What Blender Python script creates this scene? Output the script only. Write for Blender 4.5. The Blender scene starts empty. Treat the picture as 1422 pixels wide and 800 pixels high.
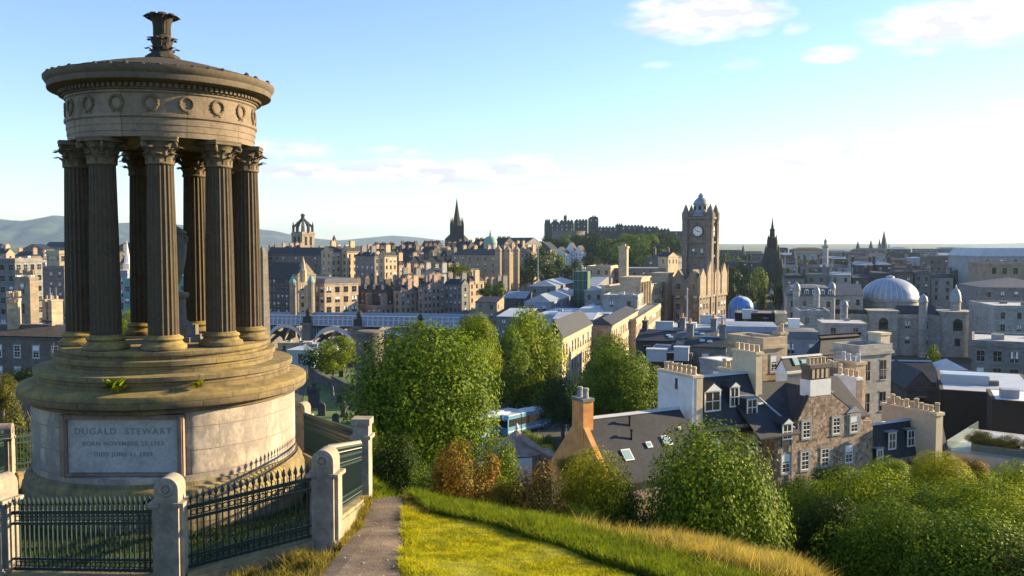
import bpy, math, random
import numpy as np
from mathutils import Vector, Matrix
random.seed(7)
rng = np.random.default_rng(7)
R = math.radians
sc = bpy.context.scene
COL = sc.collection

# ------------------------------------------------------------------ camera, sky, sun, exposure
F, CX, CY, HZ = 1250.0, 711.0, 400.0, 338.0
PITCH = math.atan((CY - HZ) / F)
cd = bpy.data.cameras.new('camera'); cam = bpy.data.objects.new('camera', cd); COL.objects.link(cam)
cd.sensor_width = 36.0; cd.lens = 36.0 * F / 1422.0
cd.clip_start = 0.1; cd.clip_end = 60000
cam.location = (0, 0, 0); cam.rotation_euler = (R(90) - PITCH, 0, 0)
sc.camera = cam

SUN_AZ, SUN_EL = 71.0, 16.5
sd = bpy.data.lights.new('sun', 'SUN'); so = bpy.data.objects.new('sun', sd); COL.objects.link(so)
sd.energy = 5.0; sd.angle = R(0.6); sd.color = (1.0, 0.76, 0.43)
_s = Vector((math.sin(R(SUN_AZ)) * math.cos(R(SUN_EL)), math.cos(R(SUN_AZ)) * math.cos(R(SUN_EL)), math.sin(R(SUN_EL))))
so.rotation_euler = _s.to_track_quat('Z', 'Y').to_euler()
so.location = _s * 300

sc.view_settings.view_transform = 'Standard'
sc.view_settings.look = 'None'
sc.view_settings.gamma = 1.0
sc.view_settings.use_curve_mapping = False
sc.view_settings.exposure = 1.53
try:
    sc.cycles.use_denoising = True
    sc.cycles.max_bounces = 6; sc.cycles.diffuse_bounces = 3; sc.cycles.glossy_bounces = 2
    sc.cycles.transmission_bounces = 4; sc.cycles.volume_bounces = 0; sc.cycles.transparent_max_bounces = 6
    sc.cycles.caustics_reflective = False; sc.cycles.caustics_refractive = False
except Exception:
    pass

def ray(u, v):
    a, b = (u - CX) / F, -(v - CY) / F
    c, s = math.cos(PITCH), math.sin(PITCH)
    return a, c + b * s, -s + b * c
def at(u, v, D):
    x, y, z = ray(u, v)
    return Vector((x / y * D, D, z / y * D))

world = bpy.data.worlds.new('World'); sc.world = world; world.use_nodes = True
W = world.node_tree; W.nodes.clear()
def wn(t, **k):
    n = W.nodes.new(t)
    for a, b in k.items(): setattr(n, a, b)
    return n
def wmath(op, a, b=None, clamp=False):
    n = wn('ShaderNodeMath', operation=op, use_clamp=clamp)
    for i, q in enumerate((a, b)):
        if q is None: continue
        if isinstance(q, (int, float)): n.inputs[i].default_value = q
        else: W.links.new(q, n.inputs[i])
    return n.outputs[0]
sky = wn('ShaderNodeTexSky', sky_type='NISHITA', sun_disc=False)
sky.sun_elevation = R(SUN_EL); sky.sun_rotation = R(SUN_AZ)
sky.air_density = 0.95; sky.dust_density = 0.0; sky.ozone_density = 2.2; sky.altitude = 100
tc = wn('ShaderNodeTexCoord'); sx = wn('ShaderNodeSeparateXYZ'); W.links.new(tc.outputs['Generated'], sx.inputs[0])
az = wmath('ARCTAN2', sx.outputs[0], sx.outputs[1]); el = wmath('ARCSINE', sx.outputs[2])
nx = wn('ShaderNodeCombineXYZ'); W.links.new(wmath('MULTIPLY', az, 9.0), nx.inputs[0]); W.links.new(wmath('MULTIPLY', el, 26.0), nx.inputs[1])
no = wn('ShaderNodeTexNoise'); no.inputs['Scale'].default_value = 1.7; no.inputs['Detail'].default_value = 9; no.inputs['Roughness'].default_value = 0.62
W.links.new(nx.outputs[0], no.inputs['Vector'])
CLOUDS = [(980, 22, 130, 40, 1.0), (1345, 30, 150, 42, .95), (1155, 76, 48, 15, .8), (1105, 40, 22, 12, .6), (1132, 213, 80, 27, 1.0),
          (600, 241, 230, 25, 1.0), (440, 238, 110, 16, .9), (410, 208, 80, 18, .7), (545, 210, 70, 10, .55), (735, 228, 90, 20, .75), (1045, 88, 50, 10, .5), (1410, 146, 46, 9, .8), (925, 90, 40, 9, .4), (900, 30, 60, 20, .5)]
tot = None
for (u, v, wu, wv, st) in CLOUDS:
    x, y, z = ray(u, v); a0 = math.atan2(x, y); e0 = math.asin(z / math.sqrt(x * x + y * y + z * z))
    da = wmath('DIVIDE', wmath('SUBTRACT', az, a0), wu / F); de = wmath('DIVIDE', wmath('SUBTRACT', el, e0), wv / F)
    d2 = wmath('ADD', wmath('MULTIPLY', da, da), wmath('MULTIPLY', de, de))
    m = wmath('MULTIPLY', wmath('SUBTRACT', 1.0, d2, True), st)
    tot = m if tot is None else wmath('MAXIMUM', tot, m)
cov = wmath('MULTIPLY', wmath('SUBTRACT', wmath('ADD', wmath('MULTIPLY', tot, .60), no.outputs['Fac']), 0.61), 2.4, True)
cov = wmath('MULTIPLY', cov, wmath('MULTIPLY', tot, 6.0, True))
no2 = wn('ShaderNodeTexNoise'); no2.inputs['Scale'].default_value = 2.6; no2.inputs['Detail'].default_value = 5
W.links.new(nx.outputs[0], no2.inputs['Vector'])
cr = wn('ShaderNodeMix', data_type='RGBA'); cr.inputs['A'].default_value = (3.5, 3.5, 4.0, 1); cr.inputs['B'].default_value = (6.4, 6.4, 6.4, 1)
W.links.new(wmath('MULTIPLY', wmath('SUBTRACT', no2.outputs['Fac'], .42), 3.4, True), cr.inputs['Factor'])
mx = wn('ShaderNodeMix', data_type='RGBA'); W.links.new(cov, mx.inputs['Factor'])
tint = wn('ShaderNodeMix', data_type='RGBA', blend_type='MULTIPLY'); tint.inputs['Factor'].default_value = 1; tint.inputs['B'].default_value = (.985, .975, 1.05, 1); W.links.new(sky.outputs[0], tint.inputs['A']); W.links.new(tint.outputs['Result'], mx.inputs['A']); W.links.new(cr.outputs['Result'], mx.inputs['B'])
bg = wn('ShaderNodeBackground'); bg.inputs['Strength'].default_value = 0.09
W.links.new(mx.outputs['Result'], bg.inputs['Color'])
wo = wn('ShaderNodeOutputWorld'); W.links.new(bg.outputs[0], wo.inputs[0])

# ------------------------------------------------------------------ mesh builder
class MB:
    def __init__(s): s.v = []; s.f = []; s.m = []
    def add(s, vs, fs, m=0, M=None):
        o = len(s.v)
        if M is not None: vs = [M @ Vector(p) for p in vs]
        s.v.extend([tuple(p) for p in vs]); s.f.extend([tuple(i + o for i in f) for f in fs]); s.m.extend([m] * len(fs)); return s
    def box(s, x0, y0, z0, x1, y1, z1, m=0, M=None):
        return s.add([(x0, y0, z0), (x1, y0, z0), (x1, y1, z0), (x0, y1, z0), (x0, y0, z1), (x1, y0, z1), (x1, y1, z1), (x0, y1, z1)],
                     [(0, 3, 2, 1), (4, 5, 6, 7), (0, 1, 5, 4), (1, 2, 6, 5), (2, 3, 7, 6), (3, 0, 4, 7)], m, M)
    def prism(s, pts, z0, z1, m=0, M=None):
        n = len(pts)
        vs = [(p[0], p[1], z0) for p in pts] + [(p[0], p[1], z1) for p in pts]
        fs = [tuple(range(n))[::-1], tuple(range(n, 2 * n))] + [(i, (i + 1) % n, n + (i + 1) % n, n + i) for i in range(n)]
        return s.add(vs, fs, m, M)
    def prism_x(s, pts, x0, x1, m=0, M=None):       # pts in (y,z), extruded along x
        n = len(pts)
        vs = [(x0, p[0], p[1]) for p in pts] + [(x1, p[0], p[1]) for p in pts]
        fs = [tuple(range(n))[::-1], tuple(range(n, 2 * n))] + [(i, (i + 1) % n, n + (i + 1) % n, n + i) for i in range(n)]
        return s.add(vs, fs, m, M)
    def prism_y(s, pts, y0, y1, m=0, M=None):       # pts in (x,z), extruded along y
        n = len(pts)
        vs = [(p[0], y0, p[1]) for p in pts] + [(p[0], y1, p[1]) for p in pts]
        fs = [tuple(range(n)), tuple(range(n, 2 * n))[::-1]] + [(i, n + i, n + (i + 1) % n, (i + 1) % n) for i in range(n)]
        return s.add(vs, fs, m, M)
    def lathe(s, prof, n=24, c=(0, 0), m=0, a0=0.0, a1=2 * math.pi, rf=None, M=None):
        full = abs(a1 - a0 - 2 * math.pi) < 1e-6
        k = n if full else n + 1
        vs = []
        for (r, z) in prof:
            for i in range(k):
                a = a0 + (a1 - a0) * i / n
                q = r if rf is None else rf(r, a, z)
                vs.append((c[0] + q * math.cos(a), c[1] + q * math.sin(a), z))
        fs = []
        for j in range(len(prof) - 1):
            for i in range(n):
                i2 = (i + 1) % k if full else i + 1
                fs.append((j * k + i, j * k + i2, (j + 1) * k + i2, (j + 1) * k + i))
        if full:
            fs.append(tuple(range(k))[::-1]); fs.append(tuple((len(prof) - 1) * k + i for i in range(k)))
        return s.add(vs, fs, m, M)
    def tube(s, pts, rs, n=6, m=0):
        pts = [Vector(p) for p in pts]
        if isinstance(rs, (int, float)): rs = [rs] * len(pts)
        vs = []
        for i, p in enumerate(pts):
            d = (pts[min(i + 1, len(pts) - 1)] - pts[max(i - 1, 0)]).normalized()
            u = d.orthogonal().normalized() if i == 0 else (u - d * u.dot(d)).normalized()
            w = d.cross(u)
            for k in range(n):
                a = 2 * math.pi * k / n
                vs.append(p + (u * math.cos(a) + w * math.sin(a)) * rs[i])
        fs = [tuple(range(n))[::-1], tuple((len(pts) - 1) * n + k for k in range(n))]
        for i in range(len(pts) - 1):
            for k in range(n):
                fs.append((i * n + k, i * n + (k + 1) % n, (i + 1) * n + (k + 1) % n, (i + 1) * n + k))
        return s.add(vs, fs, m)
    def torus(s, R0, r, n=20, k=8, m=0, M=None, rf=None):
        vs = []
        for i in range(n):
            a = 2 * math.pi * i / n
            for j in range(k):
                b = 2 * math.pi * j / k
                q = r if rf is None else rf(a, b)
                vs.append(((R0 + q * math.cos(b)) * math.cos(a), (R0 + q * math.cos(b)) * math.sin(a), q * math.sin(b)))
        fs = [(i * k + j, ((i + 1) % n) * k + j, ((i + 1) % n) * k + (j + 1) % k, i * k + (j + 1) % k) for i in range(n) for j in range(k)]
        return s.add(vs, fs, m, M)
    def mesh(s, name, mats, smooth=False):
        me = bpy.data.meshes.new(name); me.from_pydata(s.v, [], s.f)
        for q in (mats if isinstance(mats, (list, tuple)) else [mats]): me.materials.append(MAT[q] if isinstance(q, str) else q)
        if any(s.m): me.polygons.foreach_set('material_index', s.m)
        if smooth:
            me.polygons.foreach_set('use_smooth', [True] * len(s.f))
            try: me.set_sharp_from_angle(angle=R(38))
            except Exception: pass
        me.update(); return me
    def build(s, name, mats, parent=None, smooth=False, loc=None, rz=0):
        return put(name, s.mesh(name, mats, smooth), parent, loc, rz)

def put(name, me, parent=None, loc=None, rz=0, scale=None):
    o = bpy.data.objects.new(name, me); COL.objects.link(o)
    if parent is not None: o.parent = parent
    if loc is not None: o.location = loc
    if rz: o.rotation_euler[2] = rz
    if scale is not None: o.scale = scale
    return o
def tag(o, label, cat, group=None):
    o['label'] = label; o['category'] = cat
    if group: o['group'] = group
    return o
def thing(name, label, cat, loc=(0, 0, 0), rz=0, group=None):
    o = put(name, None, None, loc, rz); o.empty_display_size = .2
    return tag(o, label, cat, group)
def structure(o): o['kind'] = 'structure'; return o
def stuff(o): o['kind'] = 'stuff'; return o
def dup(o, parent=None):
    c = o.copy(); COL.objects.link(c)
    if parent is not None: c.parent = parent
    for ch in o.children: dup(ch, c)
    return c
def npmesh(name, V, Fq, mats, smooth=False):        # V (n,3), Fq (m,k)
    me = bpy.data.meshes.new(name); V = np.asarray(V, np.float32); Fq = np.asarray(Fq, np.int32)
    m, k = Fq.shape
    me.vertices.add(len(V)); me.vertices.foreach_set('co', V.ravel())
    me.loops.add(m * k); me.loops.foreach_set('vertex_index', Fq.ravel())
    me.polygons.add(m); me.polygons.foreach_set('loop_start', np.arange(m, dtype=np.int32) * k)
    try: me.polygons.foreach_set('loop_total', np.full(m, k, np.int32))
    except Exception: pass
    if smooth: me.polygons.foreach_set('use_smooth', np.ones(m, bool))
    for q in mats: me.materials.append(MAT[q])
    me.update(calc_edges=True); me.validate(); return me

# ------------------------------------------------------------------ materials
MAT = {}
class N:
    def __init__(s, name):
        s.mat = bpy.data.materials.new(name); s.mat.use_nodes = True; s.t = s.mat.node_tree; s.t.nodes.clear(); MAT[name] = s.mat
        s.out = s.n('ShaderNodeOutputMaterial'); s.b = s.n('ShaderNodeBsdfPrincipled'); s.l(s.b.outputs[0], s.out.inputs[0])
        s.co = s.n('ShaderNodeTexCoord').outputs['Object']
    def n(s, t, **k):
        q = s.t.nodes.new(t)
        for a, b in k.items(): setattr(q, a, b)
        return q
    def l(s, a, b): s.t.links.new(a, b)
    def set(s, **k):
        for a, b in k.items(): s.b.inputs[a.replace('_', ' ')].default_value = b
    def noise(s, scale, detail=5, rough=.6, co=None, st=None):
        q = s.n('ShaderNodeTexNoise'); q.inputs['Scale'].default_value = scale; q.inputs['Detail'].default_value = detail; q.inputs['Roughness'].default_value = rough
        c = co or s.co
        if st:
            mp = s.n('ShaderNodeMapping'); mp.inputs['Scale'].default_value = st; s.l(c, mp.inputs[0]); c = mp.outputs[0]
        s.l(c, q.inputs['Vector']); return q.outputs['Fac']
    def ramp(s, fac, stops):
        q = s.n('ShaderNodeValToRGB'); e = q.color_ramp.elements
        while len(e) < len(stops): e.new(.5)
        for i, (p, c) in enumerate(stops): e[i].position = p; e[i].color = (*c, 1)
        s.l(fac, q.inputs[0]); return q.outputs[0]
    def mix(s, f, a, b, mode='MIX'):
        q = s.n('ShaderNodeMix', data_type='RGBA', blend_type=mode)
        for i, x in (('Factor', f), ('A', a), ('B', b)):
            if isinstance(x, (int, float)): q.inputs[i].default_value = x
            elif isinstance(x, tuple): q.inputs[i].default_value = (*x[:3], 1)
            else: s.l(x, q.inputs[i])
        return q.outputs['Result']
    def m(s, op, a, b=None, clamp=False):
        q = s.n('ShaderNodeMath', operation=op, use_clamp=clamp)
        for i, x in enumerate((a, b)):
            if x is None: continue
            if isinstance(x, (int, float)): q.inputs[i].default_value = x
            else: s.l(x, q.inputs[i])
        return q.outputs[0]
    def col(s, c): s.l(c, s.b.inputs['Base Color']); return s
    def bump(s, h, dist=.03, st=.6):
        q = s.n('ShaderNodeBump'); q.inputs['Distance'].default_value = dist; q.inputs['Strength'].default_value = st
        s.l(h, q.inputs['Height']); s.l(q.outputs[0], s.b.inputs['Normal']); return s
    def objrand(s): return s.n('ShaderNodeObjectInfo').outputs['Random']
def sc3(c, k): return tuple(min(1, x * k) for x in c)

def stone(name, c, course=.45, blockw=.9, var=.35, stain=.5, scale=1.0):
    a = N(name); a.set(Roughness=.92)
    w = a.n('ShaderNodeTexBrick'); w.inputs['Scale'].default_value = 1.0
    w.inputs['Brick Width'].default_value = blockw; w.inputs['Row Height'].default_value = course; w.inputs['Mortar Size'].default_value = .02
    w.inputs['Color1'].default_value = (*sc3(c, 1 + var), 1); w.inputs['Color2'].default_value = (*sc3(c, 1 - var), 1); w.inputs['Mortar'].default_value = (*sc3(c, .6), 1)
    sp = a.n('ShaderNodeSeparateXYZ'); a.l(a.co, sp.inputs[0])
    cb = a.n('ShaderNodeCombineXYZ'); a.l(a.m('ADD', sp.outputs[0], sp.outputs[1]), cb.inputs[0]); a.l(sp.outputs[2], cb.inputs[1]); a.l(cb.outputs[0], w.inputs['Vector'])
    k = a.noise(.35 / scale, 7, .65, st=(1, 1, .45)); st = a.ramp(k, [(.32, sc3(c, .42)), (.55, c), (.75, sc3(c, 1.25))])
    cc = a.mix(stain, w.outputs['Color'], st)
    fine = a.noise(6, 6, .7)
    a.col(a.mix(.55, cc, a.ramp(fine, [(.3, (.5, .48, .46)), (.7, (1, 1, 1))]), 'MULTIPLY'))
    a.bump(a.m('ADD', w.outputs['Fac'], fine), .02, .5)
    return a
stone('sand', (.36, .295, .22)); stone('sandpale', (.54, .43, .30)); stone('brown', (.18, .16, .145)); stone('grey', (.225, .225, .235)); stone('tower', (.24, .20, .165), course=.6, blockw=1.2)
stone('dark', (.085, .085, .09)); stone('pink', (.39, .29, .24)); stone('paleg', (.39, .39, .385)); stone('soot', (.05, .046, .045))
def plain(name, c, rough=.7, var=.15, scale=1.5, metal=0):
    a = N(name); a.set(Roughness=rough, Metallic=metal)
    a.col(a.ramp(a.noise(scale, 7, .65), [(.3, sc3(c, 1 - var)), (.7, sc3(c, 1 + var))])); return a
plain('white', (.76, .77, .79), .6, .08); plain('harl', (.72, .73, .75), .9, .16, .9); plain('lead', (.22, .255, .31), .5, .2, .4); plain('leadpale', (.40, .44, .49), .5, .15, .4)
plain('blackclad', (.010, .010, .012), .85, .3); plain('concrete', (.42, .40, .36), .85, .18, .8); plain('orange', (.74, .33, .115), .95, .28, .9)
plain('terrac', (.45, .25, .13), .85, .25, 3); plain('buff', (.55, .42, .27), .85, .25, 3); plain('iron', (.012, .035, .035), .42, .3, 6); plain('copper', (.16, .32, .28), .7, .2)
plain('bridgeblue', (.22, .32, .48), .55, .12); plain('bridgewhite', (.60, .63, .68), .55, .1); plain('felt', (.13, .135, .15), .85, .25, .3); plain('feltpale', (.40, .42, .45), .8, .2, .3)
plain('scaffold', (.05, .11, .07), .8, .25, .8); plain('stucco', (.58, .49, .36), .85, .12); plain('trunk', (.10, .075, .055), .95, .3, 4); plain('tyre', (.02, .02, .02), .8)
plain('coachblue', (.13, .34, .55), .3, .08); plain('coachwhite', (.70, .74, .78), .3, .05); plain('redbrick', (.30, .13, .08), .9, .2); plain('gold', (.7, .5, .16), .35, .1, 2, .8)
g = N('glass'); g.set(Roughness=.08, Specular_IOR_Level=.8); g.b.inputs['Base Color'].default_value = (.018, .022, .028, 1)
g = N('teal'); g.set(Roughness=.18); g.col(g.mix(.5, (.05, .26, .27), g.ramp(g.noise(.25, 3), [(.4, (.04, .20, .22)), (.6, (.14, .42, .40))])))
g = N('blueglass'); g.set(Roughness=.15); g.b.inputs['Base Color'].default_value = (.06, .11, .20, 1)
g = N('paleglass'); g.set(Roughness=.2); g.b.inputs['Base Color'].default_value = (.30, .45, .46, 1)
g = N('clearglass'); g.set(Roughness=.05, Transmission_Weight=.85, IOR=1.2); g.b.inputs['Base Color'].default_value = (.72, .9, .86, 1)
def slate(name, c, rw=.30, rh=.2):
    a = N(name); a.set(Roughness=.75, Specular_IOR_Level=.3)
    w = a.n('ShaderNodeTexBrick'); w.inputs['Brick Width'].default_value = rw; w.inputs['Row Height'].default_value = rh; w.inputs['Mortar Size'].default_value = .012; w.inputs['Scale'].default_value = 1
    w.inputs['Color1'].default_value = (*sc3(c, 1.35), 1); w.inputs['Color2'].default_value = (*sc3(c, .7), 1); w.inputs['Mortar'].default_value = (*sc3(c, .45), 1)
    sp = a.n('ShaderNodeSeparateXYZ'); a.l(a.co, sp.inputs[0]); cb = a.n('ShaderNodeCombineXYZ'); a.l(a.m('ADD', sp.outputs[0], sp.outputs[1]), cb.inputs[0]); a.l(a.m('MULTIPLY', sp.outputs[2], 1.3), cb.inputs[1])
    a.l(cb.outputs[0], w.inputs['Vector'])
    k = a.noise(.7, 8, .75, st=(1, 1, .5))
    a.col(a.mix(.62, w.outputs['Color'], a.ramp(k, [(.3, sc3(c, .45)), (.52, c), (.72, (c[0] * 1.55, c[1] * 1.6, c[2] * 1.65))]))); a.bump(w.outputs['Fac'], .015, .5)
slate('slate', (.033, .040, .054)); slate('slatebrown', (.065, .055, .048)); slate('slatepale', (.11, .12, .145))
# rubble masonry
a = N('rubble'); a.set(Roughness=.95)
vo = a.n('ShaderNodeTexVoronoi'); vo.inputs['Scale'].default_value = 3.3; a.l(a.co, vo.inputs['Vector'])
sv = a.n('ShaderNodeSeparateColor'); a.l(vo.outputs['Color'], sv.inputs[0])
vd = a.n('ShaderNodeTexVoronoi', feature='DISTANCE_TO_EDGE'); vd.inputs['Scale'].default_value = 3.3; a.l(a.co, vd.inputs['Vector'])
c1 = a.ramp(sv.outputs[0], [(.0, (.15, .11, .09)), (.4, (.33, .235, .175)), (.7, (.42, .32, .24)), (1, (.54, .45, .35))])
mo = a.m('MULTIPLY', vd.outputs['Distance'], 14, True)
cc = a.mix(mo, (.36, .29, .22), c1)
a.col(a.mix(.6, cc, a.ramp(a.noise(.5, 6, .7), [(.3, (.45, .42, .42)), (.65, (1, 1, 1))]), 'MULTIPLY')); a.bump(mo, .03, .8)
# monument stone: pale ashlar, weathered black and with yellow lichen on upward faces
def monstone(name, base, soot, lichen, sootamt, course=None, blockw=1.1, cyl=None):
    a = N(name); a.set(Roughness=.93)
    geo = a.n('ShaderNodeNewGeometry'); sp = a.n('ShaderNodeSeparateXYZ'); a.l(geo.outputs['Normal'], sp.inputs[0])
    n1 = a.noise(.9, 8, .68, st=(1, 1, .55)); n2 = a.noise(3.2, 8, .7); n3 = a.noise(14, 5, .6)
    c = a.ramp(n2, [(.25, sc3(base, .72)), (.5, base), (.75, sc3(base, 1.18))])
    h = None
    if course:
        w = a.n('ShaderNodeTexBrick'); w.inputs['Scale'].default_value = 1; w.inputs['Brick Width'].default_value = blockw; w.inputs['Row Height'].default_value = course; w.inputs['Mortar Size'].default_value = .010
        w.inputs['Color1'].default_value = (1, .97, .92, 1); w.inputs['Color2'].default_value = (.74, .70, .64, 1); w.inputs['Mortar'].default_value = (.34, .3, .26, 1)
        so = a.n('ShaderNodeSeparateXYZ'); a.l(a.co, so.inputs[0]); cb = a.n('ShaderNodeCombineXYZ')
        a.l(a.m('MULTIPLY', a.m('ARCTAN2', so.outputs[1], so.outputs[0]), cyl), cb.inputs[0]); a.l(so.outputs[2], cb.inputs[1]); a.l(cb.outputs[0], w.inputs['Vector'])
        c = a.mix(1, c, w.outputs['Color'], 'MULTIPLY'); h = w.outputs['Fac']
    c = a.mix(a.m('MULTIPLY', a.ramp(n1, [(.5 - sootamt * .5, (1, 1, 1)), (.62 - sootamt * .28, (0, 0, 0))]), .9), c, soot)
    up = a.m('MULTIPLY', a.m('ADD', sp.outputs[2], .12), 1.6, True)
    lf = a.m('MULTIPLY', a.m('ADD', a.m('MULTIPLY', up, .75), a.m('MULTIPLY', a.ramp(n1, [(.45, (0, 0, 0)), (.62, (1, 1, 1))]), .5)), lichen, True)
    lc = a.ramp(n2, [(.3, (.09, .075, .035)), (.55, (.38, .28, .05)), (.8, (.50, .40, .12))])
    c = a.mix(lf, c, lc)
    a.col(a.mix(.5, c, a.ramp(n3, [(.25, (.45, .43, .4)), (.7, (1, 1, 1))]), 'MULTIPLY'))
    a.bump(a.m('ADD', a.m('MULTIPLY', n3, .5), h if h is not None else n2), .02, .55)
monstone('m_drum', (.74, .65, .55), (.30, .27, .24), .0, .05, .50, 1.25, 2.94)
monstone('m_step', (.22, .18, .12), (.04, .037, .033), .62, .50, .29, 1.15, 2.9)
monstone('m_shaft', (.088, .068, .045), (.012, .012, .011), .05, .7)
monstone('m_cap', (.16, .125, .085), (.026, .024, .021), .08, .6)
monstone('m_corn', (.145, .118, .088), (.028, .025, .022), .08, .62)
monstone('m_base', (.33, .29, .22), (.08, .075, .06), .55, .34, 3.0, 1.3, 3.1)
monstone('m_ent', (.31, .255, .205), (.05, .045, .04), .05, .50, 1.9, 1.35, 2.08)
monstone('m_roof', (.052, .042, .030), (.018, .016, .014), .0, .75)
monstone('m_panel', (.55, .54, .53), (.13, .12, .115), .02, .58)
monstone('m_frame', (.34, .25, .19), (.075, .06, .05), .06, .42)
monstone('m_urn', (.24, .225, .20), (.08, .075, .07), .05, .35)
monstone('pillar', (.46, .41, .35), (.17, .15, .125), .18, .22)
monstone('kerb', (.36, .30, .205), (.10, .09, .07), .45, .25)
def flatcol(name, c, rough=.9):
    a = N(name); a.set(Roughness=rough); a.b.inputs['Base Color'].default_value = (*c, 1); return a
flatcol('letter', (.27, .265, .26)); flatcol('black', (.01, .01, .01)); flatcol('clockface', (.78, .78, .74), .5)

def leaf(name, stops, trans=.35, rough=.55):
    a = N(name)
    g_ = a.n('ShaderNodeNewGeometry'); c = a.ramp(g_.outputs['Random Per Island'], stops)
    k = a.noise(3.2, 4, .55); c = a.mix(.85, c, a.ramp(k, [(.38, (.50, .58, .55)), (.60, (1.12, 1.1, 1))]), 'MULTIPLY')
    a.col(c); a.set(Roughness=rough, Specular_IOR_Level=.08)
    tr = a.n('ShaderNodeBsdfTranslucent'); a.l(a.mix(1, c, (1.25, 1.2, .5), 'MULTIPLY'), tr.inputs['Color'])
    ms = a.n('ShaderNodeMixShader'); ms.inputs[0].default_value = trans
    a.l(a.b.outputs[0], ms.inputs[1]); a.l(tr.outputs[0], ms.inputs[2]); a.l(ms.outputs[0], a.out.inputs[0])
leaf('leaf_mid', [(0, (0.057, 0.106, 0.011)), (.5, (0.129, 0.206, 0.020)), (1, (0.245, 0.313, 0.029))], 0.26)
leaf('leaf_lime', [(0, (0.092, 0.149, 0.011)), (.5, (0.208, 0.284, 0.018)), (1, (0.367, 0.403, 0.032))], 0.28)
leaf('leaf_yellow', [(0, (0.155, 0.182, 0.012)), (.5, (0.309, 0.321, 0.021)), (1, (0.464, 0.418, 0.033))], 0.32)
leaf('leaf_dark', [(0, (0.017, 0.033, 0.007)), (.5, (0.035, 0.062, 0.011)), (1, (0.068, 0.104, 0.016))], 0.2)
leaf('leaf_brown', [(0, (0.120, 0.058, 0.020)), (.35, (0.253, 0.129, 0.035)), (.7, (0.319, 0.206, 0.040)), (1, (0.293, 0.284, 0.040))], 0.25)
leaf('leaf_olive', [(0, (0.056, 0.065, 0.017)), (.5, (0.124, 0.131, 0.025)), (1, (0.213, 0.196, 0.051))], 0.28)
leaf('grass_lawn', [(0, (.27, .28, .012)), (.5, (.46, .45, .02)), (1, (.58, .53, .05))], .45, .7)
leaf('grass_green', [(0, (.09, .14, .012)), (.5, (.18, .25, .02)), (1, (.32, .35, .03))], .4, .7)
leaf('grass_hay', [(0, (.24, .18, .045)), (.5, (.46, .36, .11)), (1, (.62, .52, .24))], .4, .7)
leaf('grass_dry', [(0, (.15, .13, .03)), (.5, (.28, .23, .05)), (1, (.36, .31, .10))], .4, .7)

# ground sheet
a = N('ground'); a.set(Roughness=.95)
gp = a.n('ShaderNodeNewGeometry').outputs['Position']; sp = a.n('ShaderNodeSeparateXYZ'); a.l(gp, sp.inputs[0])
n1 = a.noise(.06, 8, .7, gp); n2 = a.noise(1.8, 8, .7, gp); n3 = a.noise(.012, 6, .6, gp)
near = a.mix(a.ramp(n2, [(.4, (0, 0, 0)), (.62, (1, 1, 1))]), (.035, .055, .012), (.085, .105, .02))
near = a.mix(a.ramp(n1, [(.45, (0, 0, 0)), (.65, (1, 1, 1))]), near, (.07, .065, .025))
city = a.mix(a.ramp(n1, [(.4, (0, 0, 0)), (.55, (1, 1, 1))]), (.065, .065, .068), (.035, .052, .022))
far = a.mix(a.ramp(n3, [(.42, (0, 0, 0)), (.58, (1, 1, 1))]), (.035, .055, .022), (.10, .12, .045))
f1 = a.m('MULTIPLY', a.m('SUBTRACT', sp.outputs[1], 95), .03, True); f2 = a.m('MULTIPLY', a.m('SUBTRACT', sp.outputs[1], 1300), .001, True)
a.col(a.mix(f2, a.mix(f1, near, city), far)); a.bump(n2, .06, .5)
a = N('hillgrass'); a.set(Roughness=.95)
gp = a.n('ShaderNodeNewGeometry').outputs['Position']
n1 = a.noise(.0013, 7, .6, gp); n2 = a.noise(.005, 6, .65, gp)
a.col(a.mix(a.ramp(n2, [(.42, (0, 0, 0)), (.55, (1, 1, 1))]), a.ramp(n1, [(.38, (.018, .042, .04)), (.5, (.032, .07, .045)), (.62, (.075, .11, .05))]), (.012, .028, .035)))
a = N('pathmat'); a.set(Roughness=.95)
n1 = a.noise(1.3, 9, .72); n2 = a.noise(24, 5, .7); n3 = a.noise(.8, 5, .6)
c = a.ramp(n1, [(.32, (.085, .062, .043)), (.5, (.19, .14, .10)), (.68, (.31, .245, .17))])
a.col(a.mix(.7, c, a.ramp(n2, [(.3, (.5, .47, .45)), (.7, (1.0, 1, 1))]), 'MULTIPLY')); a.bump(a.m('ADD', n2, a.m('MULTIPLY', n1, 2)), .04, .7)
a = N('lawnmat'); a.set(Roughness=.95)
n1 = a.noise(5, 7, .7); n2 = a.noise(.8, 5, .6)
a.col(a.mix(a.ramp(n2, [(.4, (0, 0, 0)), (.65, (1, 1, 1))]), a.ramp(n1, [(.35, (.12, .13, .010)), (.6, (.28, .28, .018))]), (.27, .27, .02))); a.bump(n1, .06, .7)
a = N('cemlawn'); a.set(Roughness=.95)
n1 = a.noise(.15, 7, .7); a.col(a.ramp(n1, [(.35, (.05, .09, .015)), (.6, (.10, .17, .025)), (.75, (.16, .2, .04))]))
a = N('road'); a.set(Roughness=.9); a.col(a.ramp(a.noise(.5, 7, .7), [(.3, (.045, .045, .048)), (.7, (.075, .075, .075))]))
a = N('rock'); a.set(Roughness=.95); a.col(a.ramp(a.noise(.05, 9, .7), [(.35, (.02, .03, .012)), (.52, (.035, .05, .015)), (.7, (.06, .055, .045))])); a.bump(a.noise(.1, 8, .7), 3, 1)
a = N('dome_blue'); a.set(Roughness=.35)
vo = a.n('ShaderNodeTexVoronoi'); vo.inputs['Scale'].default_value = .22; a.l(a.co, vo.inputs['Vector']); sv = a.n('ShaderNodeSeparateColor'); a.l(vo.outputs['Color'], sv.inputs[0])
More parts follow.
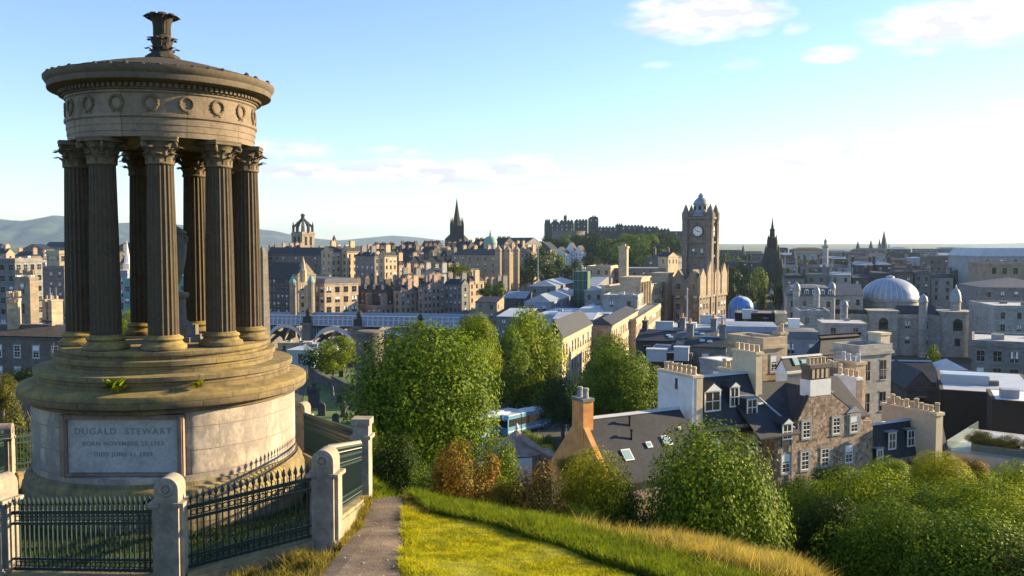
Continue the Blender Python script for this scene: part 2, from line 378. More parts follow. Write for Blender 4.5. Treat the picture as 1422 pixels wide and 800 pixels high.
a.col(a.ramp(sv.outputs[0], [(0, (.02, .08, .32)), (.55, (.04, .20, .62)), (.75, (.05, .24, .7)), (.8, (.65, .75, .85))]))
# ribbed lead dome
a = N('leaddome'); a.set(Roughness=.5, Metallic=.15)
so = a.n('ShaderNodeSeparateXYZ'); a.l(a.co, so.inputs[0])
w = a.m('SINE', a.m('MULTIPLY', a.m('ARCTAN2', so.outputs[1], so.outputs[0]), 32)); a.col(a.mix(a.m('MULTIPLY', a.m('ADD', w, -.6), 2, True), a.ramp(a.noise(.3, 5), [(.3, (.20, .24, .32)), (.7, (.32, .37, .45))]), (.45, .5, .56)))

# ------------------------------------------------------------------ terrain
PD = [-400, -60, -12, 0, 6, 10.4, 14, 19.2, 22, 30, 48, 75, 100, 150, 200, 300, 420, 99999]
PZ = [14, 3, -.2, -1.6, -2.9, -4.25, -4.75, -5.45, -6.7, -10.0, -14.5, -25.5, -30.5, -31.5, -34, -38, -38, -38]
MONX, MONY = -8.253, 21.5
def _seg(x, y, ax, ay, bx, by):
    t = np.clip(((x - ax) * (bx - ax) + (y - ay) * (by - ay)) / ((bx - ax) ** 2 + (by - ay) ** 2), 0, 1)
    return np.hypot(x - ax - t * (bx - ax), y - ay - t * (by - ay)), t
def hgt(x, y):
    x = np.asarray(x, float); y = np.asarray(y, float)
    d = y + .35 * np.clip(x + 2, 0, 16) + .15 * np.clip(-x - 14, 0, 40)
    z = np.interp(d, PD, PZ) - .85 * np.clip(x - 4.1, 0, 8) * np.clip((60 - y) / 25, 0, 1) * np.clip((y - 3) / 8, 0, 1)
    s_ = np.maximum(0, ((x + 2.3) * 5.4 + (y - 18.6) * 6.5) / 8.45)
    z = z - 1.5 * (1 - np.exp(-s_ / 4.0)) * np.clip((x + 3.0) / 1.5, 0, 1) * np.clip((62 - y) / 22, 0, 1)
    z = z - .19 * np.clip(-x - 2.4, 0, 3) * np.clip((y - 4) / 5, 0, 1) * np.clip((17.5 - y) / 2, 0, 1)
    r = np.hypot(x - MONX, y - MONY); k = np.clip((6.2 - r) / 1.4, 0, 1); k = k * k * (3 - 2 * k)
    z = z * (1 - k) + k * np.minimum(-5.5, -5.95 - .07 * (y - 17.5))
    # waverley valley
    v, t = _seg(x, y, -420, 300, 60, 520); z = z - 13 * np.exp(-(v / 75) ** 2) * np.clip((d - 220) / 60, 0, 1)
    # old town ridge, castle rock
    v, t = _seg(x, y, -420, 520, 120, 1180); z = z + (14 + 20 * t) * np.exp(-(v / 85) ** 4)
    v, t = _seg(x, y, 95, 1160, 150, 1150); z = z + np.where(True, 3 * np.exp(-(v / 75) ** 4), 0)
    z = z + 26 * np.clip((y - 3000) / 8000, 0, 1)
    return z
def hz(x, y): return float(hgt(x, y))
def ground_hit(u, v):
    x, y, z = ray(u, v); t = 1.0
    while t < 3000:
        if z * t <= hz(x * t, y * t): break
        t *= 1.004
    return (x * t, y * t)
def axis(near, step, far, grow, lo):
    p = [0.0]
    while p[-1] < far:
        p.append(p[-1] + (step if p[-1] < near else min(900, (p[-1] - near) * grow + step)))
    q = [0.0]
    while q[-1] < lo: q.append(q[-1] + (step if q[-1] < min(near, 14) else (q[-1] - min(near, 14)) * grow + step))
    return np.array([-k for k in q[:0:-1]] + p)
gx = axis(13, .45, 15000, .16, 15000); gy = axis(34, .45, 26000, .055, 300)
X, Y = np.meshgrid(gx, gy); Z = hgt(X, Y)
nearw = np.clip((60 - Y) / 30, 0, 1) * np.clip((40 - abs(X)) / 20, 0, 1)
Z = Z + nearw * .05 * (np.sin(X * 1.7 + np.sin(Y * 1.1)) * np.sin(Y * 1.9))
nxg = len(gx); ii = np.arange((len(gy) - 1) * nxg).reshape(len(gy) - 1, nxg)[:, :-1].ravel()
quads = np.stack([ii, ii + 1, ii + nxg + 1, ii + nxg], 1)
structure(put('ground', npmesh('ground', np.stack([X.ravel(), Y.ravel(), Z.ravel()], 1), quads, ['ground'], True)))

def sheet(name, poly_uv, mat, lift, step=.3, world=False):
    P = [p if world else ground_hit(*p) for p in poly_uv]
    xs = [p[0] for p in P]; ys = [p[1] for p in P]
    import bmesh
    bm = bmesh.new(); n = 40
    pts = []
    for i in range(len(P)):
        a_, b_ = P[i], P[(i + 1) % len(P)]
        L = math.hypot(b_[0] - a_[0], b_[1] - a_[1]); k = max(1, int(L / (step * 1.5)))
        pts += [(a_[0] + (b_[0] - a_[0]) * j / k, a_[1] + (b_[1] - a_[1]) * j / k) for j in range(k)]
    f = bm.faces.new([bm.verts.new((p[0], p[1], 0)) for p in pts])
    def cuts(lo, hi, ax):
        c = lo + step
        while c < hi:
            g_ = bm.verts[:] + bm.edges[:] + bm.faces[:]
            co = (c, 0, 0) if ax == 0 else (0, c, 0); nn = (1, 0, 0) if ax == 0 else (0, 1, 0)
            bmesh.ops.bisect_plane(bm, geom=g_, plane_co=co, plane_no=nn); c += step
    cuts(min(xs), max(xs), 0); cuts(min(ys), max(ys), 1)
    for v in bm.verts:
        z = hz(v.co.x, v.co.y)
        w_ = max(0, min(1, (60 - v.co.y) / 30)) * max(0, min(1, (40 - abs(v.co.x)) / 20))
        v.co.z = z + lift + w_ * .05 * math.sin(v.co.x * 1.7 + math.sin(v.co.y * 1.1)) * math.sin(v.co.y * 1.9)
    bmesh.ops.recalc_face_normals(bm, faces=bm.faces)
    if sum(f.normal.z for f in bm.faces) < 0: bmesh.ops.reverse_faces(bm, faces=bm.faces)
    me = bpy.data.meshes.new(name); bm.to_mesh(me); bm.free(); me.materials.append(MAT[mat])
    return structure(put(name, me)), P

PATH_UV = [(395, 880), (432, 806), (468, 775), (497, 738), (516, 706), (519, 686), (541, 688), (560, 706), (561, 735), (556, 800), (556, 880)]
LAWN_UV = [(563, 880), (562, 800), (564, 738), (572, 720), (600, 716), (650, 727), (720, 748), (800, 775), (880, 806), (1010, 880)]
path_o, PATH = sheet('path', PATH_UV, 'pathmat', .045)
lawn_o, LAWN = sheet('lawn', LAWN_UV, 'lawnmat', .040)

# distant hills: long ridges several kilometres away
def hills(name, D, depth, prof, seed):
    r_ = np.random.default_rng(seed)
    us = np.array([p[0] for p in prof], float); vs = np.array([p[1] for p in prof], float)
    U = np.linspace(us[0], us[-1], 260); zr = (HZ - np.interp(U, us, vs)) / F * D
    nrow = 46; V = []
    for j in range(nrow):
        t = j / (nrow - 1) * 2 - 1                       # -1 front foot .. 0 ridge .. 1 back
        yy = D + t * depth
        shp = (1 - abs(t)) ** 1.25
        X_ = (U - CX) / F * D
        gul = sum(np.sin(X_ * f_ + yy * g_ + p_) * a_ for f_, g_, p_, a_ in [(q0 * 6000 / D, q1 * 6000 / D, q2, q3) for q0, q1, q2, q3 in [(.006, .003, 1, .14), (.013, -.006, 2, .09), (.031, .01, 4, .05), (.07, .02, 0, .025)]])
        zz = -40 + (zr + 40) * np.clip(shp + gul * shp * (1 - shp) * 3.2, 0, 1.02)
        V.append(np.stack([X_, np.full_like(X_, yy), zz], 1))
    V = np.concatenate(V); k = len(U)
    ii = np.arange((nrow - 1) * k).reshape(nrow - 1, k)[:, :-1].ravel()
    return structure(put(name, npmesh(name, V, np.stack([ii, ii + 1, ii + k + 1, ii + k], 1), ['hillgrass'], True)))
hills('hills', 11000, 3000, [(-400, 330), (-150, 308), (-60, 301), (0, 303), (40, 306), (80, 299), (102, 301), (140, 309), (165, 310), (200, 307), (245, 311), (290, 315), (330, 316), (360, 318), (385, 321), (410, 327), (440, 331), (470, 334), (520, 338), (600, 343)], 1)
hills('hills', 13500, 2600, [(380, 340), (440, 335), (480, 333), (520, 329), (545, 327), (575, 329), (610, 333), (650, 336), (720, 337), (800, 339), (900, 343)], 2)
hills('hills', 12000, 2000, [(900, 345), (1000, 341), (1060, 342), (1120, 339), (1200, 340), (1290, 338), (1360, 339), (1420, 337), (1500, 336), (1640, 338), (1800, 344)], 3)

# the air: one closed box of thin even haze round the camera and everything built
hb = MB().box(-17000, -420, -60, 17000, 27000, 400); hb_o = None
a_m = bpy.data.materials.new('haze_air'); a_m.use_nodes = True; a_t = a_m.node_tree; a_t.nodes.clear()
_o = a_t.nodes.new('ShaderNodeOutputMaterial'); _v = a_t.nodes.new('ShaderNodeVolumePrincipled')
_v.inputs['Color'].default_value = (.52, .74, 1.0, 1); _v.inputs['Density'].default_value = 0.000045; _v.inputs['Anisotropy'].default_value = .3
a_t.links.new(_v.outputs[0], _o.inputs['Volume']); MAT['haze_air'] = a_m
HAZE = True
if HAZE:
    hz_o = stuff(hb.build('haze', 'haze_air'))
# ------------------------------------------------------------------ the round monument
CAMDIR = math.atan2(-MONY, -MONX)                # azimuth (math angle) from the monument towards the camera
mon = thing('monument', 'round stone monument with nine fluted columns on a tall inscribed drum', 'monument', (MONX, MONY, -5.9))
ZB = -5.9
def zz(z): return z - ZB
def phi(deg): return CAMDIR + R(deg)             # positive = to the right as seen from the camera
def mpart(mb, name, mats, parent=mon, smooth=True): return mb.build(name, mats, parent, smooth)

# drum: ashlar cylinder, flat where the inscription sits
PA = phi(-20.5); HWP = 1.36; DP = 2.58
def drum_r(r, a, z):
    if zz(-4.93) < z < zz(-3.60):
        d = (a - PA + math.pi) % (2 * math.pi) - math.pi
        if abs(d) < math.atan2(HWP, DP): return DP / math.cos(d)
    return r
mb = MB(); mb.lathe([(2.94, zz(-5.06)), (2.94, zz(-4.94)), (2.94, zz(-4.92)), (2.94, zz(-4.6)), (2.94, zz(-4.1)), (2.94, zz(-3.62)), (2.94, zz(-3.58)), (2.94, zz(-3.46))], 220, rf=drum_r)
drum = mpart(mb, 'drum', 'm_drum')
mb = MB(); mb.lathe([(3.16, zz(-6.2)), (3.16, zz(-5.42)), (3.15, zz(-5.38)), (3.11, zz(-5.34)), (3.11, zz(-5.24)), (3.07, zz(-5.17)), (3.01, zz(-5.13)), (3.0, zz(-5.05)), (2.0, zz(-5.04))], 120)
mpart(mb, 'plinth', 'm_base')
mb = MB(); mb.lathe([(2.85, zz(-3.60)), (3.0, zz(-3.56)), (3.02, zz(-3.50)), (3.10, zz(-3.45)), (3.2, zz(-3.43)), (3.22, zz(-3.40)), (3.22, zz(-3.22)), (3.19, zz(-3.17)), (2.98, zz(-3.10)), (2.0, zz(-3.08))], 120)
mpart(mb, 'ledge', 'm_step')
for r0, z0, z1 in ((2.89, -3.09, -2.80), (2.49, -2.79, -2.52), (2.36, -2.51, -2.33)):
    mb = MB(); mb.lathe([(r0 - .06, zz(z0 - .03)), (r0 - .06, zz(z1 - .125)), (r0 - .015, zz(z1 - .12)), (r0, zz(z1 - .105)), (r0 + .002, zz(z1 - .012)), (r0 - .012, zz(z1)), (.5, zz(z1 + .006))], 120)
    mpart(mb, 'step', 'm_step')
# inscription: flat framed slab
M0 = Matrix.Translation((math.cos(PA) * DP, math.sin(PA) * DP, zz(-4.265))) @ Matrix.Rotation(PA + math.pi / 2, 4, 'Z')   # local -y faces out
mb = MB()
hw, hh, t = HWP - .06, .655, .13
for (x0, z0, x1, z1) in ((-hw, -hh, -hw + t, hh), (hw - t, -hh, hw, hh), (-hw + t, hh - .09, hw - t, hh), (-hw + t, -hh, hw - t, -hh + .06)):
    mb.box(x0, -.14, z0, x1, .03, z1, 0, M0)
    mb.box(x0 + (.03 if x1 - x0 < .3 else 0), -.165, z0 + (.02 if x1 - x0 > .3 else .0), x1 - (.03 if x1 - x0 < .3 else 0), -.141, z1 - (.02 if x1 - x0 > .3 else .0), 0, M0)
mpart(mb, 'panel_frame', 'm_frame', smooth=False)
mb = MB(); mb.box(-hw + t + .01, -.06, -hh + .07, hw - t - .01, .02, hh - .1, 0, M0)
panel = mpart(mb, 'inscription_panel', 'm_panel', smooth=False)
def lettering(txt, size, M, mat, parent, name='lettering', depth=.004, space=1.0, weight=0.0):
    cu = bpy.data.curves.new(name, 'FONT'); cu.body = txt; cu.size = size; cu.align_x = 'CENTER'; cu.align_y = 'CENTER'; cu.extrude = depth; cu.space_character = space; cu.offset = weight
    o = bpy.data.objects.new(name, cu); COL.objects.link(o)
    dg = bpy.context.evaluated_depsgraph_get(); me = bpy.data.meshes.new_from_object(o.evaluated_get(dg)); bpy.data.objects.remove(o); bpy.data.curves.remove(cu)
    me.transform(M @ Matrix.Rotation(R(90), 4, 'X')); me.materials.clear(); me.materials.append(MAT[mat])
    return put(name, me, parent)
for txt, size, dz, sp in (('DUGALD  STEWART', .185, .29, 1.28), ('BORN NOVEMBER 22 1753', .125, .03, 1.2), ('DIED JUNE 11 1828', .125, -.20, 1.2)):
    lettering(txt, size, M0 @ Matrix.Translation((0, -.0625, dz)), 'letter', panel, space=sp, weight=.003)

# columns (one mesh for each of shaft, base, capital, copied nine times)
ZC0, ZC1 = -2.33, 2.28
nfl = 20
def flute(r, a, z):
    w = (a * nfl / (2 * math.pi)) % 1.0
    d = abs(w - .5) * 2
    return r if d > .78 else r * (1 - .085 * math.sqrt(max(0, 1 - (d / .78) ** 2)))
def shaft_mesh():
    mb = MB(); z0, z1 = ZC0 + .31, ZC1 - .55; prof = []
    for i in range(9):
        t = i / 8; prof.append((.325 - .05 * t ** 1.6, z0 + (z1 - z0) * t))
    mb.lathe(prof, nfl * 8, rf=flute); return mb.mesh('shaft', 'm_shaft', True)
def colbase_mesh():
    mb = MB(); z = ZC0
    mb.lathe([(.47, z), (.485, z + .02), (.49, z + .06), (.475, z + .11), (.44, z + .125), (.41, z + .15), (.385, z + .19), (.39, z + .205), (.415, z + .225), (.42, z + .25), (.40, z + .28), (.35, z + .30), (.33, z + .33)], 40)
    return mb.mesh('column_base', 'm_step', True)
def acanthus(mb, ang, r0, z0, h, w, out):
    n = 6; vs = []; fs = []
    ca, sa = math.cos(ang), math.sin(ang)
    for i in range(n + 1):
        t = i / n; rr = r0 + out * max(0, t - .35) ** 1.8 * 2.6; zz_ = z0 + h * (t if t < .85 else .85 - (t - .85) * .9)
        ww = w * (1 - .25 * t - .6 * max(0, t - .7)) * (1 + .16 * math.sin(t * 19))
        for s_, bulge in ((-1, 0), (0, .035), (1, 0)):
            vs.append(((rr + bulge) * ca - s_ * ww * sa, (rr + bulge) * sa + s_ * ww * ca, zz_))
    for i in range(n):
        for j in range(2): fs.append((i * 3 + j, i * 3 + j + 1, i * 3 + 4 + j, i * 3 + 3 + j))
    mb.add(vs, fs)
    k = len(vs); mb.add([(v[0] * .93, v[1] * .93, v[2] - .012) for v in vs], [f[::-1] for f in fs])
def capital_mesh():
    mb = MB(); z = ZC1 - .56
    mb.torus(.285, .028, 32, 6, M=Matrix.Translation((0, 0, z + .01)))
    mb.lathe([(.26, z), (.265, z + .2), (.29, z + .36), (.34, z + .46), (.37, z + .48)], 32)
    for i in range(8): acanthus(mb, i * math.pi / 4, .275, z + .02, .25, .10, .16)
    for i in range(8): acanthus(mb, (i + .5) * math.pi / 4, .28, z + .14, .28, .085, .20)
    for i in range(4):                               # corner volutes
        a = math.pi / 4 + i * math.pi / 2
        Mv = Matrix.Rotation(a, 4, 'Z') @ Matrix.Translation((.44, 0, z + .40)) @ Matrix.Rotation(R(90), 4, 'X')
        mb.torus(.055, .028, 14, 6, M=Mv); mb.torus(.02, .02, 8, 5, M=Mv)
        mb.tube([(.30 * math.cos(a), .30 * math.sin(a), z + .2), (.36 * math.cos(a), .36 * math.sin(a), z + .36), (.43 * math.cos(a), .43 * math.sin(a), z + .455)], [.02, .03, .03], 6)
    pts = []
    for i in range(4):
        a = math.pi / 4 + i * math.pi / 2
        for k in range(7):
            t = k / 7; b = a + t * math.pi / 2; e = abs(t - .5) * 2
            pts.append(((.385 + .125 * e ** 2.2) * math.cos(b), (.385 + .125 * e ** 2.2) * math.sin(b)))
    mb.prism(pts, z + .48, z + .545); mb.prism([(x * 1.03, y * 1.03) for x, y in pts], z + .546, z + .575)
    return mb.mesh('capital', 'm_cap', True)
sm, bmh, cm = shaft_mesh(), colbase_mesh(), capital_mesh()
for k in range(9):
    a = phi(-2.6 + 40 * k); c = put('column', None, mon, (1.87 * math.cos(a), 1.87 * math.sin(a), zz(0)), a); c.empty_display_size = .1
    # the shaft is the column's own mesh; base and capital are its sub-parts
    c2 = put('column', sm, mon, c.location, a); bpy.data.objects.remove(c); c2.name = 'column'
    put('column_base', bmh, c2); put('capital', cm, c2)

# entablature
mb = MB(); mb.lathe([(1.62, zz(2.32)), (2.06, zz(2.30)), (2.06, zz(2.42)), (2.075, zz(2.425)), (2.075, zz(2.56)), (2.09, zz(2.565)), (2.09, zz(2.70)), (2.13, zz(2.73)), (2.13, zz(2.79)), (2.08, zz(2.80)),
                     (2.08, zz(3.22)), (2.12, zz(3.25)), (2.12, zz(3.29)), (1.62, zz(3.30)), (1.62, zz(2.33))], 120)
ent = mpart(mb, 'frieze', 'm_ent')
def wreath_mesh():
    mb = MB(); mb.torus(.145, .035, 26, 7, rf=lambda a, b: .026 + .016 * abs(math.sin(a * 7)))
    for s_ in (-1, 1): mb.tube([(0, -.16, .0), (s_ * .06, -.205, .0), (s_ * .10, -.19, 0)], .014, 5)
    return mb.mesh('wreath', 'm_cap', True)
wm = wreath_mesh()
for k in range(18):
    a = phi(-7 + 20 * k)
    o = put('wreath', wm, ent); o.matrix_local = Matrix.Rotation(a, 4, 'Z') @ Matrix.Translation((2.085, 0, zz(3.02))) @ Matrix.Rotation(R(90), 4, 'Z') @ Matrix.Rotation(R(90), 4, 'X')
mb = MB(); mb.lathe([(1.9, zz(3.285)), (2.16, zz(3.30)), (2.16, zz(3.325)), (2.17, zz(3.33)), (2.17, zz(3.43)), (2.24, zz(3.45)), (2.46, zz(3.475)), (2.47, zz(3.50)), (2.47, zz(3.60)), (2.50, zz(3.63)), (2.545, zz(3.70)), (2.55, zz(3.755)), (2.50, zz(3.765)), (1.9, zz(3.75))], 140)
nd = 110
for k in range(nd):
    a = 2 * math.pi * k / nd; mb.box(2.165, -.034, zz(3.34), 2.235, .034, zz(3.425), 0, Matrix.Rotation(a, 4, 'Z'))
cor = mpart(mb, 'cornice', 'm_corn')
mb = MB()
for k in range(46):                                  # worn antefixes along the rim
    if rng.random() < .30: continue
    a = 2 * math.pi * k / 46; h = rng.uniform(.03, .085); Mx = Matrix.Rotation(a, 4, 'Z')
    mb.lathe([(.065, zz(3.755)), (.055, zz(3.76) + h * .6), (.02, zz(3.765) + h)], 7, c=(2.47, 0), M=Mx)
mb.build('antefix_row', 'm_roof', cor, True)
mb = MB(); prof = [(2.42, zz(3.75))]
for i in range(13):
    t = i / 12; r = 2.40 * (1 - t) + .34 * t; prof.append((r, zz(3.80 + .52 * (1 - (1 - t) ** 1.18) - (.045 if i % 2 else 0))))
mb.lathe(prof, 96, rf=lambda r, a, z: r * (1 + .02 * abs(math.sin(a * 22 + int(z * 40) * 1.57))))
roof = mpart(mb, 'roof', 'm_roof')
mb = MB(); z = zz(4.33)
mb.lathe([(.40, z), (.36, z + .08), (.25, z + .14), (.22, z + .22), (.20, z + .30), (.215, z + .36), (.25, z + .44), (.24, z + .50), (.19, z + .55), (.18, z + .66), (.19, z + .80), (.215, z + .92), (.25, z + 1.0), (.24, z + 1.04), (.05, z + 1.05)], 24, rf=lambda r, a, zq: r * (1 + .06 * math.sin(a * 8)))
for i in range(8): acanthus(mb, i * math.pi / 4, .19, z + .28, .26, .075, .13)
for i in range(8): acanthus(mb, (i + .5) * math.pi / 4, .20, z + .10, .20, .07, .15)
for i in range(8):
    a = (i + .5) * math.pi / 4; acanthus(mb, a, .165, z + .58, .56, .12, .19)
    mb.torus(.035, .03, 8, 5, M=Matrix.Rotation(a, 4, 'Z') @ Matrix.Translation((.315, 0, z + .99)) @ Matrix.Rotation(R(90), 4, 'X'))
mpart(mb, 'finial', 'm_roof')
# urn on its pedestal, standing inside the ring of columns
urn = thing('urn', 'slim handled stone urn on a stepped pedestal inside the ring of columns', 'urn', (MONX + .20, MONY + .0, -2.325))
mb = MB(); mb.box(-.50, -.50, 0, .50, .50, .12); mb.box(-.40, -.40, .121, .40, .40, .36); mb.lathe([(.38, .361), (.30, .46), (.25, .50), (.235, .9), (.24, 1.0), (.30, 1.04), (.32, 1.10), (.30, 1.14), (.12, 1.16)], 28)
mb.build('pedestal', 'm_urn', urn, True)
mb = MB(); mb.lathe([(.13, 1.161), (.06, 1.22), (.07, 1.30), (.13, 1.42), (.20, 1.68), (.255, 1.98), (.28, 2.25), (.27, 2.40), (.22, 2.46), (.22, 2.52), (.29, 2.58), (.24, 2.63), (.06, 2.74), (.05, 2.80)], 28)
body = mb.build('urn_body', 'm_urn', urn, True)
for s_ in (-1, 1):
    mb = MB(); mb.torus(.085, .028, 16, 7, M=Matrix.Rotation(CAMDIR, 4, 'Z') @ Matrix.Translation((.14, s_ * .20, 2.42)) @ Matrix.Rotation(R(90), 4, 'Y')); mb.build('handle', 'm_urn', body, True)

# ------------------------------------------------------------------ railings round the monument
def pillar(x, y, ztop, rz, label, w=.40, zb=None, flat=False):
    zb = hz(x, y) - .25 if zb is None else zb
    h = ztop - zb; p = thing('stone_pillar', label, 'fence pillar', (x, y, zb), rz, 'stone pillars of the monument railings')
    mb = MB(); q = w / 2
    mb.box(-q - .04, -q - .04, 0, q + .04, q + .04, .42); mb.prism([(-q - .02, -q - .02), (q + .02, -q - .02), (q + .02, q + .02), (-q - .02, q + .02)], .421, .46)
    mb.box(-q, -q, .461, q, q, h - .44)
    # rounded scroll head: front face is a half-disc
    pts = [(-q, h - .439), (q, h - .439)] + [(q * math.cos(a), h - q + q * math.sin(a)) for a in np.linspace(0, math.pi, 13)]
    if flat: mb.box(-q, -q, h - .44, q, q, h - .14); mb.box(-q - .03, -q - .03, h - .14, q + .03, q + .03, h)
    else: mb.prism_y(pts, -q * .98, q * .98)
    mb.build('shaft', 'pillar', p)
    if flat: MB().box(-q - .05, -q - .05, h - .44, q + .05, q + .05, h - .36).build('moulding', 'pillar', p); return p
    mb = MB()
    for sy in (-1, 1): mb.torus(.085, .022, 18, 6, M=Matrix.Translation((0, sy * q, h - q)) @ Matrix.Rotation(R(90), 4, 'X')); mb.torus(.025, .025, 10, 5, M=Matrix.Translation((0, sy * q, h - q)) @ Matrix.Rotation(R(90), 4, 'X'))
    mb.build('rosette', 'pillar', p, True)
    mb = MB(); mb.box(q * .6, -q - .03, h - .43, q + .085, q + .03, h - .37); mb.box(-q - .085, -q - .03, h - .43, -q * .6, q + .03, h - .37); mb.box(q + .001, -q * .6, .45, q + .055, q * .6, h - .431); mb.box(-q - .055, -q * .6, .45, -q - .001, q * .6, h - .431)
    mb.build('shoulder', 'pillar', p)
    return p
FP = {'P0': (-8.17, 14.2), 'P1': (-5.08, 13.2), 'P2': (-2.93, 14.0), 'P3': (-3.22, 19.2), 'P4': (-6.1, 26.0), 'P5': (-11.0, 27.5), 'P6': (-13.4, 23.6), 'P7': (-11.6, 17.3)}
TOP = {'P0': at(8, 658, 14.2).z, 'P1': at(230, 660, 13.2).z, 'P2': at(450, 622, 14).z, 'P3': at(500, 580, 19.2).z, 'P4': at(418, 558, 26).z, 'P5': -5.0, 'P6': -4.75, 'P7': -3.9}
LBL = {'P0': 'stone pillar cut by the left edge of the photo beside dark railings', 'P1': 'largest and nearest stone pillar with carved round scroll head',
       'P2': 'stone pillar with scroll head where the path runs along the kerb', 'P3': 'stone pillar with square cap at the far end of the path railings',
       'P4': 'pale stone pillar half hidden behind the right side of the drum', 'P5': 'stone pillar of the railings behind the monument', 'P6': 'stone pillar at the back left of the railings', 'P7': 'stone pillar of the railings just outside the left edge'}
order = ['P0', 'P1', 'P2', 'P3', 'P4', 'P5', 'P6', 'P7']
def ang(p, q): return math.atan2(q[1] - p[1], q[0] - p[0])
for i, k in enumerate(order):
    if k in ('P5', 'P7'): continue
    a = ang(FP[k], FP[order[(i + 1) % 8]]) if k not in ('P1',) else R(2)
    if k == 'P2': a = R(-6)
    if k == 'P3': a = R(-4)
    pillar(*FP[k], TOP[k], a, LBL[k], .34 if k in ('P3',) else .35, flat=k == 'P3')
def picket_mesh(h, tip):
    mb = MB(); mb.box(-.011, -.011, 0, .011, .011, h)
    if tip:
        mb.lathe([(.012, h - .03), (.022, h - .02), (.012, h), (.012, h + .01), (.032, h + .045), (.026, h + .085), (.004, h + .15)], 7)
    return mb.mesh('picket', 'iron', False)
PM = picket_mesh(1.03, True)
def fence(a, b, za, zb_, label, inset=.24, n=None, kerb=True, mesh=PM):
    A, B = Vector(FP[a]), Vector(FP[b]); d = (B - A); L = d.length; u = d / L; A2 = A + u * inset; L2 = L - 2 * inset
    t = thing('iron_railing', label, 'railing', (A2.x, A2.y, za), math.atan2(u.y, u.x), 'iron railing panels round the monument')
    sl = (zb_ - za) / L2
    Sh = Matrix(((1, 0, 0, 0), (0, 1, 0, 0), (sl, 0, 1, 0), (0, 0, 0, 1)))
    n = min(98, n or int(L2 / .09))
    for hgt_, th in ((.07, .045), (.235, .035), (.80, .04), (.965, .055)):
        MB().box(0, -.02, hgt_, L2, .02, hgt_ + th, 0, Sh).build('rail', 'iron', t)
    for hh in (.172, .90):
        mb = MB()
        for i in range(n - 1): mb.torus((L2 / n) / 2 - .006, .009, 12, 4, M=Sh @ Matrix.Translation(((i + 1) * L2 / n, 0, hh)) @ Matrix.Rotation(R(90), 4, 'X'))
        mb.build('ring_frieze', 'iron', t)
    for i in range(n):
        x = (i + .5) * L2 / n; put('picket', mesh, t, (x, 0, .06 + sl * x))
    mb = MB(); mb.box(-.02, -.19, -.75, L2 + .02, .17, -.02, 0, Sh); mb.box(-.02, -.16, -.02, L2 + .02, .14, .045, 0, Sh)
    mb.build('kerb', 'kerb', t)
    return t
fence('P0', 'P1', at(30, 798, 14.1).z, at(205, 800, 13.3).z, 'dark iron railing with spear tips along the bottom left of the photo')
fence('P1', 'P2', at(255, 795, 13.3).z, at(432, 752, 13.9).z, 'green iron railing with spear tips in front of the drum')
fence('P2', 'P3', at(470, 722, 14.3).z, at(490, 690, 19).z, 'green iron railing beside the path seen end on')
fence('P3', 'P4', TOP['P3'] - 1.55, TOP['P4'] - 1.5, 'iron railing in shade running behind the right of the drum')
fence('P4', 'P5', TOP['P4'] - 1.4, TOP['P5'] - 1.4, 'iron railing hidden behind the monument')
fence('P5', 'P6', TOP['P5'] - 1.4, TOP['P6'] - 1.4, 'iron railing behind the left of the monument')
fence('P6', 'P7', TOP['P6'] - 1.35, TOP['P7'] - 1.4, 'dark iron railing slanting behind the left side of the drum')
# ------------------------------------------------------------------ houses
_cache = {}
WV = random.Random(21)
def win_mesh(w, h, kind, var=0):
    key = ('w', round(w, 2), round(h, 2), kind, var)
    if key in _cache: return _cache[key]
    mb = MB(); t = .12 if kind != 'far' else .16
    a, b = w / 2, h
    fm = 'paleg'
    if kind == 'far':
        mb.box(-a - .12, -.10, -.15, a + .12, .02, 0, 0); mb.box(-a - .12, -.07, b, a + .12, .02, b + .18, 0)
        mb.box(-a, -.035, 0, a, .02, b, 1)
        if var == 1: mb.box(-a + .06, -.05, b * .62, a - .06, -.036, b - .05, 2)
        if var == 2: mb.box(-a + .06, -.05, b * .35, -a * .35, -.036, b - .05, 2); mb.box(a * .35, -.05, b * .35, a - .06, -.036, b - .05, 2)
        if var != 3: mb.box(-a, -.06, b * .5 - .04, a, -.036, b * .5 + .04, 2); mb.box(-.03, -.058, .02, .03, -.036, b - .02, 2)
        me = mb.mesh('window', ['paleg', 'glass', 'white' if var else 'paleg'])
        _cache[key] = (me, None); return _cache[key]
    # stone surround + white sash, glass as a sub-part
    s_ = .17
    mb.box(-a - s_, -.09, -.16, a + s_, .02, 0, 0); mb.box(-a - s_, -.05, 0, -a, .02, b, 0); mb.box(a, -.05, 0, a + s_, .02, b, 0); mb.box(-a - s_, -.06, b, a + s_, .02, b + .2, 0)
    f = .085
    mb.box(-a, -.04, 0, -a + f, .015, b, 1); mb.box(a - f, -.04, 0, a, .015, b, 1); mb.box(-a + f, -.04, 0, a - f, .015, f * 1.3, 1); mb.box(-a + f, -.04, b - f, a - f, .015, b, 1)
    mb.box(-a + f, -.045, b / 2 - .045, a - f, .015, b / 2 + .045, 1)
    g_ = .04
    mb.box(-g_ / 2, -.03, f * 1.3, g_ / 2, .015, b / 2 - .045, 1); mb.box(-g_ / 2, -.03, b / 2 + .045, g_ / 2, .015, b - f, 1)
    for zz_ in (.27 * b, .75 * b): mb.box(-a + f, -.032, zz_ - g_ / 2, a - f, .012, zz_ + g_ / 2, 1)
    if var == 4: mb.box(-a + f, -.028, b * .6, a - f, -.019, b - f, 1)
    me = mb.mesh('window', ['buff' if kind == 'buff' else 'paleg', 'white'])
    p = MB().box(-a + f * .5, -.018, f, a - f * .5, .01, b - f * .5).mesh('pane', 'glass')
    _cache[key] = (me, p); return _cache[key]
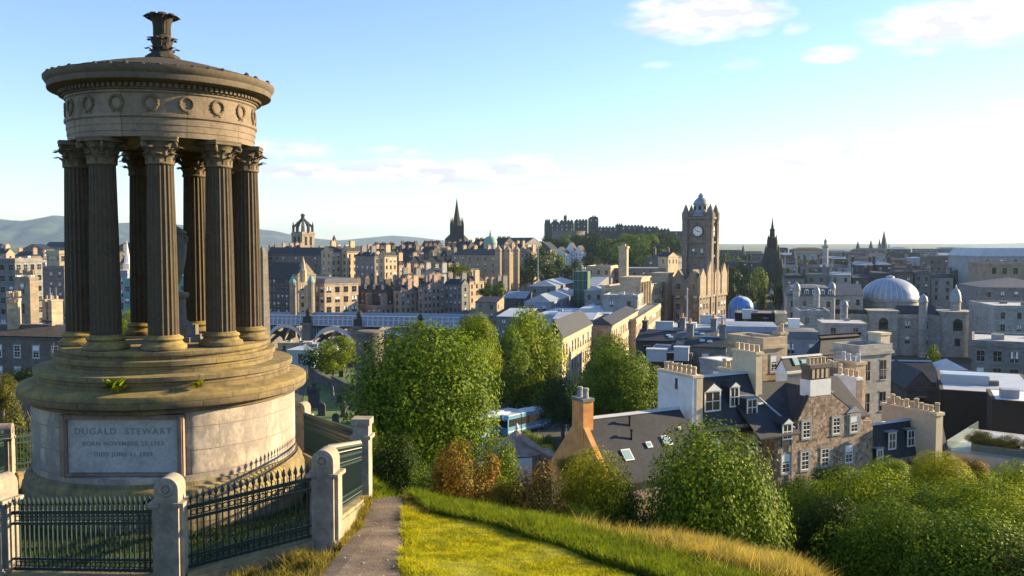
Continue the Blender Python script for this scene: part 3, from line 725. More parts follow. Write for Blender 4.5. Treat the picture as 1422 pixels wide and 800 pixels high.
def window(parent, x, y, z, rz, w, h, kind='far'):
    me, p = win_mesh(w, h, kind, WV.choice((0, 0, 0, 1, 2, 3)) if kind == 'far' else WV.choice((0, 0, 4)))
    o = put('window', me, parent, (x, y, z), rz)
    if p is not None: put('pane', p, o)
    return o
def chim_mesh(w, d, h, n, mat, axis=0, pot='terrac'):
    key = ('c', round(w, 2), round(d, 2), round(h, 2), n, mat, axis, pot)
    if key in _cache: return _cache[key]
    jr = random.Random(int(w * 100 + h * 37 + n)); mb = MB(); mb.box(-w / 2, -d / 2, -1.5, w / 2, d / 2, h - .25); mb.box(-w / 2 - .1, -d / 2 - .1, h - .25, w / 2 + .1, d / 2 + .1, h)
    for i in range(n):
        L = (w if axis == 0 else d) - .5; q = (-L / 2 + L * (i + .5) / n)
        c = (q, 0) if axis == 0 else (0, q)
        e = jr.uniform(-.22, .25); c = (c[0] + jr.uniform(-.06, .06), c[1] + jr.uniform(-.05, .05))
        if jr.random() < .12: continue
        mb.lathe([(.17, h), (.16, h + .5 + e), (.19, h + .55 + e), (.18, h + .68 + e), (.10, h + .69 + e)], 8, c=c, m=1)
    if jr.random() < .5:
        x = jr.uniform(-.3, .3) * w; H_ = h + jr.uniform(1.6, 2.6); mb.box(x - .03, -.03, h - .02, x + .03, .03, H_, 2)
        for k in range(4): mb.box(x - .45 + .08 * k, -.015, H_ - .25 * k - .08, x + .45 - .08 * k, .015, H_ - .25 * k - .05, 2)
    _cache[key] = mb.mesh('chimney', [mat, pot, 'lead']); return _cache[key]
def dorm_mesh(w, h, kind):
    key = ('d', w, h, kind)
    if key in _cache: return _cache[key]
    mb = MB(); a = w / 2; L = h * 1.25 + .5
    mb.box(-a, 0, -.6, a, L, h)                                     # cheeks, slate
    if kind == 'gable':
        mb.prism_y([(-a - .12, h + .002), (a + .12, h + .002), (0, h + w * .45)], -.18, L, 0); mb.prism_y([(-a - .02, h + .0), (a + .02, h), (0, h + w * .36)], -.20, -.185, 1)
    else:
        mb.box(-a - .1, -.15, h + .002, a + .1, L, h + .14, 2)
    mb.box(-a, -.06, .0, -a + .14, -.001, h, 1); mb.box(a - .14, -.06, .0, a, -.001, h, 1); mb.box(-a + .14, -.06, h - .14, a - .14, -.001, h, 1); mb.box(-a + .14, -.06, .0, a - .14, -.001, .13, 1)
    mb.box(-a + .14, -.03, .13, a - .14, -.001, h - .14, 3)
    mb.box(-.04, -.05, .13, .04, -.031, h - .14, 1); mb.box(-a + .14, -.05, h * .5 - .04, -.041, -.031, h * .5 + .04, 1); mb.box(.041, -.05, h * .5 - .04, a - .14, -.031, h * .5 + .04, 1)
    _cache[key] = mb.mesh('dormer', ['slate', 'white', 'lead', 'glass']); return _cache[key]

def foot(uL, uC, D, yaw, uR=None, dep=None):
    c, s = math.cos(R(yaw)), math.sin(R(yaw)); k = 1.0012
    aL, aC = (uL - CX) / F / k, (uC - CX) / F / k
    Cx = aC * D; w = (Cx - aL * D) / (c + aL * s)
    if dep is None:
        aR = (uR - CX) / F / k; dep = (aR * D - Cx) / (s - aR * c)
    return Cx, D, w, dep
def house(name, label, cat, uL, uC, vt, D, uR=None, dep=None, yaw=15, zb=None, roof='flat', rh=0.0, wall='sand', roofm='slate', ww=1.15, wh=1.9, sx=3.1, sz=3.7, ns=4,
          front=True, side=True, left=False, chim=(), dorm=None, group=None, kind='far', band=True, crenel=False, top0=1.1, chm=None, zt=None):
    Cx, Cy, w, dep = foot(uL, uC, D, yaw, uR, dep)
    dep = abs(dep)
    if zt is None: zt = at(uC, vt, D).z
    gz = hz(Cx, Cy + dep / 2)
    zb = min(gz - 1.0, zt - 4) if zb is None else zb
    h = zt - zb; rhm = rh * D / F
    t = thing(name, label, cat, (Cx, Cy, zb), -R(yaw), group)
    mb = MB(); mb.box(-w, 0, 0, 0, dep, h)
    o = .35
    if roof == 'flat':
        q = .38; e = .10
        hp = .55 if band else .12
        mb.box(-w - e, -e, h - .35, e, q, h + hp); mb.box(-w - e, dep - q, h - .35, e, dep + e, h + hp); mb.box(-w - e, q, h - .35, -w + q, dep - q, h + hp); mb.box(-q, q, h - .35, e, dep - q, h + hp)
        if band: mb.box(-w - .28, -.28, h - .75, .28, dep + .28, h - .36)
    elif band:
        mb.box(-w - .25, -.25, h - .5, .25, dep + .25, h - .06)
    if roof == 'gx': mb.prism_x([(.02, h - .01), (dep - .02, h - .01), (dep / 2, h + rhm - .12)], -w, 0)
    if roof == 'gy': mb.prism_y([(-w + .02, h - .01), (-.02, h - .01), (-w / 2, h + rhm - .12)], 0, dep)
    if crenel:
        nn = max(2, int(w / 2.2))
        for i in range(nn):
            x0 = -w - .1 + (w + .2) * (i + .22) / nn; x1 = x0 + (w + .2) / nn * .56; mb.box(x0, -.101, h + .5, x1, .38, h + 1.4); mb.box(x0, dep - .38, h + .5, x1, dep + .101, h + 1.4)
        nn = max(2, int(dep / 2.2))
        for i in range(nn):
            y0 = .5 + (dep - 1) * (i + .22) / nn; y1 = y0 + (dep - 1) / nn * .56; mb.box(-.38, y0, h + .5, .101, y1, h + 1.4); mb.box(-w - .101, y0, h + .5, -w + .38, y1, h + 1.4)
    mb.build('wall', wall, t)
    rb = MB()
    if roof == 'flat': rb.box(-w + .385, .385, h + .003, -.385, dep - .385, h + .1)
    elif roof == 'gx': rb.prism_x([(-o, h - o * rhm / (dep / 2) + .06), (dep / 2, h + rhm + .06), (dep + o, h - o * rhm / (dep / 2) + .06), (dep + o, h - o * rhm / (dep / 2) - .1), (dep / 2, h + rhm - .1), (-o, h - o * rhm / (dep / 2) - .1)], -w - .12, .12)
    elif roof == 'gy': rb.prism_y([(-w - o, h - o * rhm / (w / 2) + .06), (-w - o, h - o * rhm / (w / 2) - .1), (-w / 2, h + rhm - .1), (o, h - o * rhm / (w / 2) - .1), (o, h - o * rhm / (w / 2) + .06), (-w / 2, h + rhm + .06)], -.12, dep + .12)
    elif roof == 'hip':
        m_ = min(w, dep) / 2
        if w >= dep: r0, r1 = (-w + m_, dep / 2), (-m_, dep / 2)
        else: r0, r1 = (-w / 2, m_), (-w / 2, dep - m_)
        vs = [(-w - o, -o, h), (o, -o, h), (o, dep + o, h), (-w - o, dep + o, h), (r0[0], r0[1], h + rhm), (r1[0], r1[1], h + rhm)]
        fs = [(3, 2, 1, 0), (0, 1, 5, 4), (2, 3, 4, 5), (1, 2, 5), (3, 0, 4)] if w >= dep else [(3, 2, 1, 0), (0, 1, 4), (2, 3, 5), (1, 2, 5, 4), (3, 0, 4, 5)]
        rb.add(vs, fs)
    elif roof == 'mans':
        i_ = rhm * .42; vs = [(-w - o, -o, h), (o, -o, h), (o, dep + o, h), (-w - o, dep + o, h), (-w + i_, i_, h + rhm * .82), (-i_, i_, h + rhm * .82), (-i_, dep - i_, h + rhm * .82), (-w + i_, dep - i_, h + rhm * .82)]
        j_ = min(w, dep) * .42; vs += [(-w + j_, j_, h + rhm), (-j_, j_, h + rhm), (-j_, dep - j_, h + rhm), (-w + j_, dep - j_, h + rhm)]
        fs = [(3, 2, 1, 0), (8, 9, 10, 11)]
        for k in (0, 4): fs += [(k + i, k + (i + 1) % 4, k + 4 + (i + 1) % 4, k + 4 + i) for i in range(4)]
        rb.add(vs, fs)
    rf = rb.build('roof', roofm, t)
    if roof == 'gx' and D < 300: MB().prism_x([(dep / 2 - .2, h + rhm - .02), (dep / 2 + .2, h + rhm - .02), (dep / 2, h + rhm + .2)], -w - .14, .14).build('ridge_cap', 'leadpale', rf)
    if roof == 'flat' and D < 340 and w > 6 and dep > 5:
        jr = random.Random(int(abs(uL) * 7 + D))
        for q in range(jr.choice((1, 2, 3))):
            x, y, a_, b_ = -w + w * jr.uniform(.15, .85), dep * jr.uniform(.25, .75), jr.uniform(.5, 1.3), jr.uniform(.4, .9)
            MB().box(x - a_, y - b_, h + .09, x + a_, y + b_, h + jr.uniform(.5, 1.3)).build('roof_vent', jr.choice(('lead', 'paleg', 'felt')), rf)
    if roof in ('gx', 'hip') and D < 240 and kind == 'far' and w > 5:
        jr = random.Random(int(abs(uL) * 5 + D))
        for q in range(jr.choice((1, 2, 2))):
            x = -w + w * jr.uniform(.25, .75); t_ = jr.uniform(.3, .6)
            if roof == 'gx': MB().box(-.4, -.5, .0, .4, .5, .12, 0, Matrix.Translation((x, dep / 2 * t_, h + rhm * t_ + .08)) @ Matrix.Rotation(math.atan2(rhm, dep / 2), 4, 'X')).build('skylight', 'paleglass', rf)
    if kind == 'sash' and roof == 'gx':
        mb = MB(); mb.tube([(-w - .1, -o - .05, h - o * rhm / (dep / 2) - .05), (.1, -o - .05, h - o * rhm / (dep / 2) - .05)], .07, 6)
        mb.tube([(-.25, -o, h - .35), (-.25, -.12, h - .8), (-.25, -.12, 0)], .055, 6); mb.build('gutter', 'black', t)
    # windows, capped so that a thing never has too many
    def rows(L, sp): return max(1, int(L / sp)) if L > sp * .8 else 0
    nf, nsd = (rows(w, sx) if front else 0), (rows(dep, sx) if side else 0); nl = rows(dep, sx) if left else 0
    ns = min(ns, max(1, int((h - top0) / sz)))
    while (nf + nsd + nl) * ns > 90:
        nf = int(nf * .85); nsd = int(nsd * .85); nl = int(nl * .85)
    hb_ = h - (.5 if band else 0)
    for j in range(ns):
        z = hb_ - top0 - wh - j * sz
        for i in range(nf): window(t, -w + w * (i + .5) / nf, 0, z, 0, ww, wh, kind)
        for i in range(nsd): window(t, 0, dep * (i + .5) / nsd, z, R(90), ww, wh, kind)
        for i in range(nl): window(t, -w, dep * (i + .5) / nl, z, -R(90), ww, wh, kind)
    for cdef in chim:                                # (fx, fy, w, d, height above roof base, pots)
        fx, fy, cw, cdp, ch, n = cdef
        put('chimney', chim_mesh(cw, cdp, ch, n, chm or wall, 0 if cw >= cdp else 1, 'buff' if wall in ('sand', 'sandpale') else 'terrac'), t, (-w + w * fx, dep * fy, h))
    if dorm:
        n, dw, dh, knd, fr = dorm
        if roof == 'mans': yy, zz_ = .15, h + .25
        else: yy, zz_ = dep / 2 * fr, h + rhm * fr
        for i in range(n):
            put('dormer', dorm_mesh(dw, dh, knd), t, (-w + w * (i + .5) / n, yy, zz_))
    t['_wd'] = (w, dep, h); del t['_wd']
    return t, w, dep, h

H = house
# ---- left of the columns and between them
H('stone_house', 'dark stone building with white sash windows behind the left side of the monument', 'building', -70, 86, 468, 150, dep=14, yaw=12, zb=-32, roof='gx', rh=10, wall='brown', roofm='slatebrown', ww=1.2, wh=2.1, sx=3.6, ns=3, kind='sash', side=True)
H('gate_turret', 'narrow gabled stone turret lit by the sun at the end of the dark building', 'tower', 88, 96, 440, 146, uR=102, yaw=35, zb=-32, roof='gy', rh=12, wall='sandpale', sx=2, ns=2)
H('castle_tower', 'taller crenellated stone tower with one golden sunlit side left of the columns', 'tower', 19, 40, 386, 165, uR=52, yaw=32, zb=-33, wall='sand', crenel=True, sx=3.5, ns=3, band=False)
H('castle_tower', 'shorter crenellated stone tower lit golden at the left edge', 'tower', 7, 12, 415, 160, uR=27, yaw=68, zb=-33, wall='sandpale', crenel=True, sx=4, ns=2, band=False)
H('stone_house', 'small stone house with clustered chimneys below the crenellated tower', 'house', 58, 70, 444, 158, uR=82, yaw=35, roof='gx', rh=6, wall='sandpale', chim=((.2, .5, 1.2, 2, 3.5, 2), (.9, .5, 1.2, 2, 3.5, 2)), sx=3)
H('office_block', 'slim blue grey office block at the left edge beyond the crenellated towers', 'building', -4, 20, 361, 300, dep=12, yaw=15, wall='grey', sx=3, ns=6, ww=1.6)
H('apartment_block', 'large shaded blue grey block with a golden lit attic left of the columns', 'building', 52, 88, 372, 320, uR=101, yaw=20, wall='grey', sx=3.4, ns=7)
H('attic_storey', 'sunlit yellow stone building rising over the shaded blue grey block', 'building', 64, 82, 350, 345, uR=92, yaw=45, wall='sandpale', sx=3, ns=4)
H('flat_roofed_hall', 'long low hall with a pale flat roof at the far left', 'building', -30, 62, 366, 420, dep=60, yaw=8, wall='paleg', roofm='leadpale', sx=4, ns=2)
H('stone_church', 'pale stone church with a thin white spire seen between the left columns', 'church', 166, 180, 366, 450, uR=192, yaw=35, wall='sandpale', roof='gx', rh=10, sx=3, ns=3)
H('glass_block', 'turquoise glazed building seen between the second and third columns', 'building', 172, 186, 390, 232, uR=196, yaw=35, wall='teal', sx=2.2, sz=3.2, ns=7, ww=1.7, wh=1.2, roofm='paleglass')
H('office_block', 'dark blue office block beside the turquoise glazed building', 'building', 158, 176, 378, 262, dep=20, yaw=15, wall='lead', sx=2.6, ns=7)
H('glass_block', 'pale green glazed building seen behind the urn', 'building', 240, 256, 372, 236, uR=268, yaw=40, wall='teal', roofm='paleglass', sx=2.2, sz=3.2, ns=8, ww=1.6, wh=1.1)
for i, (a, b, c, v, D, wl) in enumerate([(-40, 8, 20, 352, 520, 'sandpale'), (20, 44, 56, 356, 560, 'pink'), (90, 118, 132, 353, 500, 'grey'), (128, 150, 166, 362, 430, 'sand'), (150, 166, 182, 350, 620, 'brown'), (196, 214, 230, 358, 520, 'sand'), (262, 282, 296, 355, 560, 'sandpale'), (262, 276, 290, 392, 300, 'paleg'), (290, 316, 340, 352, 600, 'brown'), (100, 140, 158, 404, 300, 'brown'), (196, 222, 240, 410, 290, 'grey'), (290, 330, 356, 402, 330, 'brown'), (320, 350, 372, 356, 520, 'sand'),
        (-40, 0, 12, 345, 800, 'grey'), (30, 60, 75, 346, 850, 'brown'), (60, 92, 110, 343, 900, 'grey'), (160, 185, 200, 344, 880, 'brown'), (240, 268, 280, 345, 840, 'grey'), (300, 340, 356, 344, 860, 'brown')]):
    H('tenement', 'distant stone tenement with slate roof in the roofscape behind the monument columns', 'building', a, b, v, D, uR=c, yaw=30, wall=wl, roof=('gx', 'hip', 'gy')[i % 3], rh=7, sx=3.4, ns=4, group='tenements behind the monument', chim=((.08, .5, 1.2, 2.6, 5, 3), (.92, .5, 1.2, 2.6, 5, 3)) if D < 700 else ())
sp = thing('church_spire', 'thin white church spire between the left columns', 'spire', (at(176, 336, 449).x, 449, -40))
MB().lathe([(2.2, 0), (2.2, 30), (1.7, 30.2), (.08, at(176, 334, 449).z + 40)], 8).build('spire', 'harl', sp)

# ---- Old Town: two rows of tall tenements climbing the ridge
OT = dict(yaw=36, sx=3.0, sz=3.6)
def ch(*f): return tuple((x, .5, 1.3, 3.2, 5.5, 4) for x in f)
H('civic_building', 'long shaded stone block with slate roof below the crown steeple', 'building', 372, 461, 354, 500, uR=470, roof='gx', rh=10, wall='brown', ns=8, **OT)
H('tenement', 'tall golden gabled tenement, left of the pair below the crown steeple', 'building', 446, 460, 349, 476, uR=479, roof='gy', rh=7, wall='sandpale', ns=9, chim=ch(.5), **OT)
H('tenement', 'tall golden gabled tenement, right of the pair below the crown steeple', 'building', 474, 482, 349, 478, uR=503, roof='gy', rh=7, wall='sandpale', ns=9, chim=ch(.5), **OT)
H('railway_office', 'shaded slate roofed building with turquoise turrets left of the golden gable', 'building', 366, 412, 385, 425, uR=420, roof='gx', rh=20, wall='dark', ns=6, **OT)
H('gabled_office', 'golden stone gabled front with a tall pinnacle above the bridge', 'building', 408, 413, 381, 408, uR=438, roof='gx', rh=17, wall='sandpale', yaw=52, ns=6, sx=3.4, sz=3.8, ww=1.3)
for uu in (409, 434):
    p = at(uu, 392, 405); tr = thing('copper_turret', 'turquoise copper turret cap on the %s shoulder of the golden gabled front' % ('left' if uu < 420 else 'right'), 'turret', (p.x, 402, -42))
    MB().lathe([(1.5, 0), (1.5, p.z + 42)], 10).build('shaft', 'sand', tr); MB().lathe([(1.9, p.z + 42.01), (1.7, p.z + 42.5), (.1, p.z + 45.6)], 10).build('cap', 'copper', tr)
p = at(421, 372, 404); pn = thing('stone_pinnacle', 'pale pinnacle on top of the golden gabled front', 'pinnacle', (p.x, 404, p.z - 6)); MB().lathe([(1.6, 0), (1.6, 5), (1.1, 5.2), (.9, 8), (.1, at(421, 356, 404).z - p.z + 6)], 8).build('spirelet', 'sandpale', pn)
H('market_office', 'wide golden office with a row of pale dormers above the bridge', 'building', 396, 450, 394, 412, uR=497, roof='mans', rh=8, wall='sandpale', yaw=48, ns=4, sx=4.2, sz=4.6, ww=2.4, wh=2.6, roofm='slatepale')
H('stone_office', 'shaded stone block with a lit corner right of the golden dormered office', 'building', 493, 520, 356, 470, uR=527, roof='hip', rh=6, wall='grey', ns=9, chim=ch(.3, .8), **OT)
H('tenement', 'tall golden tenement with many windows above the lit market street houses', 'building', 525, 534, 355, 462, uR=551, roof='gy', rh=6, wall='sandpale', ns=9, chim=ch(.5), **OT)
H('tenement', 'small brown tenement against the right side of the tall golden tenement', 'building', 549, 554, 368, 470, uR=560, roof='hip', rh=4, wall='pink', ns=6, **OT)
i = 0
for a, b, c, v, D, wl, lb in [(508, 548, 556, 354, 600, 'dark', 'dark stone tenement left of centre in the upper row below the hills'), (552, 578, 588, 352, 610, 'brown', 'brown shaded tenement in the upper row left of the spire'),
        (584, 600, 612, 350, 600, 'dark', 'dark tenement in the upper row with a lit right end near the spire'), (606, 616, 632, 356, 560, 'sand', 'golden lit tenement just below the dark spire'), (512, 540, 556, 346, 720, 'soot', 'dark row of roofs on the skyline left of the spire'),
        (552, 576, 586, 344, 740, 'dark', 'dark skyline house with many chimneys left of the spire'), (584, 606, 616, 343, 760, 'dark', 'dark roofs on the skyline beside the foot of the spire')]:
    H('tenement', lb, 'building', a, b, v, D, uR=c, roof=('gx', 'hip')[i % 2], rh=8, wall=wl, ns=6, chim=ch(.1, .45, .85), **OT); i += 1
for a, b, c, v, D, wl, lb, rf_ in [(496, 522, 548, 426, 424, 'pink', 'low lit stone house with pale top just above the bridge', 'flat'), (500, 536, 546, 404, 432, 'dark', 'dark slate house with white dormers above the bridge', 'gx'),
        (546, 556, 583, 404, 428, 'pink', 'pinkish sunlit tenement, left one of the lit row above the bridge', 'hip'), (580, 588, 622, 398, 432, 'pink', 'pinkish sunlit tenement, widest of the lit row above the bridge', 'gx'),
        (552, 574, 590, 388, 452, 'grey', 'grey gabled house with pale front behind the lit row', 'gy'), (584, 612, 626, 380, 470, 'paleg', 'pale gabled houses behind the lit row below the dark roofs', 'gy'), (598, 606, 619, 400, 440, 'pink', 'narrow pinkish house at the right end of the lit row', 'gx'),
        (617, 641, 651, 395, 436, 'grey', 'grey shaded house with steep gables right of the lit row', 'gx'), (645, 652, 672, 391, 440, 'sandpale', 'sunlit stone house with chimneys at the right end of the lower row', 'hip')]:
    H('house', lb, 'house', a, b, v, D, uR=c, roof=rf_, rh=7, wall=wl, ns=6, chim=ch(.1, .9), dorm=(3, 1.6, 1.7, 'gable', .25) if 'dormers' in lb else None, yaw=40, sx=2.8, sz=3.4)
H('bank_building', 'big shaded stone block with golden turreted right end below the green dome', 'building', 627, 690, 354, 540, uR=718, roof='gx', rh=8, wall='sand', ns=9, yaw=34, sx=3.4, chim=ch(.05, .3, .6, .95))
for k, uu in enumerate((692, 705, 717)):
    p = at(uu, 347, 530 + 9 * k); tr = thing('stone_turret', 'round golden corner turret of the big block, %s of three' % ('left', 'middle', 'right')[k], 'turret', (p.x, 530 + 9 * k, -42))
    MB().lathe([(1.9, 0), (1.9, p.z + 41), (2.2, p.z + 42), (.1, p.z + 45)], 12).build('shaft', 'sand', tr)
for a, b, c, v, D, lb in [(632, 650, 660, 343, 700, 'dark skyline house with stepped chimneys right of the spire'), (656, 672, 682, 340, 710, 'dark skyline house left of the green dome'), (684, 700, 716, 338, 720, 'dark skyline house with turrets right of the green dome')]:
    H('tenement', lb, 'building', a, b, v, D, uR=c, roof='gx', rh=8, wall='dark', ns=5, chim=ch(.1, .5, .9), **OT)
H('long_roofed_hall', 'long dark blue roofed building on the skyline before the castle', 'building', 694, 730, 338, 800, uR=752, roof='gx', rh=8, wall='grey', ns=4, **OT)
p = at(681, 336, 690); gd = thing('domed_tower', 'small green copper dome on the skyline left of the castle', 'tower', (p.x, 690, -40))
MB().lathe([(5, 0), (5, p.z + 39)], 12).build('drum', 'paleg', gd); MB().lathe([(5.4, p.z + 39.01)] + [(5.2 * math.cos(t), p.z + 39.5 + 5 * math.sin(t)) for t in np.linspace(0, 1.35, 6)] + [(.6, p.z + 46.5), (.1, p.z + 49)], 14).build('dome', 'copper', gd, True)
orr = np.random.default_rng(31)
for (D, v0, v1, u0, u1) in [(640, 350, 356, 506, 620), (560, 360, 368, 500, 632), (505, 374, 384, 494, 640), (455, 394, 402, 440, 700), (660, 346, 352, 372, 470), (700, 344, 350, 620, 740)]:
    u = u0
    while u < u1:
        wpx = orr.uniform(14, 26)
        H('tenement', 'closely packed stone tenement with slate roof and chimneys in the old town rows', 'building', u, u + wpx * .55, orr.uniform(v0, v1), D + orr.uniform(-8, 8), uR=u + wpx, yaw=36 + orr.uniform(-4, 6), sx=3.0, sz=3.6, ns=5, wall=('sand', 'pink', 'brown', 'sandpale', 'grey')[int(orr.integers(5))], roof=('gx', 'gy', 'hip', 'gx')[int(orr.integers(4))], rh=orr.uniform(5, 9), chim=ch(.08, .92), group='tenements of the old town rows')
        u += wpx * orr.uniform(.85, 1.5)
# crown steeple
p = at(421, 345, 742); z0 = p.z; cs = thing('crown_steeple', 'square church tower with open stone crown on the skyline above the golden gables', 'steeple', (p.x, 742, -40), R(-36))
zt = at(421, 322, 742).z + 40
mb = MB(); mb.box(-6.5, -6.5, 0, 6.5, 6.5, zt); mb.box(-7, -7, zt - 2.5, 7, 7, zt - 1.2)
for i in range(4):
    Mr = Matrix.Rotation(i * math.pi / 2, 4, 'Z')
    for x in (-2.6, 2.6): mb.box(x - 1.1, -6.7, zt - 11, x + 1.1, -6.51, zt - 4, 1, Mr)
mb.build('tower', ['sand', 'black'], cs)
mb = MB()
for i in range(8):
    a = i * math.pi / 4; q = 1.0 if i % 2 == 0 else 1.22
    mb.tube([(6.2 * q * math.cos(a), 6.2 * q * math.sin(a), zt), (6 * q * math.cos(a), 6 * q * math.sin(a), zt + 4), (3.4 * math.cos(a), 3.4 * math.sin(a), zt + 8), (.6 * math.cos(a), .6 * math.sin(a), zt + 11)], [1.0, .9, .8, .7], 6)
    mb.lathe([(.9, zt - 1), (.9, zt + 4.5), (.08, zt + 8.5)], 6, c=(6.4 * q * math.cos(a), 6.4 * q * math.sin(a)))
mb.lathe([(1.4, zt + 10), (1.5, zt + 13), (2, zt + 13.4), (.9, zt + 15), (.15, at(421, 304, 742).z + 40)], 8)
mb.build('crown', 'dark', cs)
p = at(464, 334, 800); q = thing('church_spire', 'tiny thin spire on the skyline right of the crown steeple', 'spire', (p.x, 800, -40)); MB().lathe([(3, 0), (3, p.z + 38), (.1, at(464, 326, 800).z + 40)], 6).build('spire', 'dark', q)
# the tall dark spire
D = 905; p = at(634.5, 338, D); hub = thing('dark_spire', 'tall sharp black gothic spire standing alone on the skyline', 'spire', (p.x, D, -30), R(12))
b0 = at(634, 308, D).z + 30; tip = at(634, 275, D).z + 30
mb = MB(); mb.box(-5.2, -5.2, 0, 5.2, 5.2, b0 - 4)
for sx_ in (-1, 1):
    for sy_ in (-1, 1):
        mb.box(sx_ * 5.2 - 1, sy_ * 5.2 - 1, 0, sx_ * 5.2 + 1, sy_ * 5.2 + 1, b0 - 2.5); mb.lathe([(1.1, b0 - 2.5), (.1, b0 + 5)], 6, c=(sx_ * 5.2, sy_ * 5.2))
mb.build('tower', 'soot', hub)
mb = MB(); mb.lathe([(4.9, b0 - 4.2), (3.7, b0 + 1), (2.4, b0 + 8), (1.2, b0 + 16), (.12, tip)], 8); mb.build('spire', 'soot', hub)
H('church_nave', 'dark gabled nave at the foot of the tall black spire', 'church', 618, 632, 332, 915, uR=650, roof='gx', rh=9, wall='soot', ns=1, yaw=36)
# ---- castle on its crag
rk = thing('castle', 'grey fortress with battlements on the crag in the centre of the skyline', 'castle', (at(820, 338, 1150).x, 1150, 0))
rx = at(820, 338, 1150).x
def cbox(u0, u1, v0, v1, D0, dep, mat='dark', cren=True, name='castle_wall', rows=0, yaw=0):
    a, b = at(u0, v0, D0), at(u1, v1, D0)
    mb = MB(); x0, x1, y0 = a.x - rx, b.x - rx, D0 - 1150
    mb.box(x0, y0, b.z - 6, x1, y0 + dep, a.z)
    if cren:
        n = max(3, int((x1 - x0) / 3.6))
        for i in range(n):
            xx = x0 + (x1 - x0) * (i + .2) / n; mb.box(xx, y0 - .15, a.z, xx + (x1 - x0) / n * .6, y0 + 1, a.z + 1.7)
    mb.build(name, mat, rk)
    for j in range(rows):
        n = max(2, int((x1 - x0) / 6))
        for i in range(n): window(rk, x0 + (x1 - x0) * (i + .5) / n, y0, a.z - 4.5 - 5 * j, 0, 1.5, 2.4)
cbox(757, 797, 310, 331, 1150, 30, 'dark', rows=2); cbox(757, 764, 306, 331, 1149, 14, 'dark'); cbox(768, 774, 306, 318, 1152, 10, 'dark'); cbox(783, 787, 300, 312, 1156, 5, 'dark'); cbox(778, 796, 307, 316, 1158, 16, 'dark', rows=1)
cbox(799, 816, 306, 326, 1158, 22, 'dark', rows=2); cbox(818, 831, 303, 326, 1155, 14, 'dark', rows=1); cbox(822, 828, 301, 306, 1156, 8, 'soot')
cbox(831, 858, 316, 329, 1150, 24, 'dark', rows=1); cbox(856, 864, 312, 328, 1148, 14, 'dark'); cbox(862, 893, 314, 329, 1140, 24, 'dark', rows=1); cbox(890, 914, 316, 334, 1120, 18, 'dark', rows=1); cbox(912, 930, 319, 336, 1100, 18, 'dark'); cbox(926, 952, 321, 340, 1085, 18, 'dark', cren=False, rows=1)
mb = MB(); c = at(790, 325, 1140); mb.lathe([(22, c.z - 10), (21, c.z + 2.5), (21.6, c.z + 2.6), (21.6, c.z + 3.6), (20.5, c.z + 3.7)], 40, c=(c.x - rx, -4)); mb.build('round_battery', 'brown', rk, True)
# crag
v = []; U = np.linspace(-110, 130, 70); rr = np.random.default_rng(3)
fs = []
for j in range(14):
    t = j / 13
    for i, x in enumerate(U):
        e = 1 - (abs(x - 5) / 125) ** 2.2; top = 2 * max(0, e) + (0 if -60 < x < 40 else -4)
        zz_ = -34 + (top + 34) * (math.sin(t * math.pi) ** .55) * max(.05, e) ** .5 if 0 < j < 13 else -40
        v.append((x + rr.normal(0, 1.5), -70 + 150 * t + rr.normal(0, 2.0), zz_ + rr.normal(0, 1.6)))
for j in range(13):
    for i in range(69): k = j * 70 + i; fs.append((k, k + 1, k + 71, k + 70))
structure(MB().add(v, fs).build('castle_rock', 'rock', None, False, (rx, 1150, 0)))
# white harled houses under the castle
for k, (a, b, c, v_, D, rf_, lb) in enumerate([(769, 786, 792, 352, 905, 'gy', 'white harled gabled house, left of the white group below the castle'), (786, 797, 802, 346, 915, 'gy', 'white harled tower house in the middle of the group below the castle'), (798, 808, 814, 350, 910, 'gy', 'white harled gabled house, right of the white group below the castle')]):
    H('white_house', lb, 'house', a, b, v_, D, uR=c, roof=rf_, rh=9, wall='harl', roofm='slatebrown', ns=6, yaw=36, sx=3.2)
H('terrace', 'dark stone terrace between the spire and the castle, half hidden by trees', 'building', 728, 748, 360, 850, uR=766, roof='gx', rh=8, wall='brown', ns=6, yaw=36, chim=ch(.1, .5, .9))
H('terrace', 'dark gabled stone house below the left end of the castle', 'building', 744, 764, 345, 880, uR=774, roof='gy', rh=9, wall='dark', ns=6, yaw=36, chim=ch(.5))
H('terrace', 'shaded stone terrace left of the white houses below the castle', 'building', 700, 726, 366, 820, uR=740, roof='gx', rh=7, wall='brown', ns=6, yaw=36, chim=ch(.1, .9))
# gallery etc. in front of the castle trees
H('chimneyed_block', 'square building with a tall pale lit chimney before the castle trees', 'building', 815, 848, 371, 430, uR=858, wall='sandpale', roofm='felt', yaw=15, ns=2)
ct = thing('tall_chimney', 'tall pale stone stair tower lit on its right side below the castle', 'tower', (at(866, 372, 424).x, 424, -36), R(-20))
zt = at(866, 342, 424).z + 36; MB().box(-1.9, -1.9, 0, 1.9, 1.9, zt - 1).box(-2.3, -2.3, zt - 1, 2.3, 2.3, zt).box(-.9, -.9, zt, .9, .9, zt + 1).build('shaft', 'sandpale', ct)
H('flat_roofed_block', 'long flat roofed block with pale plant room left of the clock tower', 'building', 826, 926, 374, 436, dep=30, yaw=12, wall='grey', roofm='leadpale', ns=3, sx=4)
H('stone_block', 'shaded stone block with chimneys just left of the clock tower', 'building', 894, 934, 360, 470, uR=950, yaw=15, wall='brown', roof='hip', rh=8, ns=4, chim=ch(.1, .6))
H('roof_pavilion', 'small lit attic with slanting chimneys left of the clock tower hotel', 'building', 914, 928, 356, 440, uR=942, yaw=40, wall='sandpale', roof='gx', rh=6, ns=1)
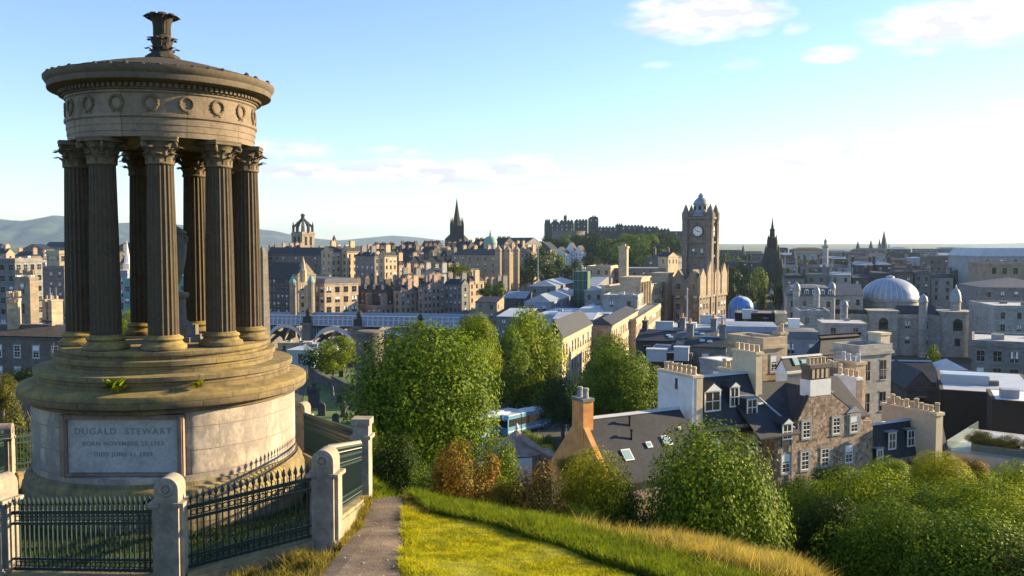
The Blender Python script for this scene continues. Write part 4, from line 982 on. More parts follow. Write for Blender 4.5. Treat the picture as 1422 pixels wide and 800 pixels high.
# ---- the clock tower hotel
D = 372; yw = 32
ht, w_, dp_, hh_ = H('hotel', 'large brown stone hotel with steep roofs below the clock tower', 'hotel', 936, 972, 404, 360, uR=1009, yaw=yw, wall='tower', roof='mans', rh=14, sx=3.4, sz=3.9, ns=7, ww=1.4, wh=2.2)
for fy, hgt2 in ((.1, 10), (.37, 13), (.63, 11), (.9, 12)):       # sunlit gables along the street side
    mb = MB(); wy = 4.2; mb.prism([(-.6, -wy), (.35, -wy), (.35, wy), (-.6, wy)], hh_ - 3, hh_ + hgt2 * .45)
    mb.prism_x([(-wy, hh_ + hgt2 * .45), (wy, hh_ + hgt2 * .45), (0, hh_ + hgt2 * .9)], -.6, .35)
    for s_ in (-1, 1): mb.lathe([(.35, hh_ - 2), (.35, hh_ + hgt2 * .5), (.1, hh_ + hgt2 * .8)], 8, c=(.4, s_ * wy))
    mb.build('street_gable', 'sand', ht, loc=(0, dp_ * fy, 0))
for fx in (.2, .75):
    mb = MB(); wy = 3.0; mb.prism_y([(-wy, hh_ - 2), (wy, hh_ - 2), (wy, hh_ + 4), (0, hh_ + 8.5), (-wy, hh_ + 4)], -.4, 6); mb.build('front_gable', 'tower', ht, loc=(-w_ + w_ * fx, 0, 0)); window(ht, -w_ + w_ * fx, -.42, hh_ + .5, 0, 1.4, 2.3)
Cx, Cy, tw, td = foot(952, 986, D, yw, uR=995); td = tw * .62
ct = thing('clock_tower', 'tall square stone clock tower with lantern dome and white clock faces', 'clock tower', (Cx, Cy, -40), -R(yw))
z1 = at(986, 300, D).z + 40; zc = at(969, 321, D).z + 40
mb = MB(); mb.box(-tw, 0, 0, 0, td, z1)
for zq, e in ((at(986, 357, D).z + 40, .5), (at(986, 338, D).z + 40, .7), (z1 - 1.2, .9), (at(986, 309, D).z + 40, .4)): mb.box(-tw - e, -e, zq, e, td + e, zq + .9)
for x in (-tw, 0):
    for y in (0, td):
        mb.box(x - 1.15, y - 1.15, 0, x + 1.15, y + 1.15, z1 - 2)
        mb.lathe([(1.4, z1 - 9), (1.5, z1 - 2), (1.7, z1 - 1), (1.7, z1 + 1.4), (1.2, z1 + 2.2), (.9, z1 + 3.2), (.15, z1 + 5.0)], 10, c=(x, y))
for i in range(5):
    for (x0, y0, x1, y1) in ((-tw + 1.8 + i * (tw - 3.6) / 5, -.6, -tw + 1.8 + (i + .55) * (tw - 3.6) / 5, .2), (-.2, 1.8 + i * (td - 3.6) / 5, .6, 1.8 + (i + .55) * (td - 3.6) / 5)): mb.box(x0, y0, z1 - .3, x1, y1, z1 + 1.3)
mb.build('tower', 'tower', ct)
for k in range(6):
    zq = z1 - 16 - 4.6 * k
    if k in (1,): continue
    for fx in (.33, .67): window(ct, -tw + tw * fx, 0, zq, 0, 1.1, 2.4); window(ct, 0, td * fx, zq, R(90), 1.1, 2.4)
for (x, y, rz) in ((-tw / 2, -.06, 0), (.06, td / 2, R(90))):
    Mz = Matrix.Translation((x, y, zc)) @ Matrix.Rotation(rz, 4, 'Z') @ Matrix.Rotation(R(90), 4, 'X')
    mb = MB(); mb.lathe([(2.15, 0), (2.15, .25)], 36, M=Mz); 
    mb.torus(2.3, .28, 36, 6, m=1, M=Mz @ Matrix.Translation((0, 0, .2)))
    for i in range(12): mb.box(-.09, 1.45, .26, .09, 1.95, .30, 2, Mz @ Matrix.Rotation(-i * math.pi / 6, 4, 'Z'))
    mb.box(-.10, -.3, .31, .10, 1.7, .34, 2, Mz @ Matrix.Rotation(R(60), 4, 'Z')); mb.box(-.13, -.3, .35, .13, 1.15, .38, 2, Mz @ Matrix.Rotation(R(-110), 4, 'Z'))
    mb.build('clock_face', ['clockface', 'dark', 'black'], ct)
cxl, cyl = -tw / 2, td / 2; q = (at(969, 262, D).z - at(969, 300, D).z) / 21.0
mb = MB(); mb.lathe([(4.6, z1), (4.2, z1 + 1.0 * q), (3.4, z1 + 3.2 * q), (3.0, z1 + 4.2 * q), (2.9, z1 + 4.6 * q), (2.9, z1 + 8.8 * q), (3.4, z1 + 9.1 * q), (3.2, z1 + 9.9 * q), (2.7, z1 + 12.2 * q), (1.6, z1 + 14.2 * q), (1.2, z1 + 14.6 * q), (1.1, z1 + 16 * q), (1.15, z1 + 16.3 * q), (.5, z1 + 17.6 * q), (.15, z1 + 18.5 * q), (.07, z1 + 21 * q)], 16, c=(cxl, cyl))
ln = mb.build('lantern', 'lead', ct, True)
mb = MB()
for i in range(8):
    a = i * math.pi / 4 + .2; mb.box(2.8, -.6, z1 + 4.9 * q, 2.97, .6, z1 + 8.1 * q, 0, Matrix.Translation((cxl, cyl, 0)) @ Matrix.Rotation(a, 4, 'Z'))
mb.build('louvre', 'soot', ln)
mb = MB()
for i in range(4):
    a = i * math.pi / 2 + math.pi / 4; mb.tube([(cxl + 4.4 * math.cos(a), cyl + 4.4 * math.sin(a), z1), (cxl + 4.2 * math.cos(a), cyl + 4.2 * math.sin(a), z1 + 3 * q), (cxl + 2.6 * math.cos(a), cyl + 2.6 * math.sin(a), z1 + 5 * q)], [.6, .5, .4], 6)
mb.build('buttress', 'sand', ln)
# ---- old post office: shaded east side, sunlit bays to the street
po, w_, dp_, hh_ = H('post_office', 'wide classical block with golden sunlit pavilions left of the hotel', 'building', 836, 884, 400, 330, uR=935, yaw=22, wall='sandpale', roofm='felt', sx=3.4, sz=4.4, ns=4, ww=1.5, wh=2.6)
for fy in (.12, .85):
    mb = MB(); mb.box(-6, -dp_ * .11, 0, 1.6, dp_ * .11, hh_ + 3.4); mb.box(-6.4, -dp_ * .11 - .4, hh_ + 3.4, 2.0, dp_ * .11 + .4, hh_ + 4.0)
    for i in range(4): mb.lathe([(.55, 8), (.5, hh_ + 2.2)], 10, c=(1.9, -dp_ * .09 + dp_ * .18 * i / 3))
    mb.build('pavilion', 'sandpale', po, loc=(0, dp_ * fy, 0))
    for j in range(3):
        for i in range(2): window(po, 1.62, dp_ * (fy - .04 + .08 * i), hh_ - 1 - 5 * j, R(90), 1.3, 2.6)
H('low_extension', 'low grey flat roofed range in front of the old post office', 'building', 838, 886, 412, 300, dep=14, yaw=15, wall='paleg', roofm='feltpale', ns=2, sx=4)
H('turret_house', 'pale cupola house at the left corner of the old post office', 'building', 812, 838, 404, 345, dep=20, yaw=15, wall='paleg', roofm='lead', ns=2, roof='hip', rh=6)
# ---- market roofs in the middle
for a, b, c, v, D, wl, rm, rf_, rh_, lb in [(733, 772, 800, 398, 400, 'grey', 'lead', 'hip', 8, 'blue grey hipped market roof, farthest of the market roofs'), (806, 828, 858, 398, 380, 'grey', 'lead', 'gx', 9, 'steep blue roofed building right of the green scaffold'),
        (700, 730, 742, 414, 352, 'dark', 'lead', 'gx', 8, 'blue grey roofed shed left of the green scaffold'), (728, 765, 806, 420, 330, 'lead', 'lead', 'hip', 10, 'wide blue grey market roof below the green scaffold'), (790, 846, 886, 436, 290, 'bridgeblue', 'leadpale', 'flat', 0, 'long blue flat roofed market hall with a white end'),
        (745, 790, 812, 438, 300, 'leadpale', 'leadpale', 'flat', 0, 'pale flat roofed building left of the long blue market hall'), (690, 728, 760, 440, 300, 'grey', 'leadpale', 'gx', 6, 'pale grey roof seen between the tree tops and the market'), (836, 876, 896, 424, 310, 'paleg', 'feltpale', 'flat', 0, 'low pale flat roofed range above the blue market hall'),
        (660, 690, 706, 420, 380, 'sand', 'slate', 'gx', 6, 'stone sheds by the trees left of the market roofs')]:
    H('market_hall', lb, 'building', a, b, v, D, uR=c, yaw=14, wall=wl, roofm=rm, roof=rf_, rh=rh_, ns=2, sx=4.5, band=False)
sc_o = thing('scaffolding', 'green netted scaffolding block among the market roofs', 'scaffolding', (at(806, 407, 372).x, 372, -38), R(-14))
zt = at(806, 377, 372).z + 38; mb = MB(); mb.box(-2.9, 0, 0, 2.9, 8, zt); mb.build('netting', 'scaffold', sc_o)
mb = MB()
for x in (-3, -1, 1, 3):
    for y in (-.1, 8.1): mb.tube([(x, y, 0), (x, y, zt + 1.4)], .06, 5)
for j in range(7): mb.tube([(-3.1, -.12, zt * (j + 1) / 7), (3.1, -.12, zt * (j + 1) / 7)], .06, 5)
mb.build('pole', 'leadpale', sc_o)
for (uu, v0, v1, D, lb) in [(747, 345, 391, 420, 'pale pole standing left of the market roofs'), (954, 402, 452, 235, 'thin pale mast in front of the hotel')]:
    p0, p1 = at(uu, v1, D), at(uu, v0, D); fp = thing('flagpole', lb, 'pole', (p0.x, D, p0.z - 8)); MB().lathe([(.22, 0), (.14, p1.z - p0.z + 8), (.25, p1.z - p0.z + 8.05), (.05, p1.z - p0.z + 8.5)], 8).build('pole', 'leadpale', fp)
# ---- the gothic rocket monument
D = 640; p = at(1071, 430, D); gm = thing('gothic_monument', 'blackened gothic spire monument with stepped pinnacles right of the clock tower', 'monument', (p.x, D, -40), R(-15)); gm.scale = (1.3, 1.3, 1)
s = 1; zt = at(1070, 302, D).z + 40
k = zt / 62.0
mb = MB(); mb.box(-11, -11, 0, 11, 11, 2.2)
for sx_ in (-1, 1):
    for sy_ in (-1, 1):
        cx_, cy_ = sx_ * 8.2, sy_ * 8.2; mb.box(cx_ - 2, cy_ - 2, 2, cx_ + 2, cy_ + 2, 17 * k); mb.lathe([(2.2, 17 * k), (.12, 27 * k)], 6, c=(cx_, cy_))
        mb.tube([(cx_, cy_, 14 * k), (sx_ * 4.4, sy_ * 4.4, 21 * k)], [1, .8], 5)
        cx_, cy_ = sx_ * 4.6, sy_ * 4.6; mb.box(cx_ - 1.6, cy_ - 1.6, 2, cx_ + 1.6, cy_ + 1.6, 24 * k); mb.lathe([(1.7, 24 * k), (.12, 33 * k)], 6, c=(cx_, cy_))
        cx_, cy_ = sx_ * 3.3, sy_ * 3.3; mb.lathe([(1.1, 24 * k), (1.1, 34 * k), (.1, 41 * k)], 6, c=(cx_, cy_))
        cx_, cy_ = sx_ * 2.1, sy_ * 2.1; mb.lathe([(.7, 34 * k), (.7, 44 * k), (.1, 49 * k)], 6, c=(cx_, cy_))
mb.build('pinnacles', 'soot', gm)
mb = MB(); mb.box(-4.2, -4.2, 15 * k, 4.2, 4.2, 26 * k); mb.box(-3.2, -3.2, 26 * k, 3.2, 3.2, 36 * k); mb.lathe([(3.4, 36 * k), (2.3, 37 * k), (2.1, 46 * k), (2.6, 46.5 * k), (1.5, 47.5 * k), (1.3, 52 * k), (1.6, 52.4 * k), (.8, 54 * k), (.1, zt)], 8); mb.build('spire', 'soot', gm)
mb = MB(); mb.box(-1.4, -1.4, 2.2, 1.4, 1.4, 4.0).lathe([(1.1, 4), (1.2, 5), (.9, 6.2), (.4, 7.0), (.35, 7.6), (.1, 7.9)], 10); mb.build('seated_statue', 'harl', gm)
# ---- blue dome
p = at(1029, 434, 400); bd = thing('festival_dome', 'bright blue patterned inflatable dome right of the hotel', 'dome', (p.x, 400, -38.2))
rr_ = 17.5 / F * 400; hb_ = at(1029, 411, 400).z + 38.2
mb = MB(); mb.lathe([(rr_, 0), (rr_, hb_ - rr_)] + [(rr_ * math.cos(t), hb_ - rr_ + rr_ * math.sin(t)) for t in np.linspace(.15, 1.5, 10)], 36); mb.build('shell', 'dome_blue', bd, True)
mb = MB()
for i in range(12): a = i * math.pi / 6; mb.tube([((rr_ + .03) * math.cos(a) * math.cos(t), (rr_ + .03) * math.sin(a) * math.cos(t), hb_ - rr_ + (rr_ + .03) * math.sin(t)) for t in np.linspace(0, 1.5, 8)], .08, 4)
mb.build('rib', 'leadpale', bd)
# ---- column with statue
D = 600; p = at(1146, 352, D); mc = thing('statue_column', 'pale grey column carrying a statue on the right skyline', 'column', (p.x, D, -38))
zt = at(1146, 341, D).z + 38; mb = MB(); mb.box(-3.4, -3.4, 0, 3.4, 3.4, zt - 22); mb.lathe([(2.2, zt - 22), (1.8, zt - 1.5), (2.4, zt - 1), (2.4, zt)], 16); mb.build('shaft', 'paleg', mc)
mb = MB(); mb.lathe([(1.0, zt), (1.1, zt + .6), (.8, zt + 1.2), (.95, zt + 2.4), (1.0, zt + 3.2), (.5, zt + 3.7), (.5, zt + 4.2), (.1, zt + 4.6)], 8); mb.build('statue', 'sand', mc)
# ---- three spires far off
for (uu, vt, vb, D, hw_, lb) in [(1191, 334, 356, 1500, 5.5, 'grey church spire, leftmost of the far group on the right skyline'), (1209, 332, 358, 1650, 6, 'grey cathedral spire, middle of the far group on the right skyline'), (1221, 331, 358, 1650, 5, 'lower cathedral spire touching the tallest of the far group'), (1227, 319, 358, 1640, 7.5, 'tallest grey cathedral spire of the far group on the right skyline')]:
    p = at(uu, vb, D); q = thing('church_spire', lb, 'spire', (p.x, D, p.z - 20)); z_ = at(uu, vt, D).z - p.z + 20
    mb = MB(); mb.box(-hw_, -hw_, 0, hw_, hw_, 20 + (z_ - 20) * .33)
    for sx_ in (-1, 1):
        for sy_ in (-1, 1): mb.lathe([(1.3, 18), (1.3, 20 + (z_ - 20) * .38), (.1, 20 + (z_ - 20) * .55)], 5, c=(sx_ * hw_ * .9, sy_ * hw_ * .9))
    mb.build('tower', 'grey', q); MB().lathe([(hw_ * .92, 20 + (z_ - 20) * .331), (.1, z_)], 8).build('spire', 'slate', q)
for (uu, vt, D, lb) in [(1032, 340, 900, 'tiny dark spire on the skyline between clock tower and gothic monument'), (1102, 344, 800, 'small dark spire right of the gothic monument')]:
    p = at(uu, vt, D); q = thing('church_spire', lb, 'spire', (p.x, D, -38)); MB().box(-2.6, -2.6, 0, 2.6, 2.6, p.z + 28).lathe([(2.8, p.z + 28), (.1, p.z + 38)], 8).build('spire', 'dark', q)
# ---- far roofscape on the right: rows of distant blocks
fr = np.random.default_rng(11)
for (D, v0, v1, u0, u1, wmin, wmax) in [(1150, 346, 350, 1000, 1440, 26, 50), (900, 351, 356, 1000, 1440, 22, 44), (700, 358, 366, 1004, 1440, 20, 36), (560, 366, 376, 1090, 1440, 18, 34), (450, 378, 388, 1090, 1400, 18, 32)]:
    u = u0
    while u < u1:
        wpx = fr.uniform(wmin, wmax); v_ = fr.uniform(v0, v1)
        H('distant_block', 'distant slate roofed stone block in the far right roofscape beyond the dome', 'building', u, u + wpx, v_, D, dep=fr.uniform(14, 30), yaw=15 + fr.uniform(-4, 4), wall=('grey', 'brown', 'dark', 'paleg', 'dark', 'grey')[int(fr.integers(6))], roofm=('slate', 'lead', 'slate', 'slatebrown')[int(fr.integers(4))],
          roof=('gx', 'hip', 'flat', 'gx', 'mans')[int(fr.integers(5))], rh=fr.uniform(3, 6) if D < 800 else 3, ns=3 if D < 800 else 0 or 2, sx=3.6 if D < 800 else 6, ww=1.2, wh=2, group='distant blocks on the right', chim=((.06, .5, 1.4, 3, 5, 3), (.94, .5, 1.4, 3, 5, 3)) if D < 900 else (), side=True)
        u += wpx + fr.uniform(0, 5)
H('brick_office', 'reddish brown office block right of the far spires', 'building', 1290, 1340, 358, 520, uR=1356, yaw=15, wall='brown', roofm='redbrick', ns=5, sx=3.5)
H('pale_roofed_hall', 'broad hall with a pale blue metal roof at the right edge of the skyline', 'building', 1362, 1500, 356, 420, dep=40, yaw=6, wall='lead', roofm='leadpale', roof='mans', rh=14, ns=1, sx=6)
H('stone_palace', 'tall pale brown stone block with heavy cornice at the right edge', 'building', 1374, 1480, 367, 370, dep=30, yaw=12, wall='sand', ns=5, sx=4, sz=5, ww=1.6, wh=2.6)
H('stone_annex', 'grey stone annex with domed rooflight below the tall brown block', 'building', 1366, 1480, 400, 320, dep=30, yaw=12, wall='grey', ns=4, sx=4, sz=4.6, roof='hip', rh=12, roofm='slatepale')
H('grey_terrace', 'plain grey stone range in front of the annex at the right edge', 'building', 1384, 1500, 428, 270, dep=24, yaw=10, wall='paleg', roofm='feltpale', ns=3, sx=4)
H('curved_office', 'grey office block with rows of large dark windows at the right edge', 'building', 1354, 1500, 482, 180, dep=20, yaw=27, wall='grey', roofm='feltpale', ns=3, sx=2.9, sz=3.6, ww=1.4, wh=2.2, kind='far')
# ---- domed record office
ro, w_, dp_, hh_ = H('record_office', 'long pale classical block with corner pavilions below the lead dome', 'building', 1150, 1353, 441, 300, dep=46, yaw=12, wall='paleg', roofm='slate', roof='flat', ns=3, sx=5.2, sz=5.2, ww=1.4, wh=2.4, zb=-39)
for a, b in ((.29, .49), (.79, 1.0)):
    mb = MB(); x0, x1 = -w_ + w_ * a, -w_ + w_ * b; mb.box(x0, -1.6, 0, x1, 8, hh_ + 1.4); mb.box(x0 - .4, -2.0, hh_ + 1.4, x1 + .4, 8.4, hh_ + 2.0); mb.box(x0 - .2, -1.8, hh_ - 5.2, x1 + .2, -1.601, hh_ - 4.7)
    mb.build('pavilion', 'paleg', ro)
    xm = (x0 + x1) / 2; mb = MB(); mb.lathe([(1.5, -.15), (1.5, .0)], 20, M=Matrix.Translation((xm, -1.62, hh_ - 1.9)) @ Matrix.Rotation(R(90), 4, 'X')); mb.box(xm - 1.5, -1.62, hh_ - 4.5, xm + 1.5, -1.60, hh_ - 1.9)
    mb.build('arched_window', 'glass', ro); window(ro, xm, -1.6, hh_ - 9.6, 0, 1.7, 2.6)
mb = MB()
for a, b in ((0, .285), (.495, .785)): mb.prism_x([(1.2, hh_ + .6), (5.5, hh_ + 3.4), (9.8, hh_ + .6)], -w_ + w_ * a + .6, -w_ + w_ * b - .6)
mb.build('pitched_roof', 'slate', ro)
D = 328; p = at(1235.5, 414, D); dm = thing('lead_dome', 'broad grey ribbed lead dome on a low stone drum', 'dome', (p.x, D, -39)); rd = 38.5 / F * D; z0 = p.z + 39; zt = at(1235, 386, D - 3).z + 39
mb = MB(); mb.lathe([(rd * .97, 0), (rd * .97, z0 - 1), (rd * 1.02, z0 - .9), (rd * 1.02, z0 - .1), (rd * .9, z0)], 48); mb.build('drum', 'paleg', dm)
mb = MB(); hd = zt - z0; mb.lathe([(rd * .99, z0 + .01), (rd * .985, z0 + .5)] + [(rd * .97 * math.cos(t), z0 + .5 + (hd - .5) * math.sin(t)) for t in np.linspace(.05, 1.42, 12)] + [(rd * .14, zt), (rd * .13, zt + .5), (.1, zt + .9)], 64); mb.build('dome', 'leaddome', dm, True)
for (uu, v0, v1, D, rpx, lb) in [(1327, 420, 395, 305, 8, 'pale stone cupola turret at the right end of the record office'), (1282, 420, 408, 300, 6.5, 'small pale cupola just right of the lead dome'), (1106, 404, 391, 290, 5.5, 'leftmost pale cupola of the ornate hotel roof'), (1134, 410, 397, 285, 5, 'pale cupola in the middle of the ornate hotel roof'), (1155, 402, 391, 300, 5.5, 'right hand pale cupola of the ornate hotel roof'), (1172, 426, 417, 270, 6, 'low round lead cap before the ornate hotel')]:
    p = at(uu, v0, D); r_ = rpx / F * D; q = thing('cupola', lb, 'cupola', (p.x, D, -38)); z0 = p.z + 38; h_ = at(uu, v1, D).z - p.z
    mb = MB(); mb.lathe([(r_ * .85, 0), (r_ * .85, z0), (r_, z0 + .1), (r_, z0 + .5), (r_ * .8, z0 + .6)], 14); mb.build('drum', 'paleg', q)
    mb = MB(); mb.lathe([(r_ * .95, z0 + .55)] + [(r_ * .92 * math.cos(t), z0 + .6 + h_ * .7 * math.sin(t)) for t in np.linspace(.1, 1.35, 7)] + [(r_ * .2, z0 + h_ * .85), (.05, z0 + h_)], 16); mb.build('dome', 'lead', q, True)
H('ornate_hotel', 'ornate pale stone hotel with mansard roof and cupolas left of the dome', 'hotel', 1094, 1160, 412, 290, dep=24, yaw=15, wall='paleg', roof='mans', rh=14, roofm='slatepale', ns=4, sx=3, sz=3.8, dorm=(6, 1.4, 1.7, 'gable', .1))
H('hotel_wing', 'slate roofed wing between the ornate hotel and the dome', 'building', 1158, 1200, 410, 310, dep=20, yaw=15, wall='paleg', roof='gx', rh=14, roofm='slatepale', ns=3)
H('stone_range', 'low pale stone range in front of the ornate hotel', 'building', 1112, 1154, 434, 270, dep=14, yaw=12, wall='paleg', roofm='lead', ns=2)
# ---- bridge over the valley
BD = 400
bl, br = at(322, 441, BD), at(640, 452, BD - 62)
ub = (br - bl); Lb = math.hypot(ub.x, ub.y); zdk = bl.z; BZ0 = -60
bt = thing('arched_bridge', 'blue iron arched bridge with pale arch ribs crossing the valley', 'bridge', (bl.x, bl.y, 0), math.atan2(ub.y, ub.x))
slb = (at(640, 446, BD - 62).z - zdk) / Lb
Sb = Matrix(((1, 0, 0, 0), (0, 1, 0, 0), (slb, 0, 1, zdk), (0, 0, 0, 1)))
MB().box(0, -.3, -.6, Lb, 20, 0, 0, Sb).build('deck', 'road', bt)
mb = MB(); mb.box(0, -.9, -2.4, Lb, -.31, .05, 0, Sb); mb.box(0, -.7, .051, Lb, -.4, 1.3, 0, Sb); mb.box(0, 19.8, .051, Lb, 20.1, 1.3, 0, Sb)
mb.build('parapet', 'bridgeblue', bt)
mb = MB(); mb.box(0, -1.0, -2.75, Lb, -.2, -2.41, 0, Sb); mb.box(0, -.98, 1.31, Lb, -.3, 1.55, 0, Sb); mb.box(0, -1.05, -.15, Lb, -.91, .12, 0, Sb)
for i in range(int(Lb / 2.6)): mb.box(i * 2.6, -1.03, -2.4, i * 2.6 + .55, -.905, -.16, 0, Sb); mb.box(i * 2.6, -.8, .13, i * 2.6 + .4, -.705, 1.3, 0, Sb)
mb.build('balustrade_posts', 'bridgewhite', bt)
def bs(u):          # distance along the bridge at pixel column u
    a = (u - CX) / F; dx, dy = ub.x / Lb, ub.y / Lb; return (a * bl.y - bl.x) / (dx - a * dy)
piers = [bs(366), bs(429), bs(500), bs(585)]
for i, sx_ in enumerate(piers):
    mb = MB(); mb.box(sx_ - 2.2, -2.2, BZ0, sx_ + 2.2, 21, zdk - 1.2); mb.box(sx_ - 2.7, -2.8, zdk - 1.2, sx_ + 2.7, 21.5, zdk - .2)
    mb.build('pier', 'grey', bt)
    mb = MB(); mb.box(sx_ - 1.7, -2.2, zdk - .19, sx_ + 1.7, 1.0, zdk + 2.4); mb.lathe([(1.2, zdk + 2.4), (1.0, zdk + 3.6), (1.3, zdk + 4.4), (.5, zdk + 5.6), (.1, zdk + 6)], 10, c=(sx_, -.6)); mb.build('pier_cap', 'soot', bt)
for i in range(3):
    x0, x1 = piers[i] + 2.2, piers[i + 1] - 2.2; cx_ = (x0 + x1) / 2; hw_ = (x1 - x0) / 2
    arc = [(cx_ + hw_ * math.cos(t), zdk - 12.5 + 9.7 * math.sin(t)) for t in np.linspace(0, math.pi, 25)]
    for yy in (-.8, 9.5, 19):
        mb = MB()
        for (p, q) in zip(arc[:-1], arc[1:]):
            mb.add([(p[0], yy, p[1]), (q[0], yy, q[1]), (q[0], yy, q[1] + 1.7), (p[0], yy, p[1] + 1.7), (p[0], yy + .6, p[1]), (q[0], yy + .6, q[1]), (q[0], yy + .6, q[1] + 1.7), (p[0], yy + .6, p[1] + 1.7)], [(0, 3, 2, 1), (4, 5, 6, 7), (0, 1, 5, 4), (3, 7, 6, 2)])
        mb.build('arch_rib', 'bridgewhite', bt)
    mb = MB(); n = int((x1 - x0) / 1.4)
    for k in range(n):
        x = x0 + (k + .5) * (x1 - x0) / n; za = zdk - 12.5 + 9.7 * math.sqrt(max(0, 1 - ((x - cx_) / hw_) ** 2)) + 1.1
        if za < zdk - 2.5: mb.box(x - .16, -.75, za, x + .16, -.4, zdk - 2.401)
    mb.build('spandrel_bar', 'bridgeblue', bt)
H('station_roof', 'pale grey station roof in the valley below the bridge', 'building', 396, 434, 487, 262, dep=20, yaw=10, zb=-52, wall='leadpale', roofm='leadpale', ns=0 or 1, sx=8, band=False)
H('stone_shed', 'long low lit stone shed under the bridge arch', 'building', 384, 420, 477, 330, dep=8, yaw=10, zb=-54, wall='sandpale', roofm='sandpale', ns=1, sx=5, band=False)
# ---- obelisk and round tomb in the burial ground
D = 190; p = at(366, 470, D); ob = thing('obelisk', 'tall brown stone obelisk just right of the monument columns', 'obelisk', (p.x, D, p.z - 7), R(-25)); z_ = at(366, 341, D).z - p.z + 7
hw_ = 8.4 / F * D * .82
mb = MB(); mb.box(-hw_ * 1.5, -hw_ * 1.5, 0, hw_ * 1.5, hw_ * 1.5, 4); mb.add([(-hw_, -hw_, 4), (hw_, -hw_, 4), (hw_, hw_, 4), (-hw_, hw_, 4), (-hw_ * .74, -hw_ * .74, z_ - 1.6), (hw_ * .74, -hw_ * .74, z_ - 1.6), (hw_ * .74, hw_ * .74, z_ - 1.6), (-hw_ * .74, hw_ * .74, z_ - 1.6), (0, 0, z_)], [(0, 1, 5, 4), (1, 2, 6, 5), (2, 3, 7, 6), (3, 0, 4, 7), (4, 5, 8), (5, 6, 8), (6, 7, 8), (7, 4, 8)])
mb.build('shaft', 'brown', ob)
D = 185; p = at(513.5, 490, D); tb = thing('round_tomb', 'round stone tomb tower with flat cornice beside the large tree', 'tomb', (p.x, D, hz(p.x, D) - 1)); b_ = hz(p.x, D) - 1; z_ = at(513, 459, D).z - b_; r_ = 19 / F * D
mb = MB(); mb.lathe([(r_ * 1.04, 0), (r_ * 1.04, 1.2), (r_, 1.3), (r_, z_ - 1.0), (r_ * 1.05, z_ - .9), (r_ * 1.05, z_ - .2), (r_ * .9, z_ - .1), (r_ * .88, z_)], 32)
mb.build('drum', 'brown', tb, True)
MB().box(-.7, -r_ - .05, z_ - 4.5, .7, -r_ * .8, z_ - 2.2).build('doorway', 'black', tb)
CEM_UV = [(424, 640), (420, 560), (428, 520), (470, 512), (500, 516), (500, 560), (520, 640)]
sheet('cemetery_lawn', CEM_UV, 'cemlawn', .06, step=6)
def stone_mesh(kind):
    mb = MB()
    if kind == 0: mb.prism_y([(-.5, 0), (.5, 0), (.5, 1.3), (.35, 1.55), (0, 1.68), (-.35, 1.55), (-.5, 1.3)], -.11, .11); mb.box(-.62, -.2, -.3, .62, .2, .14)
    elif kind == 1: mb.box(-.8, -.8, -.4, .8, .8, .5); mb.box(-.6, -.6, .5, .6, .6, 2.3); mb.box(-.75, -.75, 2.3, .75, .75, 2.6); mb.lathe([(.5, 2.6), (.3, 2.9), (.45, 3.3), (.1, 3.7)], 10)
    else: mb.box(-.55, -.55, -.3, .55, .55, .5); mb.add([(-.38, -.38, .5), (.38, -.38, .5), (.38, .38, .5), (-.38, .38, .5), (-.2, -.2, 3.1), (.2, -.2, 3.1), (.2, .2, 3.1), (-.2, .2, 3.1), (0, 0, 3.5)], [(0, 1, 5, 4), (1, 2, 6, 5), (2, 3, 7, 6), (3, 0, 4, 7), (4, 5, 8), (5, 6, 8), (6, 7, 8), (7, 4, 8)])
    return mb
GM = {(k, m): stone_mesh(k).mesh('gravestone', m) for k in (0, 1, 2) for m in ('dark', 'grey')}
for (u, v, k, m, s_, lb) in [(436, 566, 1, 'dark', 1.5, 'largest dark monument block on the burial ground grass'), (447, 578, 0, 'dark', 1.5, 'dark headstone just in front of the large dark block'), (452, 536, 0, 'grey', 1.4, 'pale grey headstone high on the burial ground grass'), (441, 532, 2, 'grey', 1.0, 'small pale obelisk gravestone by the burial ground wall'), (462, 556, 2, 'grey', .9, 'slim obelisk gravestone in the middle of the grass'), (471, 560, 0, 'dark', 1.1, 'dark headstone right of the slim obelisk gravestone'), (478, 580, 1, 'dark', .8, 'low dark tomb near the large tree'), (466, 590, 0, 'dark', 1.2, 'dark headstone nearest the railings'), (488, 548, 0, 'dark', 1.3, 'dark headstone beside the large tree trunk'), (430, 548, 0, 'dark', 1.2, 'dark headstone at the left edge of the grass'), (456, 520, 0, 'grey', 1.1, 'pale headstone at the top of the grass'), (474, 524, 0, 'dark', 1.3, 'dark headstone at the top right of the grass')]:
    x, y = ground_hit(u, v); g_ = thing('gravestone', lb, 'gravestone', (x, y, hz(x, y) + .05), R(random.uniform(-20, 20)), 'gravestones in the burial ground'); put('slab', GM[(k, m)], g_, scale=(s_, s_, s_))
def wall_run(name, label, uvs, h, th, mat):
    P = [ground_hit(*p) for p in uvs]; o = thing(name, label, 'wall', (P[0][0], P[0][1], 0)); mb = MB()
    for (a, b) in zip(P[:-1], P[1:]):
        L = math.hypot(b[0] - a[0], b[1] - a[1]); z0 = min(hz(*a), hz(*b)) - 1; z1 = max(hz(*a), hz(*b)) + h
        mb.box(0, -th / 2, z0, L, th / 2, z1, 0, Matrix.Translation((a[0] - P[0][0], a[1] - P[0][1], 0)) @ Matrix.Rotation(math.atan2(b[1] - a[1], b[0] - a[0]), 4, 'Z'))
    mb.build('masonry', mat, o); return o
wall_run('stone_wall', 'dark stone wall running across the burial ground grass', [(430, 528), (462, 540), (500, 556)], 2.2, .7, 'dark')
wall_run('stone_wall', 'dark stone wall along the back of the burial ground', [(418, 512), (450, 508), (500, 510)], 4.5, .7, 'dark')

